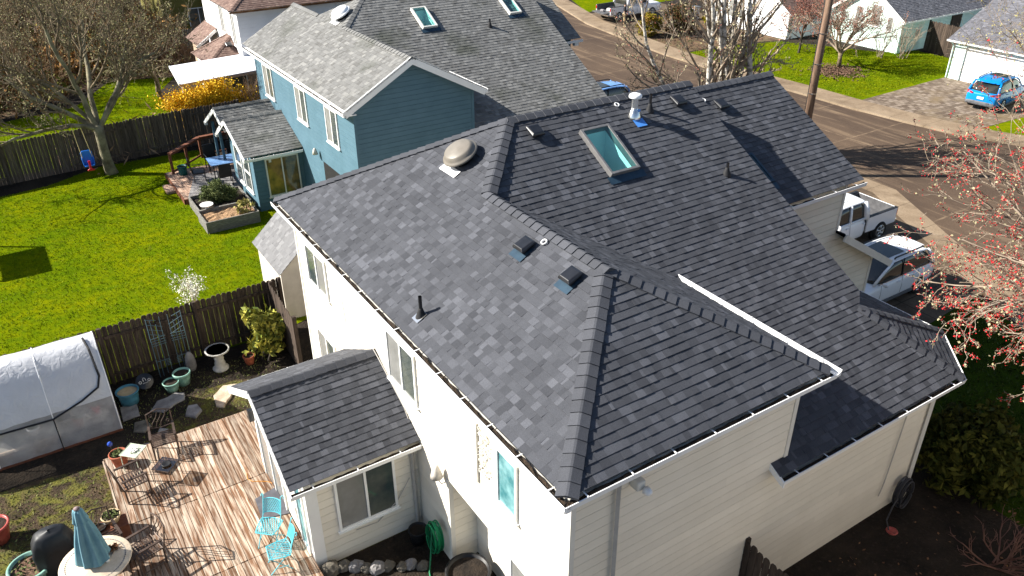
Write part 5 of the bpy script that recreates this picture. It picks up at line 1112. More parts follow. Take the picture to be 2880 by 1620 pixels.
pot('large pale green glazed pot of sprouts in the bottom left corner', (-7.05, 8.62, 0), .40, .55, 'green_glaze', 'mulch', plant='rosemary_leaf', rim=.05); pot('red glazed pot cut off by the left edge', (-7.62, 10.38, 0), .30, .48, 'red_glaze', rim=.04)
pot('wide teal-blue pot with a tan inside by the greenhouse corner', (-4.22, 14.0, 0), .28, .42, 'blue_glaze', 'tan_glaze', rim=.02, taper=.8); pot('mint-rimmed pot of dark soil in front of the two trellises', (-2.78, 14.1, 0), .23, .40, 'green_glaze', rim=.045, taper=.7)
pot('lower green pot in front of the mint-rimmed one', (-3.12, 13.95, 0), .21, .30, 'green_glaze', rim=.02); pot('plain terracotta pot in the shade right of the bird bath', (-.92, 14.05, 0), .16, .30, 'terracotta')
t = thing('gazing_ball', 'shiny blue gazing ball on a stake beside the terracotta pot', 'garden ornament', (-5.0, 11.62, 0)); MB().lathe([(0, -.065), (.03, -.058), (.055, -.035), (.065, 0), (.055, .035), (.03, .058), (0, .065)], (-5.0, 11.62, .62), 16).build('ball', M['globe_blue'], t, True); MB().tube([(-5, 11.62, 0), (-5, 11.62, .57)], .01, 5).build('stake', M['black_metal'], t)
def mesh_chair(label, loc, rz):
    t = thing('bistro_chair', label, 'chair', loc, rz, group='turquoise lattice bistro chairs', local=True); T = M['turquoise']
    def lattice(mb, f, nu, nv, r=.0075):
        for i in range(-nv, nu + nv):
            for sgn in (1, -1):
                a = []
                for k in range(13):
                    v = k / 12; u = (i + .5 + sgn * v * nv * .5) / nu + (0 if sgn > 0 else nv * .5 / nu)
                    if 0 <= u <= 1: a.append(f(u, v))
                if len(a) > 1: mb.tube(a, r, 4, cap=False)
    def seat(u, v): w_ = .19 + .05 * math.sin(v * PI * .6); return ((u - .5) * 2 * w_, -.20 + v * .42 + .05 * math.sin(u * PI) * v, .44)
    mb = MB(); lattice(mb, seat, 9, 9); k = 16
    mb.tube([seat(0, i / k) for i in range(k + 1)] + [seat(i / k, 1) for i in range(1, k + 1)] + [seat(1, 1 - i / k) for i in range(1, k + 1)] + [seat(1 - i / k, 0) for i in range(1, k + 1)], .011, 6); mb.build('seat', T, t)
    def back(u, v): a = (u - .5) * 2.0; return (.235 * math.sin(a), .20 + .10 * math.cos(a) + .10 * v, .54 + .30 * v + .05 * math.cos(a))
    mb = MB(); lattice(mb, back, 10, 8); mb.tube([back(i / k, 1) for i in range(k + 1)], .011, 6); mb.tube([back(i / k, 0) for i in range(k + 1)], .009, 6)
    for u in (0, 1): p = V(back(u, 0)); q = V(back(u, 1)); s = -1 if u == 0 else 1; mb.tube([(s * .2, .16, .40), p, q, q + V((0, .03, .09)), q + V((s * .03, .06, .11)), q + V((s * .06, .05, .07)), q + V((s * .05, .03, .05))], .010, 6)
    mb.build('backrest', T, t)
    for s in (-1, 1):
        MB().tube([(s * .18, -.19, .44), (s * .20, .22, 0)], .010, 6).build('leg', T, t); MB().tube([(s * .19, .17, .44), (s * .18, -.22, 0)], .010, 6).build('leg', T, t)
        MB().tube([(s * .19, -.10, .13), (s * .19, .16, .13)], .007, 5).build('stretcher', T, t)
    return t
mesh_chair('turquoise lattice bistro chair standing on the grey mat', (-2.66, 6.78, .3), R(-42)); mesh_chair('turquoise lattice bistro chair turned to the sunroom, nearer the bottom edge', (-2.70, 6.05, .3), R(-98))
# umbrella table, covered grill
TB = thing('dining_table', 'round stone-topped patio table with the closed blue umbrella through it', 'table', (-5.86, 7.46, .3)); tc = (-5.86, 7.46, .3)
MB().lathe([(0, .70), (.60, .70), (.66, .715), (.67, .735), (.655, .75), (0, .752)], tc, 48).build('tabletop', M['stone_top'], TB, True)
mb = MB()
for i in range(64): a = i * 2 * PI / 64; mb.box((tc[0] + .55 * math.cos(a), tc[1] + .55 * math.sin(a), tc[2] + .753), (.02, .038, .004), a)
mb.build('inlay_ring', M['grey_stone'], TB)
for a in (.6, 2.17, 3.74, 5.31): MB().tube([(tc[0] + .5 * math.cos(a), tc[1] + .5 * math.sin(a), .3), (tc[0] + .25 * math.cos(a), tc[1] + .25 * math.sin(a), .7), (tc[0] + .45 * math.cos(a), tc[1] + .45 * math.sin(a), 1.0)], .018, 6).build('leg', M['iron_bronze'], TB)
UM_ = thing('patio_umbrella', 'closed dusty blue patio umbrella standing in the round table', 'umbrella', (-5.86, 7.46, .3)); rnd = random.Random(207); mb = MB(); n = 48; rows = 14; vs = []; ph = [rnd.uniform(-.25, .25) for _ in range(9)]
for j in range(rows + 1):
    v = j / rows; z = 2.42 - 1.30 * v; rr = .05 + .225 * v ** .8
    for i in range(n):
        a = 2 * PI * i / n; fo = math.sin(a * 8 + ph[i * 8 // n] + .9 * v) * .22 * min(1, v * 2.2) + .07 * math.sin(a * 3 + 5 * v)
        vs.append((tc[0] + rr * (1 + fo) * math.cos(a), tc[1] + rr * (1 + fo) * math.sin(a), z + (.05 * math.sin(a * 8 + 1) if j == rows else 0)))
mb.add(vs, [(j * n + i, j * n + (i + 1) % n, (j + 1) * n + (i + 1) % n, (j + 1) * n + i) for j in range(rows) for i in range(n)]); cn = mb.build('canopy', M['umbrella_cloth'], UM_, True)
mb = MB(); vs = []
for j in range(4):
    for i in range(n): a = 2 * PI * i / n; rr = (.03, .085, .11, .135)[j] * (1 + .12 * math.sin(8 * a) * (j > 0)); vs.append((tc[0] + rr * math.cos(a), tc[1] + rr * math.sin(a), (2.44, 2.40, 2.26, 2.12)[j] + (.04 * math.sin(8 * a) if j == 3 else 0)))
mb.add(vs, [(j * n + i, j * n + (i + 1) % n, (j + 1) * n + (i + 1) % n, (j + 1) * n + i) for j in range(3) for i in range(n)]).build('vent_flap', M['umbrella_cloth'], UM_, True)
MB().lathe([(.0, .03), (.05, .02), (.058, 0), (.05, -.02)], (tc[0], tc[1], 2.44), 16).build('cap', M['umbrella_cap'], UM_, True); MB().tube([(tc[0], tc[1], .32), (tc[0], tc[1], 2.4)], .022, 10).build('pole', M['iron_bronze'], UM_)
rnd = random.Random(209); mb = MB()
for i in range(70): a = rnd.random() * 6.28; q = abs(rnd.gauss(0, .06)); mb.leaf((-5.50 + q * math.cos(a), 7.60 + q * math.sin(a), 1.07 + rnd.random() * .03), .05, rnd, asp=2)
mb.solo('dried_wreath', M['brown_leaf'], 'clump of dried leaves lying on the round stone table', 'dried leaves'); mb = MB(); mb.lathe([(.035, 0), (.04, .07), (.03, .075), (0, .07)], (-5.66, 7.30, 1.053), 12); mb.solo('cup', M['white_paint'], 'small white cup on the round table beneath the umbrella hem', 'cup', smooth=True)
GR = thing('grill', 'barbecue under a black cover between the green pot and the umbrella', 'grill', (-6.52, 8.55, .0)); n = 40; vs = []; rnd = random.Random(211)
prof = [(.02, .02, 1.30), (.20, .14, 1.29), (.30, .20, 1.22), (.37, .25, 1.05), (.42, .28, .85), (.40, .27, .60), (.42, .28, .36), (.44, .30, .14)]
for j, (a_, b_, z) in enumerate(prof):
    for i in range(n): t_ = 2 * PI * i / n; f = 1 + (.05 * math.sin(7 * t_ + j * .4) if j > 2 else .01) ; c_, s_ = math.cos(t_), math.sin(t_); pw = lambda x: math.copysign(abs(x) ** .7, x); vs.append((-6.52 + a_ * f * pw(c_), 8.55 + b_ * f * pw(s_), z))
MB().add(vs, [(j * n + i, j * n + (i + 1) % n, (j + 1) * n + (i + 1) % n, (j + 1) * n + i) for j in range(7) for i in range(n)] + [tuple(range(n))]).build('cover', M['black_cover'], GR, True)
for x in (-.3, .3): MB().lathe([(.05, -.02), (.09, 0), (.05, .02)], (-6.52 + x, 8.45, .09), 12, ax=(1, 0, 0)).build('wheel', M['tyre'], GR)
iron_chair('wrought iron chair half under the round table, right side', (-4.98, 7.62, .3), R(-75)); iron_chair('wrought iron chair pushed behind the umbrella table', (-5.62, 8.26, .3), R(10))
MB().tube([(-2.46, 9.15, .31), (-2.5, 8.95, .31), (-2.42, 8.8, .31), (-2.28, 8.72, .31), (-2.14, 8.62, .31), (-2.06, 8.5, .31)], .008, 5).solo('extension_cord', M['cord_orange'], 'orange cord looped on the deck by the sunroom wall', 'cord')
# greenhouse tunnel
GHS = thing('greenhouse', 'plastic-covered lean-to greenhouse against the back fence', 'greenhouse', (-6.2, 13.6, 0)); m = bpy.data.materials.new('plastic_sheet'); m.use_nodes = True; n_ = m.node_tree.nodes; l_ = m.node_tree.links; b_ = n_['Principled BSDF']; b_.inputs['Base Color'].default_value = (.62, .63, .66, 1); b_.inputs['Roughness'].default_value = .25
tr_ = n_.new('ShaderNodeBsdfTransparent'); tr_.inputs[0].default_value = (.9, .9, .9, 1); mx_ = n_.new('ShaderNodeMixShader'); nz_ = n_.new('ShaderNodeTexNoise'); nz_.inputs['Scale'].default_value = 2.2; nz_.inputs['Detail'].default_value = 5; tcx = n_.new('ShaderNodeTexCoord'); l_.new(tcx.outputs['Object'], nz_.inputs['Vector']); mr_ = n_.new('ShaderNodeMapRange'); mr_.inputs['From Min'].default_value = .3; mr_.inputs['From Max'].default_value = .7; mr_.inputs['To Min'].default_value = .86; mr_.inputs['To Max'].default_value = .98
tl_ = n_.new('ShaderNodeBsdfTranslucent'); tl_.inputs[0].default_value = (.7, .7, .72, 1); m2_ = n_.new('ShaderNodeMixShader'); m2_.inputs[0].default_value = .12; l_.new(b_.outputs[0], m2_.inputs[1]); l_.new(tl_.outputs[0], m2_.inputs[2])
l_.new(nz_.outputs['Fac'], mr_.inputs['Value']); l_.new(mr_.outputs[0], mx_.inputs[0]); l_.new(tr_.outputs[0], mx_.inputs[1]); l_.new(m2_.outputs[0], mx_.inputs[2]); l_.new(mx_.outputs[0], n_['Material Output'].inputs[0])
bp_ = n_.new('ShaderNodeBump'); bp_.inputs['Strength'].default_value = .6; bp_.inputs['Distance'].default_value = .04; nw_ = n_.new('ShaderNodeTexNoise'); nw_.inputs['Scale'].default_value = 4; nw_.inputs['Distortion'].default_value = 1.5; l_.new(tcx.outputs['Object'], nw_.inputs['Vector']); l_.new(nw_.outputs['Fac'], bp_.inputs['Height']); l_.new(bp_.outputs[0], b_.inputs['Normal'])
pr = [(12.88, 0), (12.86, .5), (12.90, 1.12), (13.06, 1.55), (13.32, 2.0), (13.58, 2.3), (13.85, 2.42), (14.15, 2.36), (14.42, 2.05), (14.62, 1.6), (14.74, 1.0), (14.78, 0)]; rnd = random.Random(213); vs = []; xs = [-9 + i * .22 for i in range(21)]
for x in xs:
    for y, z in pr: vs.append((x, y + rnd.uniform(-.012, .012), z + (rnd.uniform(-.015, .015) if z > .01 else 0)))
k = len(pr); MB().add(vs, [(i * k + j, (i + 1) * k + j, (i + 1) * k + j + 1, i * k + j + 1) for i in range(len(xs) - 1) for j in range(2, k - 1)]).build('plastic_sheet', m, GHS, True); xe = xs[-1]
mf = m.copy(); mf.name = 'plastic_front'
for nd in mf.node_tree.nodes:
    if nd.type == 'MAP_RANGE': nd.inputs['To Min'].default_value = .34; nd.inputs['To Max'].default_value = .62
MB().add(vs, [(i * k + j, (i + 1) * k + j, (i + 1) * k + j + 1, i * k + j + 1) for i in range(len(xs) - 1) for j in range(0, 2)]).build('front_sheet', mf, GHS, True)
MB().add([(xe, y, z) for y, z in pr], [tuple(range(k))]).build('end_sheet', m, GHS)
for x in (-8.6, -7.4, -6.0, xe - .02): MB().tube([(x, y - .0, z) for y, z in pr], .016, 5, cap=False).build('hoop', M['white_paint'], GHS)
for z0, z1, x0, x1 in ((.0, .9, -9, -6.05),): pass
MB().tube([(-9, 12.86, 1.06), (-7.2, 12.87, 1.02), (-6.0, 12.86, .98), (-5.3, 12.90, 1.22), (-4.86, 12.98, 1.42), (-4.76, 13.10, 1.66), (-4.80, 13.5, 2.26), (-4.86, 13.8, 2.45)], .028, 4).build('strap', M['black_rubber'], GHS); MB().tube([(-6.0, 12.86, .02), (-6.0, 12.84, .6), (-6.0, 12.87, 1.0)], .014, 4).build('strap', M['black_rubber'], GHS)
MB().b2((-7.6, 12.90, .02), (-6.02, 12.93, .46)).build('base_board', M['tan_siding'], GHS); MB().b2((-9, 12.86, 0), (xe, 12.9, .07)).build('sill', M['red_wood'], GHS)
for x, y, z, a_, b2_, c_ in ((-5.5, 13.25, .62, .12, .14, 'terracotta'), (-5.05, 13.3, .78, .09, .14, 'red_plastic'), (-6.5, 13.3, .75, .14, .12, 'white_paint'), (-7.1, 13.4, .65, .18, .2, 'black_plastic')): pot({'terracotta': 'terracotta pot behind the greenhouse plastic', 'red_plastic': 'red pot near the right end inside the greenhouse', 'white_paint': 'white tub inside the greenhouse', 'black_plastic': 'black tub deep inside the greenhouse'}[c_], (x, y, z - .6 + .3), a_, b2_ + .1, c_, plant='rosemary_leaf')
mb = MB(); mb.b2((-8.9, 13.15, .26), (-4.8, 13.7, .30)); 
for x in (-8.6, -6.8, -5.0): mb.b2((x, 13.2, 0), (x + .06, 13.65, .26))
mb.solo('staging_bench', M['grey_wood'], 'low slatted bench inside the greenhouse', 'bench')
# things along the fence
BB = thing('bird_bath', 'pale stone bird bath on a carved pedestal before the dark fence', 'bird bath', (-1.70, 14.25, 0)); c = (-1.70, 14.25, 0)
MB().lathe([(.22, 0), (.23, .05), (.19, .09), (.14, .16), (.155, .22), (.12, .30), (.14, .38), (.115, .46), (.13, .52), (.17, .56)], c, 20).build('pedestal', M['concrete_cast'], BB, True); MB().lathe([(.12, .54), (.26, .58), (.335, .64), (.345, .68), (.30, .675)], c, 28).build('bowl', M['concrete_cast'], BB, True)
MB().lathe([(.305, .675), (.2, .63), (.13, .62)], c, 28).build('basin', M['soil'], BB, True); MB().lathe([(.13, .621), (.10, .65), (0, .66)], c, 18).build('rosette', M['grey_stone'], BB, True)
def trellis(label, x, flip):
    t = thing('trellis', label, 'trellis', (x, 14.86, 0), group='powder blue metal trellises'); y0 = lambda z: 14.70 + .05 * z; f = lambda u, z: (x + flip * u, y0(z), z); mb = MB(); B_ = lambda a, b, r_=.008: mb.tube([f(*a), f(*b)], r_, 5)
    B_((-.23, .05), (-.23, 1.92), .011); B_((-.13, .05), (-.13, 1.85)); B_((.0, .1), (.0, 1.70)); B_((.12, .2), (.12, 1.9)); B_((-.23, .55), (.12, .55))
    for z in (1.05, 1.12, 1.2, 1.28): B_((-.23, z), (.16, z + .02))
    for z in (1.45, 1.6, 1.75): B_((-.23, z), (.14, z - .16))
    B_((-.23, 1.9), (.02, 1.82)); 
    for z in (.36, .41, .46, .51): B_((.03, z), (.15, z))
    mb.build('frame', M['powder_blue_metal'], t)
trellis('powder blue metal trellis leaning on the fence, nearer the greenhouse', -3.04, 1); trellis('powder blue metal trellis leaning on the fence, nearer the bird bath', -2.58, -1)
def stone(label, pts, h, mat, name='stepping_stone', cat='stone', group=None, z=0.0):
    rnd = random.Random(int(pts[0][0] * 77)); cx = sum(p[0] for p in pts) / len(pts); cy = sum(p[1] for p in pts) / len(pts); P = []
    for i in range(len(pts)):
        a, b = pts[i], pts[(i + 1) % len(pts)]
        for t in (0, .34, .67): P.append((a[0] + (b[0] - a[0]) * t + rnd.uniform(-.012, .012), a[1] + (b[1] - a[1]) * t + rnd.uniform(-.012, .012)))
    k = len(P); s = lambda f, zz: [(cx + (x - cx) * f, cy + (y - cy) * f, z + zz) for x, y in P]
    o = MB().add(s(1, -.02) + s(1, h * .6) + s(.93, h), [(i, (i + 1) % k, k + (i + 1) % k, k + i) for i in range(k)] + [(k + i, k + (i + 1) % k, 2 * k + (i + 1) % k, 2 * k + i) for i in range(k)] + [tuple(range(2 * k, 3 * k))]).solo(name, M[mat], label, cat, group)
GS = 'stepping stones by the deck'
stone('long grey bone-shaped stepping stone in the fence shadow', [(-3.85, 13.25), (-3.55, 13.02), (-3.25, 13.2), (-2.95, 13.3), (-2.88, 13.6), (-3.05, 13.75), (-3.35, 13.62), (-3.62, 13.62)], .06, 'grey_stone', group=GS); stone('angular grey stepping stone nearest the deck shadow edge', [(-3.12, 12.55), (-2.9, 12.32), (-2.68, 12.55), (-2.72, 12.85), (-2.95, 12.92)], .08, 'grey_stone', group=GS)
stone('sunlit tan stepping stone beside the sunroom eave', [(-2.32, 12.5), (-2.15, 12.35), (-1.75, 12.85), (-1.5, 13.2), (-1.9, 13.35), (-2.25, 13.0)], .07, 'tan_stone', group=GS); stone('square dark paving slab beside the greenhouse end', [(-4.55, 13.2), (-4.12, 13.25), (-4.1, 13.85), (-4.5, 13.9)], .04, 'grey_stone', group=GS)
stone('round brown stepping stone behind the bronze chair', [(-4.4, 12.6), (-4.15, 12.42), (-3.95, 12.6), (-4.0, 12.95), (-4.3, 13.0)], .05, 'rock', group=GS); stone('small grey stone under the back of the bronze chair', [(-3.95, 12.05), (-3.7, 11.98), (-3.62, 12.2), (-3.8, 12.34)], .09, 'grey_stone', group=GS); stone('pale slab peeping out behind the green mesh table', [(-4.7, 11.72), (-4.2, 11.66), (-4.15, 11.95), (-4.55, 12.0)], .05, 'grey_stone', group=GS)
MB().lathe([(.10, 0), (.145, .12), (.15, .3), (.12, .5), (.06, .62), (0, .66)], (-2.42, 14.62, 0), 14, squash=(1, .6)).solo('standing_stone', M['grey_stone'], 'rounded upright stone leaning on the fence under the trellis', 'stone', smooth=True)
PQ = thing('plaque', 'round black plaque with pale swirls on the ground by the teal pot', 'plaque', (-3.72, 14.3, .05)); ax = V((.1, -.7, .7)).normalized(); pc = V((-3.72, 14.35, .3)); a_ = ax.cross(V((0, 0, 1))).normalized(); b_ = ax.cross(a_) * -1
MB().lathe([(.23, -.015), (.235, 0), (.22, .012), (0, .014)], pc, 28, ax=ax).build('disc', M['black_metal'], PQ, True); g = lambda x, y: pc + a_ * -x + b_ * -y * -1 + ax * .018
mb = MB(); mb.tube([g(-.035, 0), g(-.03, .08), g(0, .10), g(.03, .08), g(.035, 0)], .008, 5)
for s in (-1, 1): mb.tube(bend((s * .12, .0), .035, 0, 6.2, g), .007, 5)
for i in range(5): mb.tube([g(-.06 + .03 * i, -.06), g(-.045 + .03 * i, -.04)], .006, 4)
mb.build('swirls', M['pale_ornament'], PQ)
# beside the near wall
rnd = random.Random(221)
for i, (x, y, r_) in enumerate(((-1.84, 5.55, .24), (-1.56, 5.5, .18), (-1.34, 5.36, .19), (-1.16, 5.2, .15), (-.98, 5.06, .2), (-.76, 5.0, .16), (-.52, 4.82, .15), (-.34, 4.78, .16), (-.14, 4.62, .15))):
    lab = ('broad dark rock under the sunroom corner board', 'brown upright rock second from the sunroom corner', 'pale rounded rock third in the edging row', 'low mottled rock in the edging row', 'whitest rock of the edging row', 'tall brownish rock past the middle of the edging row', 'flat speckled rock before the grey ones', 'squarish grey rock close to the hose', 'last dark rock of the row, beside the green hose')[i]
    mb = MB(); n = 9; vs = []
    for j, (rr, zz) in enumerate(((.8, 0), (1, .35), (.85, .75), (.45, 1.0))):
        for q in range(n): t_ = 2 * PI * q / n; f = rnd.uniform(.82, 1.15); vs.append((x + r_ * rr * f * math.cos(t_), y + r_ * rr * f * math.sin(t_) * .8, r_ * 1.1 * zz + rnd.uniform(-.02, .02)))
    mb.add(vs, [(j * n + q, j * n + (q + 1) % n, (j + 1) * n + (q + 1) % n, (j + 1) * n + q) for j in range(3) for q in range(n)] + [tuple(range(3 * n, 4 * n))]); mb.solo('edging_rock', M['grey_stone' if i in (2, 4, 7) else 'rock'], lab, 'rock', 'rocks edging the dark bed')
def hose(label, c, mat, yz, drop, seed):
    rnd = random.Random(seed); t = thing('garden_hose', label, 'hose', (c[0], c[1], 0)); ux, n = yz; mb = MB(); pts = []
    for i in range(150): a = i * .30; k = (i * .3) // 6.283; rr = .27 + .02 * (k % 4) + .01 * math.sin(i * .7); p = V(c) + V(ux) * (rr * .62 * math.cos(a)) + V((0, 0, 1)) * (rr * 1.35 * math.sin(a) - .12) + V(n) * (.05 + .035 * (k % 6) + .02 * math.sin(i * .31)); pts.append(p)
    pts += [V(q) for q in drop]; mb.tube(pts, .017, 6); mb.build('hose', M[mat], t, True)
    h = MB(); h.tube([V(c) + V(ux) * (.07 * math.cos(a)) + V((0, 0, .13 + .10 * math.sin(a))) + V(n) * .06 for a in [i * .35 for i in range(19)]], .03, 6); h.build('hanger', M['downspout_grey'], t, True)
hose('bright green garden hose coiled on a hanger on the white wall', (.36, 4.72, .72), 'hose_green', ((0, 1, 0), (-1, 0, 0)), [(.1, 4.7, .2), (-.1, 4.4, .04), (-.2, 4.1, .03), (-.2, 3.6, .03)], 1)
hose('dark hose looped on a reel at the shaded right end of the cream wall', (9.85, .36, .55), 'hose_dark', ((1, 0, 0), (0, -1, 0)), [(9.5, .2, .2), (9.2, .1, .05), (9.0, -.1, .03)], 2)
pot('big black barrel planter in the recess of the white wall', (.40, 3.62, 0), .44, .55, 'black_plastic', rim=.04, taper=.8); pot('dark nursery pot where the sunroom meets the white wall', (.12, 5.32, 0), .2, .38, 'black_plastic', rim=.02)
MB().lathe([(.12, 0), (.13, .02), (.1, .04), (.085, .02), (0, .01)], (9.05, -.15, 0), 14).solo('toy', M['red_glaze'], 'small reddish dish lost in the dark soil by the right wall', 'dish', smooth=True)
# ------------------------------------------------------------------ the blue house's yard
SW = thing('toddler_swing', 'blue and red toddler swing seat on two ropes', 'swing', (-2.39, 32.3, .45)); c = V((-2.39, 32.25, .55)); mb = MB()
mb.prism([c + V(p) for p in ((-.2, .12, .02), (.2, .12, .02), (.24, .16, .55), (.16, .18, .64), (-.16, .18, .64), (-.24, .16, .55))], (0, 0, 0), (0, .05, 0)); mb.prism([c + V(p) for p in ((-.2, -.16, 0), (.2, -.16, 0), (.2, .16, 0), (-.2, .16, 0))], (0, 0, 0), (0, 0, .05))
for s in (-1, 1): mb.prism([c + V((s * .2, -.1, .05)), c + V((s * .2, .14, .05)), c + V((s * .22, .16, .4)), c + V((s * .22, .0, .3))], (0, 0, 0), (s * .03, 0, 0))
o = mb.build('seat', M['blue_plastic'], SW); bev(o, .02, 3); o = MB().prism([c + V(p) for p in ((-.05, -.17, .28), (.05, -.17, .28), (.04, -.2, -.05), (.15, -.2, -.12), (.14, -.2, -.17), (-.14, -.2, -.17), (-.15, -.2, -.12), (-.04, -.2, -.05))], (0, 0, 0), (0, -.05, 0)).build('t_bar', M['red_plastic'], SW); bev(o, .012, 2)
for s in (-1, 1): MB().tube([c + V((s * .2, .1, .35)), V((-2.55 + s * .16, 32.25, 2.75))], .014, 5).build('rope', M['rope'], SW)
def planter(label, x0, x1, y0, y1, h, fill, seed):
    t = thing('raised_bed', label, 'planter', ((x0 + x1) / 2, (y0 + y1) / 2, 0)); w_ = .05
    for a, b in (((x0, y0), (x1, y0 + w_)), ((x0, y1 - w_), (x1, y1)), ((x0, y0 + w_), (x0 + w_, y1 - w_)), ((x1 - w_, y0 + w_), (x1, y1 - w_))):
        mb = MB()
        for k in range(2): mb.b2((a[0], a[1], k * h / 2 + .002), (b[0], b[1], (k + 1) * h / 2 - .004), .3 + .4 * k)
        mb.build('plank', M['grey_wood'], t)
    rnd = random.Random(seed); mb = MB(); n = 12; vs = [(x0 + w_ + (x1 - x0 - 2 * w_) * i / n, y0 + w_ + (y1 - y0 - 2 * w_) * j / n, h * .72 + rnd.uniform(-.03, .04)) for j in range(n + 1) for i in range(n + 1)]
    mb.add(vs, [(j * (n + 1) + i, j * (n + 1) + i + 1, (j + 1) * (n + 1) + i + 1, (j + 1) * (n + 1) + i) for j in range(n) for i in range(n)]).build('soil', M[fill], t)
planter('front raised bed of grey planks filled with straw-coloured mulch', .36, 2.42, 23.45, 24.78, .48, 'straw', 231); planter('rear raised bed of grey planks holding the rosemary', .44, 2.52, 24.82, 26.5, .46, 'soil', 232)
t = thing('planter_bowl', 'low white bowl on a short foot at the raised bed corner', 'bowl', (.80, 24.92, .3)); MB().lathe([(.12, 0), (.07, .08), (.10, .16), (.24, .24), (.26, .28), (.24, .28)], (.80, 24.92, .34), 22).build('bowl', M['white_paint'], t, True); MB().lathe([(.24, .265), (.1, .25), (0, .25)], (.80, 24.92, .34), 18).build('soil', M['mulch'], t)
D2 = thing('deck', 'small pinkish timber deck behind the blue sunroom', 'deck', (1.6, 28.5, 0)); mb = MB(); rnd = random.Random(233); x = .34
while x < 3.2: mb.box((x + .07, 28.55 + .0, .23), (.132, 3.5, .04), 0, rnd.random()); x += .142
mb.build('deck_boards', M['pink_deck_wood'], D2); MB().b2((.30, 26.8, 0), (.335, 30.3, .24)).build('skirt', M['red_wood'], D2); MB().b2((.36, 26.76, 0), (3.2, 26.8, .24)).build('skirt', M['red_wood'], D2)
for i in range(3): MB().b2((-.06, 28.3 + i * .30, .02), (.29, 28.58 + i * .30, .13)).build('step', M['pink_deck_wood'], D2)
RL = thing('railing', 'reddish timber deck railing with a broad cap, beside the grey fence', 'railing', (1.6, 30.4, .25))
pts = [V((.62, 29.95, 1.2)), V((1.45, 30.7, 1.2)), V((2.25, 31.45, 1.2)), V((3.6, 31.5, 1.2))]
for a, b in zip(pts, pts[1:]):
    MB().beam(a, b, .2, .045).build('rail_cap', M['red_wood'], RL); MB().beam(a - V((0, 0, .07)), b - V((0, 0, .07)), .04, .09).build('rail', M['red_wood'], RL); MB().beam(a - V((0, 0, .85)), b - V((0, 0, .85)), .04, .09).build('rail', M['red_wood'], RL)
for p in pts[:3]: MB().b2((p.x - .055, p.y - .055, .2), (p.x + .055, p.y + .055, 1.17)).build('post', M['red_wood'], RL)
MB().prism([(.5, 26.9, .255), (3.1, 26.9, .255), (3.1, 29.2, .255), (1.3, 29.2, .255), (1.0, 28.3, .255)], (0, 0, 0), (0, 0, .01)).solo('outdoor_rug', M['grey_stone'], 'faded grey rug on the pinkish deck under the blue table', 'rug')
t = thing('patio_table', 'rectangular table with a glossy light blue top beside the blue post', 'table', (2.5, 28.5, .25)); MB().prism([(1.92, 29.08, .97), (3.2, 29.02, .97), (3.0, 27.9, .97), (1.86, 28.0, .97)], (0, 0, 0), (0, 0, .03)).build('tabletop', pm('blue_tabletop', (.11, .22, .44), (.16, .29, .52), rough=.15, spec=.6), t)
for x, y in ((2.0, 28.95), (3.05, 28.9), (2.95, 28.05), (1.98, 28.12)): MB().tube([(x, y, .25), (x, y, .97)], .025, 6).build('leg', M['black_metal'], t)
def wicker(label, x, y, rz):
    t = thing('patio_chair', label, 'chair', (x, y, .25), rz, group='dark patio chairs round the blue table', local=True); o = MB().box((0, 0, .42), (.52, .5, .06)).build('seat', M['black_plastic'], t); bev(o, .02)
    mb = MB(); mb.prism([(-.27, .25, .44), (.27, .25, .44), (.25, .36, 1.0), (.2, .37, 1.04), (-.2, .37, 1.04), (-.25, .36, 1.0)], (0, 0, 0), (0, .03, 0)); mb.build('backrest', M['black_plastic'], t)
    for a in (-.25, .25):
        for b in (-.22, .24): MB().tube([(a, b, 0), (a, b, .42)], .02, 6).build('leg', M['black_metal'], t)
        MB().tube([(a, -.2, .42), (a * 1.05, -.22, .64), (a * 1.05, .26, .66)], .018, 6).build('armrest', M['black_metal'], t)
wicker('dark patio chair behind the blue table, back to the grey fence', 2.3, 29.65, .05); wicker('dark patio chair at the open left end of the blue table', 1.42, 28.5, R(80)); wicker('dark patio chair behind the blue post', 3.25, 29.6, -.2); wicker('dark patio chair on the near side of the blue table', 2.25, 27.5, R(175))
pot('dark teal planter beside the railing post', (.98, 29.66, .25), .2, .4, 'teal_plastic', rim=.02, taper=.85)
PLY = thing('play_shelter', 'square canopy of a play set standing just left of the lawn', 'play set', (-8.75, 26.65, 0)); MB().b2((-9.5, 25.5, 2.55), (-8.0, 27.8, 2.60)).build('canopy', M['blue_plastic'], PLY)
for x in (-9.45, -8.05):
    for y in (25.55, 27.75): MB().b2((x - .04, y - .04, 0), (x + .04, y + .04, 2.55)).build('post', M['red_wood'], PLY)
shift(2.49, 2.48, -.7)
t = thing('bin', 'pale grey wheeled bin beside the white house across the street', 'bin', (44.8 - 1.2, 42.0, 0)); o = MB().prism([(43.3, 41.7, .05), (43.9, 41.7, .05), (43.9, 42.3, .05), (43.3, 42.3, .05)], (0, 0, 0), (0, 0, .95)).build('body', M['bin_grey'], t); bev(o, .04); MB().b2((43.26, 41.66, 1.0), (43.94, 42.34, 1.07)).build('lid', M['grey_plastic'], t)
shift()
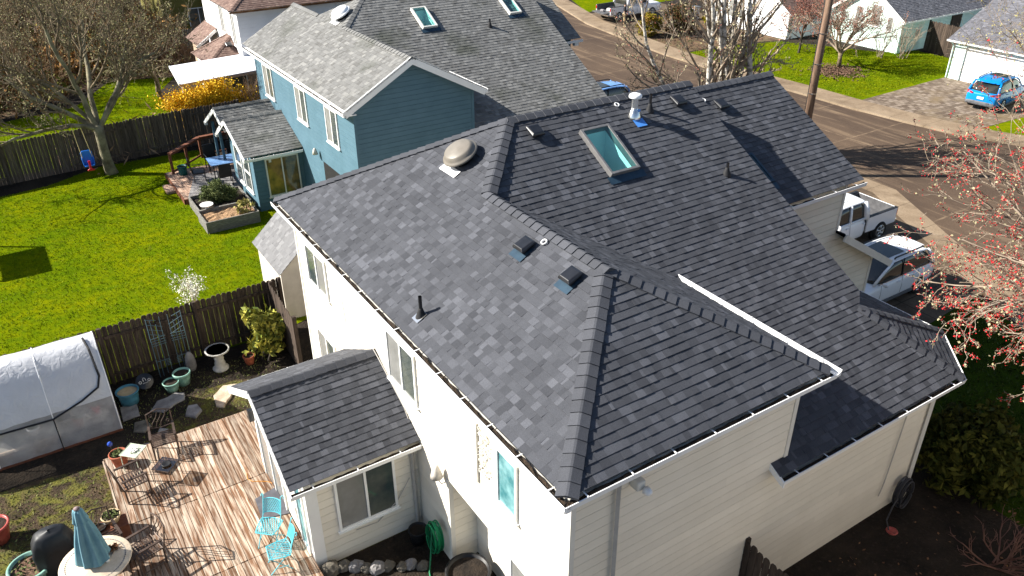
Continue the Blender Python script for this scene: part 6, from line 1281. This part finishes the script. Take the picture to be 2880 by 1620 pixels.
# ------------------------------------------------------------------ vehicles (built nose to +x, then turned)
def loft(st, sub=2, crease=None):
    """st: list of (x, [(halfwidth, z), ...]) from bottom centre to top centre"""
    mb = MB(); k = len(st[0][1]); vs = []; n = 2 * k - 2
    for x, q in st: vs += [(x, y, z) for y, z in q] + [(x, -y, z) for y, z in q[-2:0:-1]]
    m = len(st); fs = [(i * n + j, (i + 1) * n + j, (i + 1) * n + (j + 1) % n, i * n + (j + 1) % n) for i in range(m - 1) for j in range(n)]
    fs += [tuple(range(n)), tuple((m - 1) * n + j for j in range(n))[::-1]]
    return mb.add(vs, fs)
def bodyst(x, w, zb, zs, zt, crown=.02): return (x, [(0, zb), (w * .86, zb), (w * .97, zb + .05), (w, (zb + zs) / 2), (w * .995, zs), (w * .93, zt), (w * .6, zt + crown), (0, zt + crown)])
def wheel(t, x, y, r, side, tw=.21, spokes=5):
    ax = (0, side, 0); o = MB().lathe([(r * .62, -tw / 2), (r * .93, -tw / 2), (r, -tw * .3), (r, tw * .3), (r * .93, tw / 2), (r * .62, tw / 2), (r * .6, 0)], (x, y, r), 26, ax=ax).build('wheel', M['tyre'], t, True)
    MB().lathe([(r * .62, tw * .40), (r * .60, tw * .30), (r * .1, tw * .22), (0, tw * .22)], (x, y, r), 24, ax=ax).build('brake_disc', M['grey_plastic'], o, True)
    mb = MB(); mb.lathe([(r * .64, tw * .36), (r * .66, tw * .5), (r * .58, tw * .52), (r * .56, tw * .4)], (x, y, r), 24, ax=ax)
    for i in range(spokes): a = i * 2 * PI / spokes + .3; mb.beam((x + .04 * math.cos(a), y + side * tw * .46, r + .04 * math.sin(a)), (x + r * .6 * math.cos(a), y + side * tw * .49, r + r * .6 * math.sin(a)), r * .2, .03, up=(0, side, 0))
    mb.lathe([(r * .17, tw * .4), (r * .15, tw * .52), (0, tw * .53)], (x, y, r), 12, ax=ax); mb.build('rim', M['alloy'], o, True)
def arch(t, x, y, r, side): MB().lathe([(r, -.10), (r, .012), (r * .93, .02), (0, .0)], (x, y, r * .86), 26, ax=(0, side, 0)).build('wheel_arch', M['tyre'], t)
def strips(t, pts, mat, name, w=.012):
    return MB().tube(pts, w, 4).build(name, M[mat], t)
def wagon(label, loc, rz, paint, L=4.78, W_=.905, Hh=1.62, suv=False, cladding=False):
    t = thing('parked_car', label, 'car', loc, rz, local=True); P_ = M[paint]; k = L / 4.78; bl = .98 if not suv else 1.02; h = Hh
    st = [bodyst(2.36 * k, W_ * .66, .30, .50, .60), bodyst(2.30 * k, W_ * .82, .24, .58, .72), bodyst(2.05 * k, W_ * .95, .22, .68, .82), bodyst(1.5 * k, W_, .22, .74, bl - .07), bodyst(1.05 * k, W_, .22, .78, bl - .02), bodyst(.2, W_, .21, .80, bl), bodyst(-.9, W_, .21, .82, bl + .02), bodyst(-1.7 * k, W_, .24, .84, bl + .04), bodyst(-2.15 * k, W_ * .96, .30, .84, bl + .03), bodyst(-2.33 * k, W_ * .88, .34, .80, bl - .04), bodyst(-2.39 * k, W_ * .74, .40, .72, bl - .18)]
    smod(loft(st).build('body', P_, t, True))
    gst = lambda x, w0, w1, z: (x, [(0, bl - .1), (w0 * .7, bl - .1), (w0, bl - .03), (w0 * .98, bl + .02), ((w0 + w1) / 2, bl + (z - bl) * .55), (w1, z - .02), (w1 * .6, z), (0, z)])
    g = [gst(1.18 * k, W_ * .84, W_ * .80, bl + .02), gst(.62 * k, W_ * .92, W_ * .80, bl + (h - bl) * .62), gst(.22 * k, W_ * .93, W_ * .76, h - .07), gst(-.5, W_ * .93, W_ * .75, h - .03), gst(-1.4 * k, W_ * .92, W_ * .73, h - .05), gst(-1.85 * k, W_ * .90, W_ * .70, h - .13), gst(-2.22 * k, W_ * .86, W_ * .70, bl + .1)]
    smod(loft(g).build('glasshouse', M['car_glass'], t, True))
    rst = lambda x, w, z: (x, [(0, z - .07), (w * .8, z - .07), (w * .99, z - .06), (w * 1.02, z - .03), (w * .9, z + .008), (w * .5, z + .03), (0, z + .035)])
    smod(loft([rst(.32 * k, W_ * .75, h - .065), rst(.16 * k, W_ * .77, h - .035), rst(-.5, W_ * .78, h - .01), rst(-1.3 * k, W_ * .76, h - .03), rst(-1.78 * k, W_ * .74, h - .09), rst(-1.92 * k, W_ * .72, h - .13)]).build('roof', P_, t, True))
    for s in (-1, 1):
        MB().tube([(1.14 * k, s * W_ * .85, bl), (.62 * k, s * W_ * .82, bl + (h - bl) * .60), (.2 * k, s * W_ * .77, h - .07)], [.05, .045, .04], 6).build('pillar', P_, t, True)
        MB().tube([(-2.12 * k, s * W_ * .87, bl), (-1.98 * k, s * W_ * .82, bl + (h - bl) * .5), (-1.80 * k, s * W_ * .76, h - .1)], [.085, .075, .05], 8).build('pillar', P_, t, True)
        MB().tube([(-.30, s * W_ * .935, bl), (-.36, s * W_ * .87, bl + .3), (-.42, s * W_ * .78, h - .05)], .022, 5).build('pillar', M['black_plastic'], t)
        MB().tube([(1.0 * k, s * W_ * .935, bl + .01), (0, s * W_ * .945, bl + .035), (-1.9 * k, s * W_ * .935, bl + .05)], .014, 5).build('window_trim', M['chrome' if not suv else 'black_plastic'], t)
        mb = MB(); mb.tube([(.05, s * W_ * .70, h + .005), (-.02, s * W_ * .70, h + .05), (-1.55 * k, s * W_ * .67, h + .035), (-1.68 * k, s * W_ * .67, h - .03)], .028, 6); mb.build('roof_rail', M['black_plastic'], t)
        m_ = MB().lathe([(.02, -.10), (.075, -.06), (.09, .02), (.06, .09), (0, .11)], (.86 * k, s * (W_ + .1), bl + .06), 12, ax=(0, s, .15), squash=(.8, .9)).build('mirror', P_, t, True)
        arch(t, 1.42 * k, s * W_ * .93, .40, s); arch(t, -1.36 * k, s * W_ * .93, .40, s); wheel(t, 1.42 * k, s * (W_ - .09), .345, s); wheel(t, -1.36 * k, s * (W_ - .09), .345, s)
        for xs_ in (.86 * k, -.28, -1.18 * k): strips(t, [(xs_, s * W_ * 1.0, .38), (xs_ - .02, s * W_ * 1.004, .62), (xs_ - .04, s * W_ * .955, bl - .02)], 'grey_plastic', 'door_seam', .006)
        for xs_ in (-.12, -1.0 * k): MB().tube([(xs_ + .1, s * W_ * .99, bl - .13), (xs_ - .08, s * W_ * .99, bl - .125)], .02, 6).build('door_handle', P_, t, True)
        MB().beam((1.1 * k, s * W_ * .985, .27), (-1.1 * k, s * W_ * .985, .27), .05, .11).build('sill', M['grey_plastic'], t)
        o = MB().prism([(2.22 * k, s * W_ * .62, .62), (2.0 * k, s * W_ * .90, .66), (1.9 * k, s * W_ * .93, .76), (2.2 * k, s * W_ * .66, .70)], (.03, s * .0, 0), (.045, s * .02, .01)).build('headlight', M['chrome'], t)
        o = MB().prism([(-2.36 * k, s * W_ * .52, bl - .12), (-2.22 * k, s * W_ * .90, bl - .12), (-2.0 * k, s * W_ * .975, bl - .05), (-2.0 * k, s * W_ * .96, bl + .02), (-2.24 * k, s * W_ * .86, bl + .03), (-2.36 * k, s * W_ * .5, bl - .03)], (-.02, 0, 0), (-.05, s * .02, 0)).build('tail_light', M['red_lens'], t); bev(o, .015)
    if cladding: smod(loft([bodyst(-2.2 * k, W_ * .95, .28, .40, .50), bodyst(-2.38 * k, W_ * .90, .30, .44, .54), bodyst(-2.45 * k, W_ * .72, .36, .46, .52)]).build('rear_bumper', M['grey_plastic'], t, True))
    MB().box((-2.42 * k, 0, bl - .28), (.02, .36, .14)).build('number_plate', M['plate_white'], t)
    smod(loft([(-1.86 * k, [(0, h - .10), (W_ * .6, h - .10), (W_ * .62, h - .08), (0, h - .075)]), (-2.06 * k, [(0, h - .13), (W_ * .56, h - .14), (W_ * .58, h - .12), (0, h - .115)])]).build('spoiler', P_, t, True), 1)
    MB().prism([(.18 * k, -.45, h - .004), (.22 * k, 0, h - .002), (.18 * k, .45, h - .004), (-.72, .47, h + .026), (-.72, 0, h + .03), (-.72, -.47, h + .026)], (0, 0, 0), (0, 0, .008)).build('sunroof', M['car_glass'], t)
    MB().lathe([(.03, 0), (.02, .05), (0, .07)], (-1.55 * k, 0, h), 8).build('aerial', M['black_plastic'], t)
    return t
wagon('white station wagon with black roof rails on the driveway, nearest the cream garage', (18.85, 7.45, -.688), PI, 'white_car_paint')
wagon('bright blue crossover with red tail lights on the paver driveway', (44.15, 17.45, -.676), R(7), 'blue_car_paint', L=4.6, W_=.92, Hh=1.68, suv=True, cladding=True)
wagon('pale blue car mostly hidden behind the blue house roof edge', (23.07, 28.61, -.688), PI, 'pale_blue_car_paint', L=4.5, suv=True, Hh=1.66)
def pickup(label, loc, rz, open_gate=False, crew=False):
    t = thing('pickup_truck', label, 'pickup', loc, rz, local=True); P_ = M['white_car_paint']; W_ = .98; bl = 1.16
    st = [bodyst(2.85, W_ * .80, .42, .72, .92), bodyst(2.78, W_ * .93, .36, .84, 1.06), bodyst(2.3, W_, .36, .88, 1.12), bodyst(1.45, W_, .36, .90, 1.16), bodyst(1.2, W_, .34, .90, 1.17), bodyst(-.85, W_, .34, .90, 1.17), bodyst(-.92, W_ * .98, .36, .90, 1.16)]
    smod(loft(st).build('body', P_, t, True))
    zt = 1.86; gst = lambda x, w0, w1, z: (x, [(0, 1.05), (w0 * .7, 1.05), (w0, 1.12), (w0 * .985, 1.18), ((w0 + w1) / 2, (1.18 + z) / 2), (w1, z - .02), (w1 * .6, z), (0, z)])
    smod(loft([gst(1.42, W_ * .86, W_ * .8, 1.2), gst(.95, W_ * .92, W_ * .82, 1.60), gst(.62, W_ * .93, W_ * .79, zt - .04), gst(-.5, W_ * .93, W_ * .78, zt), gst(-.82, W_ * .92, W_ * .78, zt - .06), gst(-.9, W_ * .90, W_ * .79, 1.3)]).build('glasshouse', M['car_glass'], t, True))
    rst = lambda x, w, z: (x, [(0, z - .08), (w * .8, z - .08), (w * 1.0, z - .07), (w * 1.03, z - .03), (w * .9, z + .02), (w * .5, z + .035), (0, z + .04)])
    smod(loft([rst(.72, W_ * .78, zt - .05), rst(.5, W_ * .8, zt - .01), rst(-.5, W_ * .8, zt), rst(-.8, W_ * .8, zt - .03), rst(-.9, W_ * .79, zt - .07)]).build('roof', P_, t, True))
    for s in (-1, 1):
        MB().tube([(1.36, s * W_ * .87, 1.16), (.95, s * W_ * .84, 1.58), (.6, s * W_ * .80, zt - .05)], .05, 6).build('pillar', P_, t, True)
        MB().tube([(.12, s * W_ * .945, 1.14), (.06, s * W_ * .87, 1.5), (.02, s * W_ * .80, zt - .05)], [.07, .06, .05], 6).build('pillar', P_, t, True)
        MB().tube([(-.86, s * W_ * .93, 1.12), (-.86, s * W_ * .88, 1.5), (-.8, s * W_ * .80, zt - .05)], [.13, .12, .08], 8).build('pillar', P_, t, True)
        MB().tube([(1.3, s * W_ * .95, 1.17), (-.8, s * W_ * .95, 1.19)], .04, 6).build('window_sill', P_, t, True)
        for xs_ in (1.2, .1, -.86): strips(t, [(xs_, s * W_ * 1.002, .5), (xs_, s * W_ * 1.004, .8), (xs_, s * W_ * .95, 1.14)], 'grey_plastic', 'door_seam', .006)
        for xs_ in (.25, -.7): MB().tube([(xs_ + .1, s * W_ * 1.0, 1.0), (xs_ - .06, s * W_ * 1.0, 1.0)], .02, 6).build('door_handle', P_, t, True)
        MB().lathe([(.03, -.12), (.09, -.08), (.11, .03), (.07, .11), (0, .12)], (1.05, s * (W_ + .13), 1.27), 12, ax=(0, s, .2), squash=(.7, 1.2)).build('mirror', P_, t, True)
        o = MB().b2((-2.78, s * W_ * .90, .52), (-.95, s * W_ * .99, 1.16)).build('bed_side', P_, t); bev(o, .035, 3)
        MB().b2((-2.74, s * W_ * .84, .75), (-1.0, s * W_ * .895, 1.15)).build('bed_liner', M['bed_liner'], t); MB().b2((-2.78, s * W_ * .87, 1.16), (-.95, s * W_ * 1.0, 1.185)).build('bed_rail', M['black_plastic'], t)
        for i in range(9): MB().b2((-2.6 + i * .18, s * W_ * .83, .78), (-2.54 + i * .18, s * W_ * .845, 1.12)).build('liner_rib', M['grey_plastic'], t)
        for x in (1.78, -1.85): arch(t, x, s * W_ * .95, .46, s); wheel(t, x, s * (W_ - .1), .39, s, .26)
        MB().b2((-2.80, s * W_ * .90, .86), (-2.70, s * W_ * .985, 1.12)).build('tail_light', M['red_lens'], t); MB().b2((2.72, s * W_ * .62, .84), (2.80, s * W_ * .93, 1.0)).build('headlight', M['chrome'], t)
    MB().b2((-2.75, -W_ * .84, .70), (-.95, W_ * .84, .75)).build('bed_floor', M['bed_liner'], t); o = MB().b2((-2.98, -W_ * .92, .46), (-2.80, W_ * .92, .64)).build('rear_bumper', M['chrome'], t); bev(o, .03); MB().b2((2.72, -W_ * .9, .42), (2.95, W_ * .9, .66)).build('front_bumper', M['chrome'], t)
    MB().b2((-.99, -W_ * .84, .74), (-.95, W_ * .84, 1.16)).build('bed_front', M['bed_liner'], t)
    o = (MB().b2((-3.34, -W_ * .82, .68), (-2.82, W_ * .82, .74)) if open_gate else MB().b2((-2.81, -W_ * .88, .68), (-2.77, W_ * .88, 1.15))).build('tailgate', M['bed_liner'] if open_gate else P_, t); bev(o, .012)
    if not open_gate: MB().b2((-2.768, -W_ * .84, .72), (-2.74, W_ * .84, 1.14)).build('gate_liner', M['bed_liner'], t); MB().b2((-2.803, -.18, .9), (-2.80 - .012, .18, 1.0)).build('gate_handle', M['black_plastic'], t)
    MB().box((-2.99, 0, .55), (.012, .32, .12)).build('number_plate', M['plate_white'], t)
    MB().prism([(-.2, -.5, zt + .035), (-.2, .5, zt + .035), (.3, .5, zt + .03), (.3, -.5, zt + .03)], (0, 0, 0), (0, 0, .006)).build('roof_panel', P_, t)
    return t
pickup('white pickup truck with an empty lined bed, parked beyond the white wagon', (20.9, 10.9, -.688), PI)
shift(2.30, 2.67, -.7)
P2 = pickup('white pickup truck with its tailgate down across the street, beside the man', (39.85, 45.65, .012), 0, True)
rnd = random.Random(301)
for i, (x, y, sz) in enumerate(((37.6, 45.5, .3), (38.2, 45.9, .35), (38.5, 45.2, .25), (37.0, 45.7, .22))):
    o = MB().box((x, y, .70 + sz * .35 + .07), (sz, sz * 1.3, sz * .7), rnd.random()).solo('cargo_box', M[('plate_white', 'black_plastic', 'plate_white', 'bin_grey')[i]], ('white carton in the open truck bed, nearest the tailgate corner', 'black crate in the open truck bed behind the cab', 'small white carton by the near bed side', 'grey box standing at the lip of the open bed')[i], 'box'); bev(o, .02)

# ------------------------------------------------------------------ the man by the pickup
PN = thing('person', 'man in dark jacket, cap and khaki trousers standing by the open pickup', 'person', (37.42, 43.3, .0), R(-128), local=True)
def skin_mesh(name, mat, verts, edges, radii, root, parent, lv=2):
    me = bpy.data.meshes.new(name); me.from_pydata(verts, edges, []); o = bpy.data.objects.new(name, me); col.objects.link(o); me.materials.append(mat); o.parent = parent
    md = o.modifiers.new('skin', 'SKIN'); md.use_smooth_shade = True
    for i, r_ in enumerate(radii): rr = r_ if hasattr(r_, '__len__') else (r_, r_); me.skin_vertices[0].data[i].radius = rr; me.skin_vertices[0].data[i].use_root = (i == root)
    s = o.modifiers.new('sub', 'SUBSURF'); s.levels = lv; s.render_levels = lv; return o
vs = [(0, 0, .93), (0, 0, 1.12), (0, -.01, 1.32), (0, -.01, 1.46), (0, .01, 1.54), (0, .015, 1.63), (0, .01, 1.72), (.10, 0, .88), (.115, .02, .50), (.12, -.01, .09), (.12, .13, .045), (-.10, 0, .88), (-.115, .02, .50), (-.12, -.01, .09), (-.12, .13, .045),
      (.18, -.01, 1.42), (.26, .02, 1.15), (.12, .22, 1.08), (.04, .25, 1.09), (-.18, -.01, 1.42), (-.26, .02, 1.15), (-.12, .22, 1.11), (-.04, .25, 1.12)]
es = [(0, 1), (1, 2), (2, 3), (3, 4), (4, 5), (5, 6), (0, 7), (7, 8), (8, 9), (9, 10), (0, 11), (11, 12), (12, 13), (13, 14), (3, 15), (15, 16), (16, 17), (17, 18), (3, 19), (19, 20), (20, 21), (21, 22)]
ra = [(.15, .11), (.14, .10), (.16, .11), (.10, .08), .055, .085, .075, .085, .06, .042, .04, .085, .06, .042, .04, .06, .045, .033, .036, .06, .045, .033, .036]
fb_ = [(.0, .035, .0), (.012, .03, .008), (.022, .022, .012), (.03, .012, .014)]
for side, w_ in ((1, 18), (-1, 22)):
    b = V(vs[w_])
    for j, ln in enumerate((.055, .065, .062, .05, .045)):
        off = V((-side * .012 * (j > 0), .006 * j, -.02 + .013 * j if j < 4 else .03)); i0 = len(vs); dv = V((-side, .25, -.15)) if j < 4 else V((-side * .5, .2, .8)); dv.normalize()
        a1 = b + off + dv * ln * .8; a2 = a1 + (dv + V((0, -.5, -.25))).normalized() * ln * .7; vs += [tuple(a1), tuple(a2)]; es += [(w_, i0), (i0, i0 + 1)]; ra += [.010, .008]
skin_mesh('body', M['skin'], vs, es, ra, 0, PN)
skin_mesh('jacket', M['jacket_black'], [(0, 0, 1.06), (0, -.005, 1.2), (0, -.01, 1.36), (0, -.01, 1.47), (.19, -.01, 1.43), (.27, .02, 1.15), (.16, .19, 1.09), (-.19, -.01, 1.43), (-.27, .02, 1.15), (-.16, .19, 1.12)], [(0, 1), (1, 2), (2, 3), (3, 4), (4, 5), (5, 6), (3, 7), (7, 8), (8, 9)], [(.175, .125), (.17, .125), (.185, .13), (.12, .09), .078, .062, .05, .078, .062, .05], 0, PN)
skin_mesh('shirt_hem', M['shirt_grey'], [(0, 0, .86), (0, 0, 1.0), (0, 0, 1.1)], [(0, 1), (1, 2)], [(.17, .125), (.172, .122), (.165, .12)], 0, PN)
skin_mesh('trousers', M['khaki'], [(0, 0, .93), (.10, 0, .84), (.118, .02, .50), (.122, -.01, .10), (-.10, 0, .84), (-.118, .02, .50), (-.122, -.01, .10)], [(0, 1), (1, 2), (2, 3), (0, 4), (4, 5), (5, 6)], [(.16, .12), .10, .078, .07, .10, .078, .07], 0, PN)
for s in (-1, 1): skin_mesh('boot', M['boot'], [(s * .12, -.04, .06), (s * .122, .04, .055), (s * .125, .14, .04)], [(0, 1), (1, 2)], [.06, .055, .045], 0, PN)
MB().lathe([(.098, 1.655), (.10, 1.69), (.085, 1.74), (.04, 1.765), (0, 1.768)], (0, .008, 0), 16).build('cap', M['jacket_black'], PN, True); MB().prism([(-.07, .09, 1.665), (.07, .09, 1.665), (.05, .17, 1.655), (-.05, .17, 1.655)], (0, 0, 0), (0, 0, .012)).build('cap_peak', M['jacket_black'], PN)
f = MB(); f.lathe([(.0, 0), (.012, .012), (.0, .035)], (0, .095, 1.60), 8, ax=(0, .4, 1)); 
for s in (-1, 1): f.lathe([(0, -.012), (.012, 0), (0, .012)], (s * .085, .01, 1.62), 8)
f.build('nose_and_ears', M['skin'], PN, True); f = MB()
for s in (-1, 1): f.lathe([(.0, -.006), (.009, 0), (0, .006)], (s * .03, .088, 1.635), 8)
f.tube([(-.025, .085, 1.565), (0, .09, 1.562), (.025, .085, 1.565)], .004, 4); f.build('eyes_and_mouth', M['dark_bark'], PN)
shift()
o = MB().prism([(-.07, .25, 1.13), (.08, .25, 1.12), (.07, .30, 1.25), (-.06, .30, 1.26)], (0, 0, 0), (0, .008, 0)).build('held_papers', M['paper'], None); o.location = PN.location + Matrix.Rotation(R(-128), 3, 'Z') @ o.location; o.rotation_euler.z = R(-128)
tag(o, 'white papers held against the chest of the man by the pickup', 'papers')
shift()
